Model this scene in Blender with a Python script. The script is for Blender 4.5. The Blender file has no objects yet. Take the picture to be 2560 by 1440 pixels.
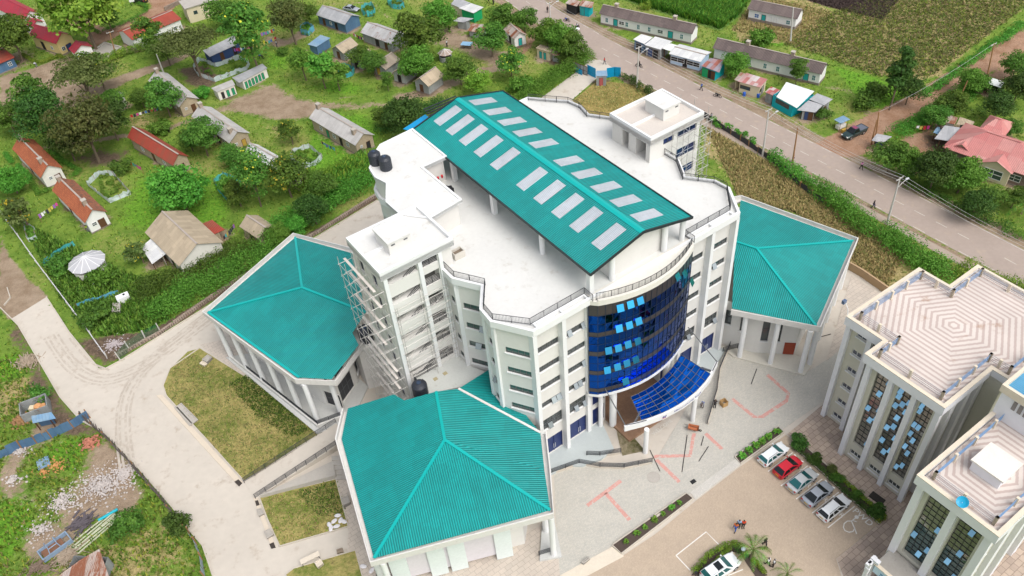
import bpy, math, random
import numpy as np
from mathutils import Vector, Matrix
random.seed(7)
S = bpy.context.scene
COL = S.collection
# ---------------------------------------------------------------- camera (solved from the photograph's vanishing points)
F, PITCH, ROLL, CH = 2082.13, math.radians(43.256), math.radians(-5.6627), 92.0
_f = np.array([0, math.cos(PITCH), -math.sin(PITCH)])
_r0 = np.array([1.0, 0, 0]); _u0 = np.cross(_r0, _f)
_r = math.cos(ROLL)*_r0 + math.sin(ROLL)*_u0
_u = -math.sin(ROLL)*_r0 + math.cos(ROLL)*_u0
cam = bpy.data.cameras.new('camera'); cam.sensor_width = 36; cam.lens = F/2560*36
cam.clip_start = 1; cam.clip_end = 9000
co = bpy.data.objects.new('camera', cam); COL.objects.link(co); S.camera = co
M4 = Matrix.Identity(4)
for i in range(3):
    M4[i][0], M4[i][1], M4[i][2] = _r[i], _u[i], -_f[i]
M4[2][3] = CH
co.matrix_world = M4
# ---------------------------------------------------------------- light: bright overcast, soft sun behind the camera on the right
SUN_EL, SUN_AZ = math.radians(56), math.radians(142)          # azimuth clockwise from +Y
S.view_settings.view_transform = 'Standard'; S.view_settings.look = 'None'
S.view_settings.exposure = 0.55; S.view_settings.gamma = 1
w = bpy.data.worlds.new('World'); S.world = w; w.use_nodes = True
nt = w.node_tree; bg = nt.nodes['Background']
sky = nt.nodes.new('ShaderNodeTexSky'); sky.sky_type = 'NISHITA'; sky.sun_disc = False
sky.sun_elevation = SUN_EL; sky.sun_rotation = SUN_AZ; sky.air_density = 1.0; sky.dust_density = 4.0
hs = nt.nodes.new('ShaderNodeHueSaturation'); hs.inputs['Saturation'].default_value = 0.35
nt.links.new(sky.outputs[0], hs.inputs['Color']); nt.links.new(hs.outputs[0], bg.inputs[0])
bg.inputs[1].default_value = 0.15
sl = bpy.data.lights.new('sun', 'SUN'); sl.energy = 1.0; sl.angle = math.radians(36); sl.color = (1, 0.97, 0.93)
so = bpy.data.objects.new('sun', sl); COL.objects.link(so)
sd = Vector((math.sin(SUN_AZ)*math.cos(SUN_EL), math.cos(SUN_AZ)*math.cos(SUN_EL), math.sin(SUN_EL)))
so.rotation_euler = sd.to_track_quat('Z', 'Y').to_euler(); so.location = (0, 0, 150)
S.cycles.max_bounces = 6; S.cycles.diffuse_bounces = 3; S.cycles.glossy_bounces = 3
S.cycles.use_denoising = True
# ---------------------------------------------------------------- measuring helpers
def G(x, y, z=0.0):
    "point of the place at height z that the photograph (2560 x 1440) shows at pixel x, y"
    d = _f + _r*((x-1280)/F) - _u*((y-720)/F)
    return Vector(d*((z-CH)/d[2]) + np.array([0, 0, CH]))
TH = math.radians(31.7); CT, ST = math.cos(TH), math.sin(TH)
OX, OY = 15.54326, 71.59358                                   # middle of the main facade
def LW(u, v, z=0.0): return Vector((OX+u*CT-v*ST, OY+u*ST+v*CT, z))
def WL(p): return ((p[0]-OX)*CT+(p[1]-OY)*ST, -(p[0]-OX)*ST+(p[1]-OY)*CT)
def GL(x, y, z=0.0): return WL(G(x, y, z))
# ---------------------------------------------------------------- materials
MATS = {}
def _mk(name):
    m = bpy.data.materials.new(name); m.use_nodes = True
    return m, m.node_tree, m.node_tree.nodes['Principled BSDF']
def _n(nt, t, **k):
    n = nt.nodes.new(t)
    for a, b in k.items(): setattr(n, a, b)
    return n
def mth(nt, op, a, b=None, c=None):
    n = nt.nodes.new('ShaderNodeMath'); n.operation = op
    for i, x in enumerate((a, b, c)):
        if x is None: continue
        if isinstance(x, (int, float)): n.inputs[i].default_value = x
        else: nt.links.new(x, n.inputs[i])
    return n.outputs[0]
def mixc(nt, fac, a, b, mode='MIX'):
    n = nt.nodes.new('ShaderNodeMix'); n.data_type = 'RGBA'; n.blend_type = mode
    for k, x in ((0, fac), (6, a), (7, b)):
        if isinstance(x, (int, float)): n.inputs[k].default_value = x
        elif isinstance(x, tuple): n.inputs[k].default_value = (*x[:3], 1)
        else: nt.links.new(x, n.inputs[k])
    return n.outputs[2]
def noise(nt, vec, scale, detail=4, rough=.55):
    n = nt.nodes.new('ShaderNodeTexNoise'); n.inputs['Scale'].default_value = scale
    n.inputs['Detail'].default_value = detail; n.inputs['Roughness'].default_value = rough
    if vec is not None: nt.links.new(vec, n.inputs['Vector'])
    return n.outputs['Fac']
def smooth(nt, x, lo, hi):
    n = nt.nodes.new('ShaderNodeMapRange'); n.interpolation_type = 'SMOOTHSTEP'
    nt.links.new(x, n.inputs[0]); n.inputs[1].default_value = lo; n.inputs[2].default_value = hi
    return n.outputs[0]
def bump(nt, bs, h, dist, strength=1.0):
    b = nt.nodes.new('ShaderNodeBump'); b.inputs['Strength'].default_value = strength
    b.inputs['Distance'].default_value = dist
    nt.links.new(h, b.inputs['Height']); nt.links.new(b.outputs[0], bs.inputs['Normal'])
def wcoord(nt): return nt.nodes.new('ShaderNodeNewGeometry').outputs['Position']
def uvc(nt): return nt.nodes.new('ShaderNodeUVMap').outputs[0]
def P(name, c, rough=.8, amt=.16, sc=.6, metal=0., spec=.4, bmp=0., fine=.1, stain=None):
    "plain painted / cast surface: base colour broken by two sizes of noise, optional stain colour"
    if name in MATS: return MATS[name]
    m, nt, bs = _mk(name); pos = wcoord(nt)
    a = noise(nt, pos, sc, 5, .6); b = noise(nt, pos, sc*9, 3)
    v = mth(nt, 'ADD', mth(nt, 'MULTIPLY', mth(nt, 'SUBTRACT', a, .5), amt*2), mth(nt, 'MULTIPLY', mth(nt, 'SUBTRACT', b, .5), fine*2))
    col = mixc(nt, 1.0, tuple(c), mixc(nt, mth(nt, 'ADD', v, .5), (.5, .5, .5), (1.5, 1.5, 1.5)), 'MULTIPLY')
    if stain:
        st = smooth(nt, noise(nt, pos, sc*1.7+.31, 6, .65), stain[1], stain[1]+.18)
        col = mixc(nt, st, col, tuple(stain[0]))
    nt.links.new(col, bs.inputs['Base Color'])
    bs.inputs['Roughness'].default_value = rough; bs.inputs['Metallic'].default_value = metal
    bs.inputs['Specular IOR Level'].default_value = spec
    if bmp: bump(nt, bs, b, bmp)
    MATS[name] = m; return m
def CORR(name, c, pitch=.25, c2=None, rust=0., sheet=.9, rough=.5, depth=.03, var=.1, lo=.5, spec=.4):
    "corrugated sheet metal; UV x runs along the eave in metres, y up the slope"
    if name in MATS: return MATS[name]
    m, nt, bs = _mk(name); uv = uvc(nt)
    sx = nt.nodes.new('ShaderNodeSeparateXYZ'); nt.links.new(uv, sx.inputs[0])
    x, y = sx.outputs[0], sx.outputs[1]
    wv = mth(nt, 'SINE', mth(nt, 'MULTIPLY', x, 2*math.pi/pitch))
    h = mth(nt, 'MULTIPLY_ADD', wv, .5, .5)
    cx = mth(nt, 'FLOOR', mth(nt, 'DIVIDE', x, sheet)); cy = mth(nt, 'FLOOR', mth(nt, 'DIVIDE', mth(nt, 'ADD', y, mth(nt, 'MULTIPLY', cx, .37)), 2.6))
    cb = nt.nodes.new('ShaderNodeCombineXYZ'); nt.links.new(cx, cb.inputs[0]); nt.links.new(cy, cb.inputs[1])
    oi = nt.nodes.new('ShaderNodeObjectInfo'); nt.links.new(oi.outputs['Random'], cb.inputs[2])
    wn = nt.nodes.new('ShaderNodeTexWhiteNoise'); nt.links.new(cb.outputs[0], wn.inputs[0])
    rnd = wn.outputs[0]
    base = mixc(nt, mth(nt, 'MULTIPLY', rnd, 1.0), tuple(c), tuple(c2) if c2 else tuple(k*(1-var) for k in c))
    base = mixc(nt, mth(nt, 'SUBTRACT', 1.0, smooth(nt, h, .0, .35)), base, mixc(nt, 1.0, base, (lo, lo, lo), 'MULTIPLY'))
    lap = smooth(nt, mth(nt, 'FRACT', mth(nt, 'DIVIDE', mth(nt, 'ADD', y, mth(nt, 'MULTIPLY', cx, .0)), 3.1)), .0, .03)
    ln = mth(nt, 'MULTIPLY', smooth(nt, mth(nt, 'FRACT', mth(nt, 'DIVIDE', x, sheet)), .0, .06), mth(nt, 'MULTIPLY_ADD', lap, .6, .4))
    base = mixc(nt, mth(nt, 'MULTIPLY', mth(nt, 'SUBTRACT', 1.0, ln), .3), base, (.02, .05, .05))
    pos = wcoord(nt)
    nz = noise(nt, pos, .9, 5, .62)
    if rust:
        st = nt.nodes.new('ShaderNodeMapping'); st.inputs['Scale'].default_value = (2.2, .5, 1); nt.links.new(uv, st.inputs[0])
        nr = noise(nt, st.outputs[0], 1.0, 6, .7)
        f = smooth(nt, mth(nt, 'ADD', mth(nt, 'MULTIPLY', nr, .75), mth(nt, 'MULTIPLY', rnd, .25)), .72-rust*.42, .84-rust*.42)
        base = mixc(nt, f, base, mixc(nt, nz, (.30, .10, .045), (.20, .085, .05)))
    base = mixc(nt, 1.0, base, mixc(nt, noise(nt, pos, .13, 5, .65), (.72, .74, .75), (1.28, 1.26, 1.25)), 'MULTIPLY')
    base = mixc(nt, 1.0, base, mixc(nt, nz, (.84, .84, .84), (1.14, 1.14, 1.14)), 'MULTIPLY')
    nt.links.new(base, bs.inputs['Base Color']); bs.inputs['Roughness'].default_value = rough
    bs.inputs['Specular IOR Level'].default_value = spec
    bump(nt, bs, h, depth)
    MATS[name] = m; return m
def TILE(name, c1, c2, mortar, bw, bh, msize=.03, rough=.85, off=.5, amt=.25, uvs=False, rot=0., bmp=.01):
    "paving / masonry / roof tiles from a brick pattern in metres"
    if name in MATS: return MATS[name]
    m, nt, bs = _mk(name); pos = wcoord(nt)
    mp = nt.nodes.new('ShaderNodeMapping'); nt.links.new(uvc(nt) if uvs else pos, mp.inputs[0]); mp.inputs['Rotation'].default_value = (0, 0, -rot)
    br = nt.nodes.new('ShaderNodeTexBrick'); nt.links.new(mp.outputs[0], br.inputs['Vector'])
    br.inputs['Color1'].default_value = (*c1, 1); br.inputs['Color2'].default_value = (*c2, 1); br.inputs['Mortar'].default_value = (*mortar, 1)
    br.inputs['Scale'].default_value = 1; br.inputs['Mortar Size'].default_value = msize; br.inputs['Mortar Smooth'].default_value = .2
    br.inputs['Brick Width'].default_value = bw; br.inputs['Row Height'].default_value = bh; br.offset = off; br.inputs['Bias'].default_value = 0
    a = noise(nt, pos, .35, 6, .62); b = noise(nt, pos, 5, 3)
    v = mth(nt, 'ADD', mth(nt, 'MULTIPLY', mth(nt, 'SUBTRACT', a, .5), amt*2), mth(nt, 'MULTIPLY', mth(nt, 'SUBTRACT', b, .5), .22))
    col = mixc(nt, 1.0, br.outputs[0], mixc(nt, mth(nt, 'ADD', v, .5), (.5, .5, .5), (1.5, 1.5, 1.5)), 'MULTIPLY')
    nt.links.new(col, bs.inputs['Base Color']); bs.inputs['Roughness'].default_value = rough
    bump(nt, bs, mth(nt, 'SUBTRACT', 1.0, br.outputs[1]), bmp)
    MATS[name] = m; return m
def GLASS(name, c, rough=.06, metal=.0, spec=.8):
    if name in MATS: return MATS[name]
    m, nt, bs = _mk(name)
    oi = nt.nodes.new('ShaderNodeObjectInfo')
    nt.links.new(mixc(nt, oi.outputs['Random'], tuple(k*.75 for k in c), tuple(k*1.25 for k in c)), bs.inputs['Base Color'])
    bs.inputs['Roughness'].default_value = rough; bs.inputs['Metallic'].default_value = metal; bs.inputs['Specular IOR Level'].default_value = spec
    MATS[name] = m; return m
def LEAF(name, tr=.35):
    "leaves: own colour per leaf stored in the mesh, slight shift per plant"
    if name in MATS: return MATS[name]
    m, nt, bs = _mk(name)
    at = nt.nodes.new('ShaderNodeAttribute'); at.attribute_name = 'leaf'
    oi = nt.nodes.new('ShaderNodeObjectInfo')
    hv = nt.nodes.new('ShaderNodeHueSaturation'); nt.links.new(at.outputs[0], hv.inputs['Color'])
    nt.links.new(mth(nt, 'MULTIPLY_ADD', oi.outputs['Random'], .05, .475), hv.inputs['Hue'])
    nt.links.new(mth(nt, 'MULTIPLY_ADD', oi.outputs['Random'], .5, .75), hv.inputs['Value'])
    nt.links.new(hv.outputs[0], bs.inputs['Base Color']); bs.inputs['Roughness'].default_value = .6
    bs.inputs['Specular IOR Level'].default_value = .25
    tl = nt.nodes.new('ShaderNodeBsdfTranslucent'); nt.links.new(hv.outputs[0], tl.inputs[0])
    mx = nt.nodes.new('ShaderNodeMixShader'); mx.inputs[0].default_value = tr
    nt.links.new(bs.outputs[0], mx.inputs[1]); nt.links.new(tl.outputs[0], mx.inputs[2])
    nt.links.new(mx.outputs[0], nt.nodes['Material Output'].inputs[0])
    MATS[name] = m; return m
# ---------------------------------------------------------------- mesh building
FR = {}                                                      # thing name -> offset its meshes are measured from
class MB:
    def __init__(s): s.v = []; s.f = []; s.lc = []
    def add(s, vs, fs):
        n = len(s.v); s.v += [tuple(p) for p in vs]; s.f += [tuple(i+n for i in f) for f in fs]; return s
    def poly(s, *pts): return s.add(pts, [tuple(range(len(pts)))])
    def prism(s, poly, z0, z1, bottom=False, top=True):
        n = len(poly)
        a = sum(poly[i][0]*poly[(i+1) % n][1]-poly[(i+1) % n][0]*poly[i][1] for i in range(n))
        if a < 0: poly = poly[::-1]
        zz0 = z0 if hasattr(z0, '__len__') else [z0]*n; zz1 = z1 if hasattr(z1, '__len__') else [z1]*n
        vs = [(p[0], p[1], z) for p, z in zip(poly, zz0)]+[(p[0], p[1], z) for p, z in zip(poly, zz1)]
        fs = [(i, (i+1) % n, n+(i+1) % n, n+i) for i in range(n)]
        if top: fs.append(tuple(range(n, 2*n)))
        if bottom: fs.append(tuple(range(n-1, -1, -1)))
        return s.add(vs, fs)
    def ring(s, poly, wd, z0, z1, closed=True):
        "a kerb / coping of width wd laid inside the polygon's edge"
        ins = offset(poly, -wd) if closed else offset_line(poly, wd)
        n = len(poly)
        for i in range(n if closed else n-1):
            j = (i+1) % n
            s.prism([poly[i], poly[j], ins[j], ins[i]], z0, z1, bottom=True)
        return s
    def box(s, c, size, rot=0., bottom=True):
        hx, hy, hz = size[0]/2, size[1]/2, size[2]/2; cr, sr = math.cos(rot), math.sin(rot)
        vs = [(c[0]+x*cr-y*sr, c[1]+x*sr+y*cr, c[2]+z) for z in (-hz, hz) for x, y in ((-hx, -hy), (hx, -hy), (hx, hy), (-hx, hy))]
        return s.add(vs, [(0, 1, 5, 4), (1, 2, 6, 5), (2, 3, 7, 6), (3, 0, 4, 7), (4, 5, 6, 7)]+([(3, 2, 1, 0)] if bottom else []))
    def beam(s, a, b, wd, h=None):
        a, b = Vector(a), Vector(b); h = h or wd; d = b-a
        if d.length < 1e-6: return s
        d.normalize(); x = d.cross(Vector((0, 0, 1)))
        if x.length < 1e-3: x = Vector((1, 0, 0))
        x.normalize(); y = x.cross(d); x *= wd/2; y *= h/2
        vs = [p+i*x+j*y for p in (a, b) for i, j in ((-1, -1), (1, -1), (1, 1), (-1, 1))]
        return s.add(vs, [(0, 1, 5, 4), (1, 2, 6, 5), (2, 3, 7, 6), (3, 0, 4, 7), (4, 5, 6, 7), (3, 2, 1, 0)])
    def tube(s, path, r, n=6, cap=True):
        path = [Vector(p) for p in path]; k = len(path); rs = r if hasattr(r, '__len__') else [r]*k; base = len(s.v)
        for i, p in enumerate(path):
            d = (path[min(i+1, k-1)]-path[max(i-1, 0)]).normalized(); x = d.cross(Vector((.31, .17, .93)))
            x.normalize(); y = d.cross(x)
            for j in range(n):
                a = 2*math.pi*j/n; s.v.append(tuple(p+rs[i]*(math.cos(a)*x+math.sin(a)*y)))
        for i in range(k-1):
            for j in range(n):
                s.f.append((base+i*n+j, base+i*n+(j+1) % n, base+(i+1)*n+(j+1) % n, base+(i+1)*n+j))
        if cap:
            s.f.append(tuple(base+j for j in range(n))[::-1]); s.f.append(tuple(base+(k-1)*n+j for j in range(n)))
        return s
    def lathe(s, c, prof, n=12):
        base = len(s.v)
        for r, z in prof:
            for j in range(n):
                a = 2*math.pi*j/n; s.v.append((c[0]+r*math.cos(a), c[1]+r*math.sin(a), c[2]+z))
        for i in range(len(prof)-1):
            for j in range(n):
                s.f.append((base+i*n+j, base+i*n+(j+1) % n, base+(i+1)*n+(j+1) % n, base+(i+1)*n+j))
        s.f.append(tuple(base+j for j in range(n))[::-1]); s.f.append(tuple(base+(len(prof)-1)*n+j for j in range(n)))
        return s
    def mesh(s, name, mat, off=(0, 0, 0), smooth=False, uv=True):
        me = bpy.data.meshes.new(name)
        me.from_pydata([(p[0]-off[0], p[1]-off[1], p[2]-off[2]) for p in s.v], [], s.f)
        if mat: me.materials.append(mat)
        if uv: uvmap(me)
        if smooth: me.polygons.foreach_set('use_smooth', [True]*len(me.polygons))
        if s.lc:
            at = me.color_attributes.new('leaf', 'FLOAT_COLOR', 'CORNER')
            cols = []
            for p, c in zip(me.polygons, s.lc): cols += [*c, 1.0]*p.loop_total
            at.data.foreach_set('color', cols)
        me.update(); return me
    def build(s, name, mat, parent=None, off=None, smooth=False, label=None):
        if off is None: off = FR.get(parent.name, (0, 0, 0)) if parent else (0, 0, 0)
        o = bpy.data.objects.new(name, s.mesh(name, mat, off, smooth)); COL.objects.link(o)
        if parent: o.parent = parent; FR[o.name] = off
        if label: o['label'] = label
        return o
def uvmap(me):
    uv = me.uv_layers.new(name='UVMap'); n = len(me.loops)
    vi = np.empty(n, np.int32); me.loops.foreach_get('vertex_index', vi)
    co_ = np.empty(len(me.vertices)*3); me.vertices.foreach_get('co', co_); co_ = co_.reshape(-1, 3)
    nf = len(me.polygons)
    if not nf: return
    no = np.empty(nf*3); me.polygons.foreach_get('normal', no); no = no.reshape(-1, 3)
    lt = np.empty(nf, np.int32); me.polygons.foreach_get('loop_total', lt)
    nn = np.repeat(no, lt, axis=0)
    nn = np.where(nn[:, 2:3] < 0, -nn, nn)
    t = np.stack([-nn[:, 1], nn[:, 0], np.zeros(n)], 1); ln = np.linalg.norm(t, axis=1, keepdims=True)
    t = np.where(ln > 1e-3, t/np.maximum(ln, 1e-6), np.array([1.0, 0, 0])); b = np.cross(nn, t)
    p = co_[vi]
    out = np.stack([(p*t).sum(1), (p*b).sum(1)], 1).astype(np.float32)
    uv.data.foreach_set('uv', out.ravel())
def offset(poly, d):
    "grow (d>0) or shrink a polygon by d metres"
    n = len(poly); a = sum(poly[i][0]*poly[(i+1) % n][1]-poly[(i+1) % n][0]*poly[i][1] for i in range(n)); sg = 1 if a > 0 else -1
    out = []
    for i in range(n):
        p0, p1, p2 = (Vector(poly[k % n][:2]) for k in (i-1, i, i+1))
        e1, e2 = (p1-p0).normalized(), (p2-p1).normalized()
        n1, n2 = Vector((e1.y, -e1.x))*sg, Vector((e2.y, -e2.x))*sg
        m = (n1+n2); m = m/max(m.length_squared/2, .3) if m.length > 1e-6 else n1
        out.append((p1.x+m.x*d, p1.y+m.y*d))
    return out
def offset_line(pts, d):
    out = []
    for i, p in enumerate(pts):
        a, b = Vector(pts[max(i-1, 0)][:2]), Vector(pts[min(i+1, len(pts)-1)][:2]); e = (b-a).normalized()
        out.append((p[0]-e.y*d, p[1]+e.x*d))
    return out
def tag(o, label, cat, group=None, kind=None):
    if label: o['label'] = label
    if cat: o['category'] = cat
    if group: o['group'] = group
    if kind: o['kind'] = kind
    return o
def thing(name, label, cat, loc=(0, 0, 0), rot=0., group=None, frame=None):
    "an Empty at the thing's base; frame 'w': its meshes are given in world metres, 'l': in the main building's metres, None: in its own"
    o = bpy.data.objects.new(name, None); COL.objects.link(o); o.empty_display_size = .3
    if frame == 'l':
        FR[o.name] = tuple(loc); o.location = LW(*loc); o.rotation_euler = (0, 0, TH)
    else:
        o.location = loc; o.rotation_euler = (0, 0, rot)
        if frame == 'w': FR[o.name] = tuple(loc)
    return tag(o, label, cat, group)
def solo(name, mb, mat, label, cat, group=None, kind=None, smooth=False, local=False):
    "a thing that is one mesh, given in world metres (or the main building's)"
    vs = np.array(mb.v); c = ((vs[:, 0].min()+vs[:, 0].max())/2, (vs[:, 1].min()+vs[:, 1].max())/2, vs[:, 2].min())
    o = mb.build(name, mat, None, c, smooth); o.location = LW(*c) if local else c
    if local: o.rotation_euler = (0, 0, TH)
    return tag(o, label, cat, group, kind)
def sheet(name, pts, z, mat, px=True, z0=-.3, local=False):
    "a flat area of the setting, a thin slab sunk into the ground"
    p = [tuple(G(*q))[:2] for q in pts] if px else [tuple(LW(*q))[:2] for q in pts] if local else pts
    o = MB().prism(p, z0, z).build(name, mat); o['kind'] = 'structure'; return o
def dup(root, loc, rot=None, label=None, scale=None):
    "a copy of a thing with copies of its parts and their sub-parts (mesh data shared)"
    r = root.copy(); COL.objects.link(r); r.location = loc
    if rot is not None: r.rotation_euler = (0, 0, rot)
    if scale is not None: r.scale = scale
    if label: r['label'] = label
    for ch in KIDS(root):
        c = ch.copy(); COL.objects.link(c); c.parent = r
        for g in KIDS(ch):
            d = g.copy(); COL.objects.link(d); d.parent = c
    return r
def KIDS(o):
    return [x for x in list(COL.objects) if x.parent == o]
# ---------------------------------------------------------------- ground: one sheet to the horizon, its cover (grass, straw, dirt, soil) stored per vertex
RED, TAN, SOIL, DRY, LUSH, CROP = range(6)
AREAS = [  # cover, outline in the photograph, edge softness in metres, strength
 (TAN, [(0,190),(60,178),(140,150),(180,140),(185,152),(150,185),(230,215),(330,178),(420,150),(470,128),(475,140),(425,165),(330,200),(240,240),(180,270),(90,285),(40,310),(0,310)], 1.5, 1),
 (RED, [(120,40),(190,70),(235,122),(300,88),(420,38),(470,-10),(365,-10),(375,22),(270,72),(215,45),(150,30)], 1.2, .75),
 (TAN, [(600,240),(690,208),(720,235),(800,258),(960,258),(975,266),(830,275),(760,300),(690,302),(610,285),(540,272)], 2.5, .85),
 (TAN, [(1060,62),(1140,70),(1200,105),(1240,125),(1300,135),(1310,165),(1230,170),(1150,130),(1080,110)], 3, .8),
 (TAN, [(640,85),(720,95),(770,55),(800,75),(740,110),(680,125)], 2, .7),
 (SOIL, [(440,170),(520,160),(560,195),(520,225),(470,215)], 2, .8),
 (SOIL, [(180,395),(260,370),(330,375),(300,420),(220,420)], 3, .8),
 (DRY, [(300,300),(360,280),(400,310),(330,335)], 3, .7),
 (DRY, [(640,280),(700,300),(760,330),(700,350),(640,330)], 5, .6),
 (DRY, [(1760,310),(1850,360),(2000,450),(2150,560),(2250,640),(2350,720),(2210,740),(2130,660),(1990,520),(1850,500),(1830,440),(1760,380)], 2, .95),
 (SOIL, [(1840,470),(1990,520),(2150,640),(2220,740),(2160,735),(1990,540),(1850,505)], 2, .75),
 (SOIL, [(1990,470),(2130,570),(2250,690),(2210,690),(2080,580),(1960,480)], 2, .7),
 (CROP, [(1530,-10),(1620,22),(1700,47),(1800,78),(1850,40),(1890,-20)], 1, 1),
 (DRY, [(1960,112),(2040,62),(2080,30),(2200,-10),(2600,-10),(2540,30),(2440,110),(2330,190),(2270,212),(2200,192),(2100,162),(2060,142)], 1.5, .62),
 (SOIL, [(1960,112),(2040,62),(2080,30),(2200,-10),(2600,-10),(2540,30),(2440,110),(2330,190),(2270,212),(2200,192),(2100,162)], 1.5, .44),
 (SOIL, [(1990,-10),(2060,15),(2205,50),(2255,-10)], 1, 1.1),
 (DRY, [(1870,20),(1830,75),(1850,102),(1990,112),(2060,60),(2080,30),(2015,-10),(1900,-10)], 1.5, .9),
 (DRY, [(2560,20),(2450,100),(2350,188),(2270,212),(2300,165),(2450,70)], 1.2, .95),
 (LUSH, [(1860,90),(1960,80),(1980,100),(1960,115),(1880,112)], 1.5, 1),
 (LUSH, [(2080,165),(2180,190),(2280,225),(2370,200),(2330,235),(2260,270),(2160,270),(2110,200)], 1.5, .9),
 (RED, [(2070,352),(2130,312),(2205,335),(2165,385),(2110,398)], 1.5, 1),
 (RED, [(2250,345),(2330,320),(2350,380),(2310,405),(2300,440),(2240,430)], 2, .85),
 (RED, [(2420,240),(2460,190),(2540,140),(2560,160),(2520,220),(2470,235)], 2, .8),
 (DRY, [(1420,40),(1480,30),(1480,48),(1430,52)], 1.5, .5),
 (TAN, [(0,585),(22,640),(72,700),(112,732),(118,745),(28,800),(-5,772)], .8, 1),
 (SOIL, [(28,800),(60,820),(150,985),(200,1045),(260,1075),(235,1095),(150,1095),(80,1010),(60,900),(20,850)], 2, .8),
 (TAN, [(150,1305),(210,1215),(225,1150),(260,1085),(330,1160),(360,1240),(320,1290),(230,1300),(170,1340)], 2, .9),
 (TAN, [(20,1100),(80,1085),(160,1100),(80,1140),(40,1200),(0,1240),(-10,1180)], 2.5, .7),
 (DRY, [(-10,960),(90,930),(110,970),(60,1020),(-10,1060)], 2, .8),
 (DRY, [(330,1330),(420,1290),(480,1360),(510,1440),(300,1440),(280,1390)], 3, .6),
 (LUSH, [(-10,1240),(70,1225),(80,1320),(20,1400),(-10,1400)], 2, 1), (LUSH, [(100,1120),(210,1090),(215,1130),(190,1190),(140,1160)], 2, 1),
 (TAN, [(215,1100),(300,1120),(360,1200),(350,1270),(250,1290),(150,1320),(120,1280),(190,1200)], 4, .8), (TAN, [(-10,1170),(60,1190),(90,1230),(60,1260),(-10,1250)], 3, .8), (DRY, [(120,1380),(300,1340),(420,1400),(480,1500),(100,1500)], 5, .75), (TAN, [(40,1340),(120,1290),(220,1300),(180,1400),(60,1420)], 3, .75),
 (LUSH, [(-10,900),(50,880),(60,940),(-10,960)], 2, 1), (LUSH, [(320,430),(560,430),(600,520),(560,620),(420,620),(280,560)], 5, .7),
 (LUSH, [(780,270),(930,290),(960,330),(900,410),(840,430),(760,440)], 3, .8), (LUSH, [(170,690),(330,700),(400,780),(300,870),(200,780)], 3, 1),
 (LUSH, [(820,190),(930,215),(900,240),(820,240),(760,215)], 3, .7), (LUSH, [(660,130),(720,130),(720,170),(665,175)], 3, .8),
 (SOIL, [(170,850),(250,840),(330,830),(380,830),(420,815),(300,890),(262,915)], 1, .8),
 (SOIL, [(260,915),(300,895),(515,765),(700,640),(945,497),(940,485),(700,625),(505,752),(300,872)], .8, 1),
]
LINES = [  # cover, centre line, half width m, softness, strength
 (TAN, [(110,368),(300,342),(420,320),(560,272),(640,240)], .9, 1.2, .8), (TAN, [(1000,242),(1080,232),(1130,205),(1200,178),(1290,160)], 1.6, 1.6, .9),
 (RED, [(1330,88),(1322,112),(1300,135)], 1.2, 1.2, .8), (TAN, [(830,10),(935,5),(950,30),(985,50),(1000,65)], .5, 1, .7), (TAN, [(990,55),(940,90),(905,105)], .5, 1, .6),
 (RED, [(2080,372),(2180,315),(2330,240),(2420,182),(2580,90)], 3.0, 1.2, 1), (TAN, [(2050,215),(2120,225),(2150,260),(2180,300)], 1.0, 1.5, .6),
 (TAN, [(845,245),(930,235),(965,215)], .25, .5, .7), (SOIL, [(820,258),(880,252),(930,230),(950,215)], .2, .5, .7),
 (SOIL, [(115,760),(175,855),(240,925)], .7, 1, .7), (TAN, [(640,200),(640,215),(690,215)], .6, 1, .7), (TAN, [(720,135),(800,120),(845,100)], .5, 1, .6),
]
def seg_d(P, a, b):
    a, b = np.array(a), np.array(b); ab = b-a; t = np.clip(((P-a)@ab)/max(ab@ab, 1e-9), 0, 1)
    return np.linalg.norm(P-(a+t[:, None]*ab), axis=1)
def inside(P, poly):
    x, y = P[:, 0], P[:, 1]; c = np.zeros(len(P), bool); n = len(poly)
    for i in range(n):
        x0, y0 = poly[i-1]; x1, y1 = poly[i]
        if y0 == y1: continue
        c ^= ((y0 > y) != (y1 > y)) & (x < (x1-x0)*(y-y0)/(y1-y0)+x0)
    return c
def cover(P):
    W = np.zeros((len(P), 6))
    for k, pts, soft, s in AREAS:
        q = [tuple(G(*p))[:2] for p in pts]; q_ = np.array(q); lo, hi = q_.min(0)-soft*2, q_.max(0)+soft*2
        i = np.where(((P > lo) & (P < hi)).all(1))[0]
        if not len(i): continue
        d = np.min([seg_d(P[i], q[j-1], q[j]) for j in range(len(q))], axis=0); d = np.where(inside(P[i], q), d, -d)
        W[i, k] = np.maximum(W[i, k], s*np.clip(.5+d/soft*.5, 0, 1))
    for k, pts, hw, soft, s in LINES+ROADSIDE:
        q = [tuple(G(*p))[:2] for p in pts] if k < 10 else pts; k %= 10
        q_ = np.array(q); lo, hi = q_.min(0)-hw-soft*2, q_.max(0)+hw+soft*2
        i = np.where(((P > lo) & (P < hi)).all(1))[0]
        if not len(i): continue
        d = hw-np.min([seg_d(P[i], q[j], q[j+1]) for j in range(len(q)-1)], axis=0)
        W[i, k] = np.maximum(W[i, k], s*np.clip(.5+d/soft*.5, 0, 1))
    for x, y, r_ in YARDS:
        d = np.hypot(P[:, 0]-x, P[:, 1]-y); i = d < r_*1.9; k = SOIL if (x*7+y*3) % 1 < .3 else TAN
        W[i, k] = np.maximum(W[i, k], .80*np.clip(1.25-d[i]/r_*.72, 0, 1))
    return W
YARDS = []
ROADC = [(63.9, -60), (64.3, -12), (64.0, 15), (63.2, 50), (62.6, 84), (63.6, 105), (66, 125), (74, 190)]   # road centre line (facade metres)
_rw = [tuple(LW(*p))[:2] for p in ROADC]
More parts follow.
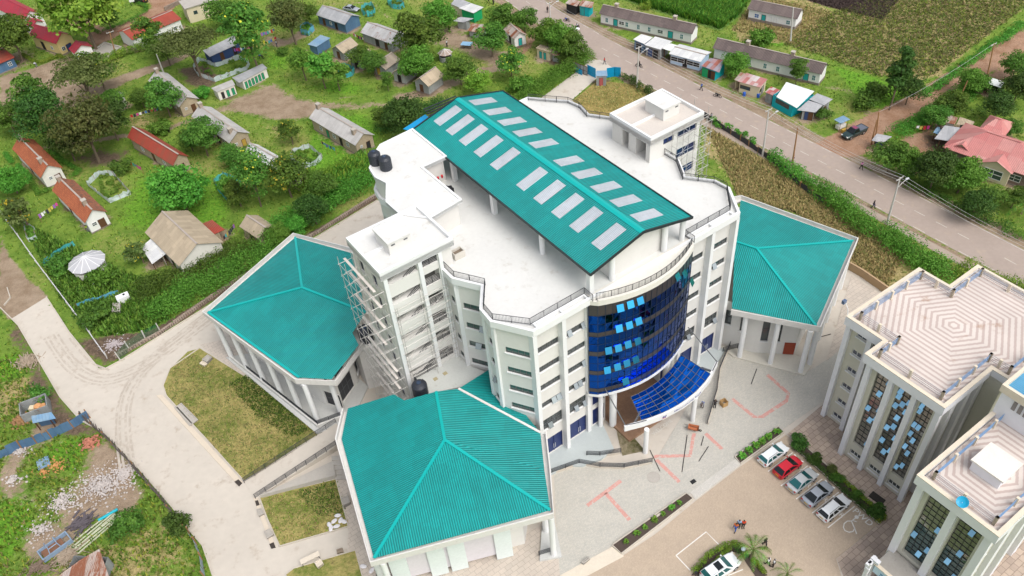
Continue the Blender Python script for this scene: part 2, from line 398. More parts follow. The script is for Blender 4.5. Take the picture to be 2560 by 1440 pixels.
ROADSIDE = [(10+TAN, offset_line(_rw, 5.2), 1.3, 1.2, .85), (10+TAN, offset_line(_rw, -5.3), 1.6, 1.4, .85)]
xs = np.concatenate([[-4000, -1500, -600, -300, -200], np.arange(-150, 151, .8), [200, 300, 600, 1500, 4000]])
ys = np.concatenate([[-2000, -500, -100, 0], np.arange(30, 262, .8), [300, 400, 700, 1500, 4000, 8000]])
XX, YY = np.meshgrid(xs, ys); GP = np.stack([XX.ravel(), YY.ravel()], 1)
me = bpy.data.meshes.new('ground'); nx, ny = len(xs), len(ys)
me.vertices.add(len(GP)); me.vertices.foreach_set('co', np.concatenate([GP, np.zeros((len(GP), 1))], 1).ravel())
ii, jj = np.meshgrid(np.arange(nx-1), np.arange(ny-1)); q0 = (jj*nx+ii).ravel()
quads = np.stack([q0, q0+1, q0+1+nx, q0+nx], 1).astype(np.int32)
me.loops.add(quads.size); me.loops.foreach_set('vertex_index', quads.ravel())
me.polygons.add(len(quads)); me.polygons.foreach_set('loop_start', np.arange(0, quads.size, 4, dtype=np.int32))
me.update(calc_edges=True)
def fill_cover():
  W = cover(GP)
  for nm, cols in (('cover_a', (0, 1, 2)), ('cover_b', (3, 4, 5))):
    at = me.color_attributes.new(nm, 'FLOAT_COLOR', 'POINT')
    at.data.foreach_set('color', np.concatenate([W[:, cols], np.ones((len(GP), 1))], 1).astype(np.float32).ravel())
def ground_mat():
    m, nt, bs = _mk('ground'); pos = wcoord(nt)
    def attr(n):
        a = nt.nodes.new('ShaderNodeAttribute'); a.attribute_name = n; s = nt.nodes.new('ShaderNodeSeparateColor'); nt.links.new(a.outputs[0], s.inputs[0]); return s.outputs
    A, B = attr('cover_a'), attr('cover_b')
    big, mid, fine, vf = noise(nt, pos, .045, 5, .6), noise(nt, pos, .33, 6, .68), noise(nt, pos, 1.6, 5, .7), noise(nt, pos, 7, 3, .6)
    jit = mth(nt, 'ADD', mth(nt, 'MULTIPLY', mth(nt, 'SUBTRACT', mid, .5), .9), mth(nt, 'MULTIPLY', mth(nt, 'SUBTRACT', fine, .5), .8))
    def msk(w, lo=.36, hi=.62): return smooth(nt, mth(nt, 'MULTIPLY', mth(nt, 'ADD', w, jit), mth(nt, 'GREATER_THAN', w, .01)), lo, hi)
    g = mixc(nt, smooth(nt, mid, .3, .7), (.10, .19, .026), (.20, .29, .048))
    g = mixc(nt, smooth(nt, mth(nt, 'ADD', big, mth(nt, 'MULTIPLY', mth(nt, 'SUBTRACT', fine, .5), .5)), .50, .66), g, (.28, .29, .085))
    g = mixc(nt, smooth(nt, fine, .6, .75), g, (.06, .12, .022))
    g = mixc(nt, msk(B[1]), g, mixc(nt, smooth(nt, fine, .3, .7), (.075, .21, .018), (.18, .35, .035)))
    g = mixc(nt, msk(B[2]), g, mixc(nt, smooth(nt, fine, .35, .65), (.06, .125, .022), (.18, .29, .075)))
    g = mixc(nt, msk(B[0]), g, mixc(nt, smooth(nt, mth(nt, 'ADD', mth(nt, 'MULTIPLY', fine, .6), mth(nt, 'MULTIPLY', mid, .4)), .36, .64), (.20, .185, .062), (.44, .35, .165)))
    g = mixc(nt, msk(A[1]), g, mixc(nt, smooth(nt, mid, .3, .7), (.25, .18, .12), (.37, .285, .205)))
    g = mixc(nt, msk(A[0]), g, mixc(nt, smooth(nt, mid, .3, .7), (.29, .165, .10), (.40, .255, .175)))
    g = mixc(nt, msk(A[2], .38, .66), g, mixc(nt, smooth(nt, fine, .3, .7), (.085, .06, .045), (.20, .145, .10)))
    g = mixc(nt, 1.0, g, mixc(nt, vf, (.62, .62, .62), (1.4, 1.4, 1.4)), 'MULTIPLY')
    nt.links.new(g, bs.inputs['Base Color']); bs.inputs['Roughness'].default_value = .95; bs.inputs['Specular IOR Level'].default_value = .1
    bump(nt, bs, mth(nt, 'ADD', mth(nt, 'MULTIPLY', fine, .7), mth(nt, 'MULTIPLY', vf, .3)), .5, .9)
    return m
GM = ground_mat(); me.materials.append(GM)
go = bpy.data.objects.new('ground', me); COL.objects.link(go); go['kind'] = 'structure'
# ---------------------------------------------------------------- road, yard and pavings
asph = P('asphalt', (.35, .285, .245), .9, .12, .16, fine=.1, spec=.2, stain=((.40, .32, .255), .54))
conc = P('concrete_yard', (.52, .47, .405), .88, .12, .10, fine=.09, stain=((.41, .345, .28), .54))
conc2 = P('concrete_old', (.40, .37, .33), .9, .16, .5, fine=.12)
kerbm = P('kerb_concrete', (.50, .45, .38), .9, .14, .8)
sheet('main_road', [*offset_line(_rw, 4.0), *offset_line(_rw, -4.0)[::-1]], .03, asph, px=False)
sheet('footpath', [*offset_line(_rw, 6.6)[:4], *offset_line(_rw, 5.0)[:4][::-1]], .05, P('footpath', (.36, .29, .235), .92, .15, .5), px=False)
white = P('road_paint', (.50, .45, .39), .85, .3, 3, fine=.4, stain=((.35, .295, .255), .5))
def lane(d0, ln, gap, side, wd):
    b = MB(); L = 0
    c = offset_line(_rw, side) if side else _rw
    c = [Vector(p) for p in c]; tot = 0; nxt = 0
    for i in range(len(c)-1):
        e = c[i+1]-c[i]; l = e.length; e.normalize(); n = Vector((-e.y, e.x))*wd/2
        while nxt+ln < tot+l:
            if nxt >= tot:
                a = c[i]+e*(nxt-tot); z = a+e*ln
                b.prism([a-n, z-n, z+n, a+n], .0, .036)
            nxt += ln+gap
        tot += l
    return b
for sd_, nm, ln, gp in ((0, 'centre_line', 2.0, 2.0), (3.75, 'edge_line', 2.2, 1.9), (-3.75, 'edge_line', 2.2, 1.9)):
    o = lane(0, ln, gp, sd_, .16).build(nm, white); o['kind'] = 'structure'
YARD = [(28,798),(115,744),(172,832),(238,913),(245,925),(262,925),(300,905),(515,771),(700,650),(945,502),(1180,352),(1330,262),(1462,165),(1460,148),(1500,150),(1546,178),(1489,198),(1430,250),(1520,330),(1700,440),(1850,520),(2000,660),(2060,700),(2128,672),(2210,722),(2330,800),(2560,960),(2700,1100),(2700,1500),(520,1500),(530,1440),(505,1365),(470,1325),(430,1270),(335,1160),(262,1085),(200,1052),(150,995),(45,815)]
sheet('concrete_yard', YARD, .06, conc)
plaza = TILE('cabro_grey', (.55, .52, .455), (.47, .455, .41), (.33, .31, .27), .26, .13, .012, amt=.12, rot=.5)
sheet('plaza_paving', [(1385,1186),(1450,1165),(1640,1150),(1725,1005),(1800,880),(1900,895),(2010,935),(2060,905),(2110,860),(2180,900),(2085,985),(1960,1072),(1850,1140),(1733,1230),(1535,1362),(1420,1448),(1400,1440),(1390,1300)], .09, plaza)
brown = TILE('cabro_brown', (.50, .40, .30), (.45, .36, .27), (.36, .28, .215), .24, .12, .01, amt=.14, rot=1.1)
sheet('parking_paving', [(1420,1450),(1555,1392),(1640,1335),(1735,1257),(1850,1168),(1965,1088),(2070,1165),(2195,1312),(2090,1398),(2120,1500),(1400,1500)], .12, brown)
slab = TILE('stone_slabs', (.47, .375, .30), (.36, .285, .235), (.22, .17, .14), .9, .7, .03, amt=.22, rot=TH)
sheet('slab_paving', [(1968,1086),(2090,985),(2180,900),(2560,1150),(2700,1500),(2130,1500),(2092,1398),(2190,1318),(2220,1290)], .1, slab)
slabg = TILE('slabs_pale', (.53, .46, .39), (.47, .41, .35), (.32, .28, .24), .9, .6, .02, amt=.12, rot=TH)
sheet('side_paving', [(2065,905),(2128,690),(2215,745),(2330,820),(2180,900),(2105,870)], .11, slabg)
sheet('hall_paving', [(500,862),(560,850),(830,1060),(800,1085)], .1, slabg)
sheet('front_paving', [(940,1430),(1382,1310),(1402,1450),(940,1500)], .1, slabg)
sheet('west_paving', [(832,1180),(862,1170),(958,1440),(1000,1500),(905,1500),(868,1360),(872,1330),(850,1260)], .1, slabg)
dryl = TILE  # lawns
def lawn_mat(name, a, b, c):
    m, nt, bs = _mk(name); pos = wcoord(nt); mid, fine, vf = noise(nt, pos, .22, 6, .66), noise(nt, pos, 1.7, 5, .7), noise(nt, pos, 8, 3)
    g = mixc(nt, smooth(nt, mth(nt, 'ADD', mth(nt, 'MULTIPLY', mid, .6), mth(nt, 'MULTIPLY', fine, .4)), .38, .6), a, b)
    g = mixc(nt, smooth(nt, mth(nt, 'ADD', mth(nt, 'MULTIPLY', noise(nt, pos, .31, 5, .7), .7), mth(nt, 'MULTIPLY', fine, .3)), .58, .68), g, c)
    g = mixc(nt, 1.0, g, mixc(nt, vf, (.6, .6, .6), (1.4, 1.4, 1.4)), 'MULTIPLY')
    nt.links.new(g, bs.inputs['Base Color']); bs.inputs['Roughness'].default_value = .95; bs.inputs['Specular IOR Level'].default_value = .1
    bump(nt, bs, fine, .35); return m
lm = lawn_mat('dry_lawn', (.15, .19, .04), (.38, .32, .12), (.10, .085, .035))
sheet('west_lawn', [(427,922),(470,880),(500,872),(552,905),(680,985),(798,1075),(800,1085),(612,1203),(520,1100),(418,990),(410,965)], .11, lm)
sheet('ramp_lawn', [(648,1246),(842,1199),(850,1240),(872,1318),(700,1368),(668,1300)], .11, lm)
sheet('corner_lawn', [(716,1438),(735,1423),(888,1378),(905,1442),(720,1500)], .11, lm)
sheet('gate_lawn', [(1432,252),(1490,206),(1520,205),(1600,215),(1650,250),(1640,330),(1530,300),(1440,275)], .11, lawn_mat('straw_lawn', (.19, .165, .05), (.36, .27, .10), (.12, .10, .04)))
sheet('entrance_bed', [(1538,1062),(1560,1065),(1612,1128),(1556,1140),(1545,1095)], .15, lawn_mat('bed_soil', (.10, .10, .035), (.30, .25, .17), (.10, .15, .03)))
# kerbs and drains
def kerb(name, pts, wd, z, mat=kerbm):
    p = [tuple(G(*q))[:2] for q in pts]; o = MB().ring(p, wd, -.2, z, closed=False).build(name, mat); o['kind'] = 'structure'; return o
kerb('yard_kerb', [(28,798),(45,815),(150,995),(200,1052),(262,1085),(335,1160),(430,1270),(470,1325),(505,1365),(532,1440)], .18, .2)
kerb('yard_kerb', [(115,744),(172,832),(238,913),(245,925),(262,925),(300,905),(515,771),(700,650),(945,502)], .18, .2)
kerb('lawn_kerb', [(800,1085),(612,1203),(418,990),(410,965),(427,922),(500,872)], .15, .2)
kerb('lawn_kerb', [(648,1246),(668,1300),(700,1368),(872,1318),(842,1199)], .15, .2)
kerb('lawn_kerb', [(720,1445),(716,1438),(735,1423),(888,1378),(905,1442)], .15, .2)
kerb('apron_kerb', [(0,770),(28,798)], .15, .2); kerb('apron_kerb', [(12,765),(28,745),(20,720)], .15, .25)
drain = P('drain_cover', (.58, .50, .40), .9, .1, .6)
sheet('drain', [(392,990),(406,988),(607,1206),(597,1215)], .16, drain); sheet('drain', [(634,1246),(645,1246),(690,1368),(680,1372)], .16, drain)
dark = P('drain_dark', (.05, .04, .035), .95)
for q in ([(587,1206),(597,1200),(606,1209),(598,1217)], [(638,1254),(646,1252),(650,1264),(642,1267)], [(674,1362),(685,1357),(690,1370),(679,1373)]): sheet('drain_pit', q, .18, dark)
# concrete strip and speed ramp between plaza and parking
strip = P('pale_concrete', (.62, .55, .45), .9, .1, .5)
sheet('strip_paving', [(1400,1440),(1530,1368),(1560,1392),(1470,1440),(1440,1450)], .14, strip)
sheet('strip_paving', [(1726,1232),(1841,1147),(1851,1162),(1738,1250)], .14, TILE('cabro_pale', (.6, .57, .52), (.54, .52, .47), (.4, .37, .33), .26, .13, .012, amt=.1, rot=.6))
# large red letters in the plaza paving: T M U
redp = P('red_paving', (.56, .29, .25), .9, .14, 1.2, fine=.25, stain=((.52, .48, .42), .50))
def stroke(name, pts, wd, z, mat):
    p = [tuple(G(*q))[:2] for q in pts]; a = offset_line(p, wd/2); b = offset_line(p, -wd/2); o = MB()
    for i in range(len(p)-1): o.prism([a[i], a[i+1], b[i+1], b[i]], 0, z)
    o = o.build(name, mat); o['kind'] = 'structure'
for p in ([(1468,1265),(1552,1203)], [(1514,1234),(1574,1301)], [(1635,1142),(1725,1140),(1735,1084)], [(1641,1150),(1698,1206)], [(1764,1085),(1805,1124)],
          [(1830,998),(1885,1043),(1905,1043),(1966,1003),(1971,985),(1918,938)]): stroke('red_letter_paving', p, .5, .1, redp)
track = P('tyre_track', (.43, .375, .315), .92, .12, .5, fine=.12, stain=((.52, .47, .405), .44))
TZ = [.064]
def tracks(pts, offs, wd=.34):
    p = [tuple(G(*q))[:2] for q in pts]; p = [tuple(Vector(p[i]).lerp(Vector(p[i+1]), t)) for i in range(len(p)-1) for t in (0, .25, .5, .75)]+[p[-1]]
    for _ in range(3): p = [p[0]]+[tuple((Vector(p[i-1])+Vector(p[i])*2+Vector(p[i+1]))/4) for i in range(1, len(p)-1)]+[p[-1]]
    for o_ in offs:
        a, b = offset_line(p, o_+wd/2), offset_line(p, o_-wd/2); m_ = MB(); TZ[0] += .005; m_.v = [(*q, TZ[0]) for q in a+b[::-1]]; n_ = len(p); m_.f = [(i, 2*n_-1-i, 2*n_-2-i, i+1) for i in range(n_-1)]; o = m_.build('tyre_track', track); o['kind'] = 'structure'
tracks([(125,840),(165,905),(215,945),(270,955),(340,930),(430,870),(515,805),(600,745)], (-.9, -.3, .5, 1.1)); tracks([(320,1180),(305,1080),(310,1000),(345,935),(420,865),(520,790)], (-1.0, -.4, .4, .9)); tracks([(150,860),(200,925),(255,945)], (-.2, 1.6))
# ---------------------------------------------------------------- building helpers
wall_m = P('plaster_white', (.66, .645, .61), .85, .09, .3, fine=.04, stain=((.60, .57, .52), .62)); wallc_m = P('plaster_cream', (.60, .585, .52), .85, .05, .25, fine=.03)
colm = P('paint_white', (.73, .735, .73), .7, .04, .3, fine=.02); slabm = P('roof_screed', (.63, .625, .60), .85, .09, .22, fine=.06, stain=((.53, .51, .47), .56))
screed2 = P('roof_screed_tan', (.55, .50, .45), .9, .08, .4); railm = P('rail_black', (.03, .033, .04), .5, .1, 1)
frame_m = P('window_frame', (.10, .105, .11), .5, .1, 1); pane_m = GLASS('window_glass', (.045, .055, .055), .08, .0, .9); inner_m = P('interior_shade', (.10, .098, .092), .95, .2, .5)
bluepane = GLASS('blue_window_glass', (.004, .016, .10), .08, .0, .9); sash_m = GLASS('open_sash', (.34, .38, .41), .15, .2)
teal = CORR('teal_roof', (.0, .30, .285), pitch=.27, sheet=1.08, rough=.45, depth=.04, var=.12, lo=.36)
tealp = P('teal_cap', (.0, .36, .34), .4, .05, 1); conc_g = P('gutter_concrete', (.62, .60, .57), .9, .12, 1.2, stain=((.33, .27, .22), .60)); doorblue = P('door_blue', (.002, .016, .11), .35, .15, .8, spec=.6)
skyl = CORR('skylight_sheet', (.50, .54, .58), pitch=.21, sheet=1.0, rough=.35, depth=.03, var=.06, lo=.6); blackm = P('fascia_black', (.02, .028, .03), .5)
woodm = TILE('timber', (.38, .15, .05), (.30, .11, .035), (.12, .05, .02), 2., .14, .01, .55, uvs=True); plat_m = P('terrazzo_grey', (.44, .48, .475), .5, .06, .8, fine=.1)
def hitp(px, a, b, c):
    "where the sight line of a pixel meets the plane through three points given in facade metres"
    A, B, C = (Vector(LW(*p)) for p in (a, b, c)); n = (B-A).cross(C-A); o = Vector((0, 0, CH)); d = Vector(_f+_r*((px[0]-1280)/F)-_u*((px[1]-720)/F))
    p = o+d*((A-o).dot(n)/d.dot(n)); return (*WL(p), p.z)
def wallh(mb, p0, p1, z0, z1, holes=(), depth=.16, back=None):
    "a wall face from p0 to p1 (outside on its right) with real recesses; back collects the surface at the bottom of each recess"
    p0, p1 = Vector(p0[:2]), Vector(p1[:2]); e = p1-p0; L = e.length; e.normalize(); n = Vector((e.y, -e.x))
    ss = sorted({0., L, *[min(max(h[k], 0), L) for h in holes for k in (0, 1)]}); zz = sorted({z0, z1, *[h[k] for h in holes for k in (2, 3)]})
    pt = lambda s, z, d=0.: (p0.x+e.x*s-n.x*d, p0.y+e.y*s-n.y*d, z)
    for i in range(len(ss)-1):
        for j in range(len(zz)-1):
            sm, zm = (ss[i]+ss[i+1])/2, (zz[j]+zz[j+1])/2
            if any(h[0] < sm < h[1] and h[2] < zm < h[3] for h in holes): continue
            mb.poly(pt(ss[i], zz[j]), pt(ss[i+1], zz[j]), pt(ss[i+1], zz[j+1]), pt(ss[i], zz[j+1]))
    for a, b, c, d in [h[:4] for h in holes]:
        for s0, t0, s1, t1 in ((a, c, b, c), (b, c, b, d), (b, d, a, d), (a, d, a, c)):
            mb.poly(pt(s0, t0), pt(s1, t1), pt(s1, t1, depth), pt(s0, t0, depth))
        if back is not None: back.poly(pt(a, c, depth), pt(b, c, depth), pt(b, d, depth), pt(a, d, depth))
    return pt
def windows(parent, p0, p1, holes, depth=.16, mull=4, glass=None, frame=None, sill=True, opens=0., name='window'):
    "frame (> pane, sill, open_sash) for every recess of a wall face"
    p0, p1 = Vector(p0[:2]), Vector(p1[:2]); e = (p1-p0).normalized(); n = Vector((e.y, -e.x))
    pt = lambda s, z, d=0.: (p0.x+e.x*s-n.x*d, p0.y+e.y*s-n.y*d, z)
    for a, b, c, d in [h[:4] for h in holes]:
        f = MB(); dd = depth-.05; m = max(1, mull if isinstance(mull, int) else round((b-a)/mull))
        for q0, q1 in ((pt(a, c+.03, dd), pt(b, c+.03, dd)), (pt(a, d-.03, dd), pt(b, d-.03, dd))): f.beam(q0, q1, .07, .06)
        for k in range(m+1): s_ = a+.03+(b-a-.06)*k/m; f.beam(pt(s_, c, dd), pt(s_, d, dd), .06, .06)
        if d-c > 1.5: f.beam(pt(a, (c+d)/2, dd), pt(b, (c+d)/2, dd), .06, .06)
        fo = f.build(name, frame or frame_m, parent); fo_ = fo
        g = MB(); g.poly(pt(a, c, depth-.02), pt(b, c, depth-.02), pt(b, d, depth-.02), pt(a, d, depth-.02)); g.build('pane', glass or pane_m, fo_)
        if sill: MB().prism([pt(a-.12, 0, 0)[:2], pt(b+.12, 0, 0)[:2], pt(b+.12, 0, -.14)[:2], pt(a-.12, 0, -.14)[:2]], c-.14, c-.02, bottom=True).build('sill', colm, fo_)
        if opens and random.random() < opens:
            for k in random.sample(range(m), 1 if m < 4 or random.random() < .5 else 2):
                w_ = (b-a)/m; s0 = a+k*w_+.04; s1 = s0+w_-.08; z_ = c+min(.9, d-c)-.06
                o_ = MB(); o_.poly(pt(s0, z_, .02), pt(s1, z_, .02), pt(s1, c+.08, -.38), pt(s0, c+.08, -.38)); o_.build('open_sash', sash_m, fo_)
def railing(mb, pts, z, h=1.0, step=.16, closed=False, bars='v', post=2.2):
    pts = [Vector(p[:2]) for p in pts]; pts = pts+[pts[0]] if closed else pts
    for a, b in zip(pts, pts[1:]):
        L = (b-a).length; e = (b-a)/L; q = lambda s, zz: (a.x+e.x*s, a.y+e.y*s, zz)
        for zz in ((z+.08, z+h) if bars == 'v' else [z+h*k/5 for k in range(1, 6)]): mb.beam(q(0, zz), q(L, zz), .045, .05)
        np_ = max(1, round(L/post))
        for k in range(np_+1): mb.beam(q(L*k/np_, z-.05), q(L*k/np_, z+h), .06)
        if bars == 'v':
            nb = max(1, int(L/step))
            for k in range(1, nb): mb.beam(q(L*k/nb, z+.08), q(L*k/nb, z+h), .026)
    return mb
# ---------------------------------------------------------------- the seven storey block
mbld = thing('tower_block', 'tall white block with long teal gable roof on its terrace and curved blue glass front', 'building', (0, 20, 0), frame='l')
RO_ = [(16.1, 0), (18.9, 4.4), (18.7, 6.8), (16.4, 9.9), (18.4, 13.2), (18.4, 15.6), (18.4, 24), (18.9, 27), (16.7, 30.3), (17.3, 32.8), (16.9, 35.2), (14.6, 38), (12.8, 40.3)]
OUT = RO_+[(-u, v) for u, v in RO_[::-1]]                      # terrace outline, counter-clockwise from the right front corner
INN = offset(OUT, -.42); wm = MB(); bk = MB(); nO = len(OUT)
rows = [(20.62, 21.56), (17.22, 18.16), (13.88, 14.84), (10.56, 11.5), (6.1, 8.06)]
FL, FRr = (-15.75, .9), (15.75, .9)
fb = [(-15.2, -12.12), (-10.86, -8.1), (8.15, 11.05), (13.05, 15.35)]
fh = [(a+15.75, b+15.75, c, d) for a, b in fb for c, d in rows]
dh = [(a+15.75, b+15.75, .55, 3.85) for a, b in ((-14.9, -12.2), (-10.95, -7.85), (7.85, 10.95), (12.8, 15.3))]
wallh(wm, FL, (-7.6, .9), 0, 25.2, [h for h in fh+dh if h[1] < 8.2]); wallh(wm, (7.6, .9), FRr, 0, 25.2, [(h[0]-23.35, h[1]-23.35, h[2], h[3]) for h in fh+dh if h[0] > 23])
windows(mbld, FL, FRr, [h for h in fh if h[2] > 7], mull=.78, opens=.12); windows(mbld, FL, FRr, [h for h in fh if h[2] < 7], mull=.78, opens=.9)
for a, b, c, d in dh:
    f = MB(); f.beam((a-15.75, 1.0, c), (a-15.75, 1.0, d), .1); f.beam((b-15.75, 1.0, c), (b-15.75, 1.0, d), .1); f.beam((a-15.75, 1.0, d), (b-15.75, 1.0, d), .1); f.beam(((a+b)/2-15.75, 1.0, c), ((a+b)/2-15.75, 1.0, d), .08)
    f.poly((a-15.75, 1.04, c), (b-15.75, 1.04, c), (b-15.75, 1.04, d), (a-15.75, 1.04, d)); fo = f.build('glazed_door', doorblue, mbld)
    h_ = MB(); [h_.tube([((a+b)/2-15.75+k, .9, 1.2), ((a+b)/2-15.75+k, .9, 2.1)], .03) for k in (-.14, .14)]; h_.build('handle', colm, fo)
# sides: lobes on both flanks; the left flank faces the camera
for i in range(nO):
    p, q = INN[i], INN[(i+1) % nO]
    if i == nO-1: continue
    L = math.hypot(q[0]-p[0], q[1]-p[1]); hs = []
    left = p[0] < 0 and q[0] < 0 and max(p[1], q[1]) < 15.7
    big = abs(p[1]-q[1]) > 3; rr = [(r0, r1) for r0, r1 in rows[:-1]+[(7.1, 8.05), (3.9, 4.8)] if r0 > 1]
    if max(p[1], q[1]) < 15.7 or min(p[1], q[1]) > 23.5:
        if L > 1.8: hs = [((L*.18 if big else L*.3), (L*.86 if big else L*.68), a, b) for a, b in rr]
    if i == nO-2 or (p[1] < 2 or q[1] < 2): hs = [(L*.25, L*.9, a, b) for a, b in rr] if p[0] < 0 else [(L*.1, L*.75, a, b) for a, b in rr]
    wallh(wm, p, q, 0, 25.2, hs)
    if p[0] < 0 and max(p[1], q[1]) < 16: windows(mbld, p, q, hs, mull=.8, opens=.35, glass=GLASS('window_glass_green', (.05, .085, .075), .08, .0, .9))
    elif hs: [bk.poly(*[(p[0]+(q[0]-p[0])*s/L-(q[1]-p[1])/L*.12, p[1]+(q[1]-p[1])*s/L+(q[0]-p[0])/L*.12, z) for s, z in ((a, c), (b, c), (b, d), (a, d))]) for a, b, c, d in hs]
wallh(wm, INN[-1], FL, 0, 25.2); wallh(wm, FRr, INN[0], 0, 25.2)
wm.build('wall', wall_m, mbld); bk.build('recessed_glazing', pane_m, mbld)
for u in (-15.95, -11.85, -7.98, 7.98, 11.7, 15.9):
    d_ = 0.0 if abs(u) > 9 else .45
    MB().prism([(u-.27, d_), (u+.27, d_), (u+.27, .92), (u-.27, .92)], .3, 24.85).build('pilaster', colm, mbld)
for k in (1, 2, 3, 4, 5, nO-6, nO-5, nO-4, nO-3, nO-2):
    p = offset(OUT, -.44)[k]; MB().box((p[0], p[1], 12.5), (.5, .5, 24.8), math.atan2(p[1]-8, p[0])).build('pilaster', colm, mbld)
MB().prism(offset(OUT, -.25), 24.8, 25.3, bottom=True).build('terrace_floor', slabm, mbld)
pp = MB(); pp.ring(OUT, .34, 24.75, 25.72); pp.build('parapet', colm, mbld)
for a, b in ((-15.4, -8.), (8., 15.4)): tr = MB(); tr.prism([(a, .95), (b, .95), (b, 1.12), (a, 1.12)], 25.3, 25.7); [tr.prism([(u-.12, .34), (u+.12, .34), (u+.12, .96), (u-.12, .96)], 25.3, 25.68) for u in (a+.13, (a+b)/2, b-.13)]; tr.build('planter_trough', colm, mbld)
rl = offset(OUT, -.5); ra = MB()
railing(ra, [(15.6, 1.25)]+rl[1:6], 25.5); ra.build('terrace_railing', railm, mbld); ra = MB(); railing(ra, [(18.0, 24.2)]+rl[7:13], 25.5); ra.build('terrace_railing', railm, mbld); ra = MB(); railing(ra, [(15.6, 1.25), (7.9, 1.25), (7.9, -.3)], 25.5); ra.build('terrace_railing', railm, mbld); ra = MB(); railing(ra, [(-7.9, -.3), (-7.9, 1.25), (-15.6, 1.25)]+[rl[k] for k in (nO-2, nO-3, nO-4, nO-5, nO-6)], 25.5)
cv = lambda u, e=0.: -.6-e-1.85*(1-(u/7.45)**2)
NS = 18; us = [-7.45+14.9*i/NS for i in range(NS+1)]
ra.build('terrace_railing', railm, mbld); ra = MB(); cr_ = [(u, cv(u, -.25)) for u in us]; railing(ra, cr_, 25.5); ra.build('terrace_railing', railm, mbld)
ledge = [(-8.25, .9), (-8.25, .2)]+[(u, cv(u, .12)) for u in us]+[(8.25, .2), (8.25, .9)]
lg = MB(); lg.prism(ledge, 24.75, 25.36, bottom=True); lg.ring([(u, cv(u, .14)) for u in us], .35, 25.3, 25.6, closed=False); lg.build('curved_ledge', P('ledge_cream', (.68, .65, .59), .85, .06, .4), mbld)
# curved curtain wall
cg = GLASS('curtain_glass', (.002, .065, .36), .03, 1.); bandm = P('spandrel_brown', (.04, .034, .036), .3, .15, .5, spec=.6)
ZB, ZT = 8.8, 24.75; bands = [(22.85, 23.6), (19.45, 20.2), (16.05, 16.82), (12.56, 13.3), (9.25, 9.95)]; bands[0] = (22.95, 24.75)
rw_ = sorted({ZB, ZT, *[z for b in bands for z in b], 21.55, 18.1, 14.65, 11.3}); gl = {}; sp = {}; mu = MB()
line = [(-8.2, .2)]+[(u, cv(u)) for u in us]+[(8.2, .2)]
for i in range(len(line)-1):
    a, b = line[i], line[i+1]
    for z0, z1 in zip(rw_, rw_[1:]):
        band = any(c-.01 <= z0 and z1 <= d+.01 for c, d in bands); j = lambda: random.uniform(-.018, .018)
        (sp if band else gl).setdefault(round(z0, 1) if band else max(d for c, d in bands+[(0, 0)] if d <= z0+.02), MB()).poly((a[0], a[1]+j(), z0), (b[0], b[1]+j(), z0), (b[0], b[1]+j(), z1), (a[0], a[1]+j(), z1))
    mu.beam((a[0], a[1]-.03, ZB), (a[0], a[1]-.03, ZT), .035, .05)
for z in rw_: [mu.beam((a[0], a[1]-.03, z), (b[0], b[1]-.03, z), .03, .03) for a, b in zip(line, line[1:])]
cws = [m_.build('curtain_wall', cg, mbld) for m_ in gl.values()]; cw = cws[0]; [m_.build('spandrel', bandm, cw) for m_ in sp.values()]; mu.build('mullion', P('mullion_dark', (.012, .03, .06), .4), cw)
ctop = GLASS('vent_sash', (.05, .42, .80), .1, .9)
for q in [(1549,767),(1574,758),(1598,749),(1546,818),(1571,810),(1594,800),(1520,873),(1544,867),(1568,858),(1592,850),(1517,922),(1542,914),(1565,905),(1587,896),(1562,950),(1690,690),(1707,683),(1725,704)]:
    h = hitp(q, (0, -1.5, 0), (1, -1.5, 0), (0, -1.5, 1))
    for _ in range(5): vv = cv(max(-7.4, min(7.4, h[0]))); h = hitp(q, (0, vv, 0), (1, vv, 0), (0, vv, 1))
    u = h[0]; sl_ = 2*1.85*u/7.45**2; e = Vector((1, sl_)).normalized(); z = h[2]
    m_ = MB(); c0 = Vector((u, vv)); n_ = Vector((e.y, -e.x)); A = c0-e*.42+n_*.08; B = c0+e*.42+n_*.08; C = c0+e*.42+n_*.5; D = c0-e*.42+n_*.5
    m_.add([(*A, z+.45), (*B, z+.45), (*C, z-.38), (*D, z-.38), (*(A-n_*.03), z+.42), (*(B-n_*.03), z+.42), (*(C-n_*.03), z-.41), (*(D-n_*.03), z-.41)], [(0, 1, 2, 3), (7, 6, 5, 4), (0, 3, 7, 4), (1, 5, 6, 2), (2, 6, 7, 3)]); m_.build('vent_sash', ctop, cw)
cg2 = MB(); und = [(-8.25, .9), (-8.25, .2)]+[(u, cv(u, .1)) for u in us]+[(8.25, .2), (8.25, .9)]; cg2.prism(und, 8.35, 8.8, bottom=True); cg2.build('curved_soffit', colm, mbld)
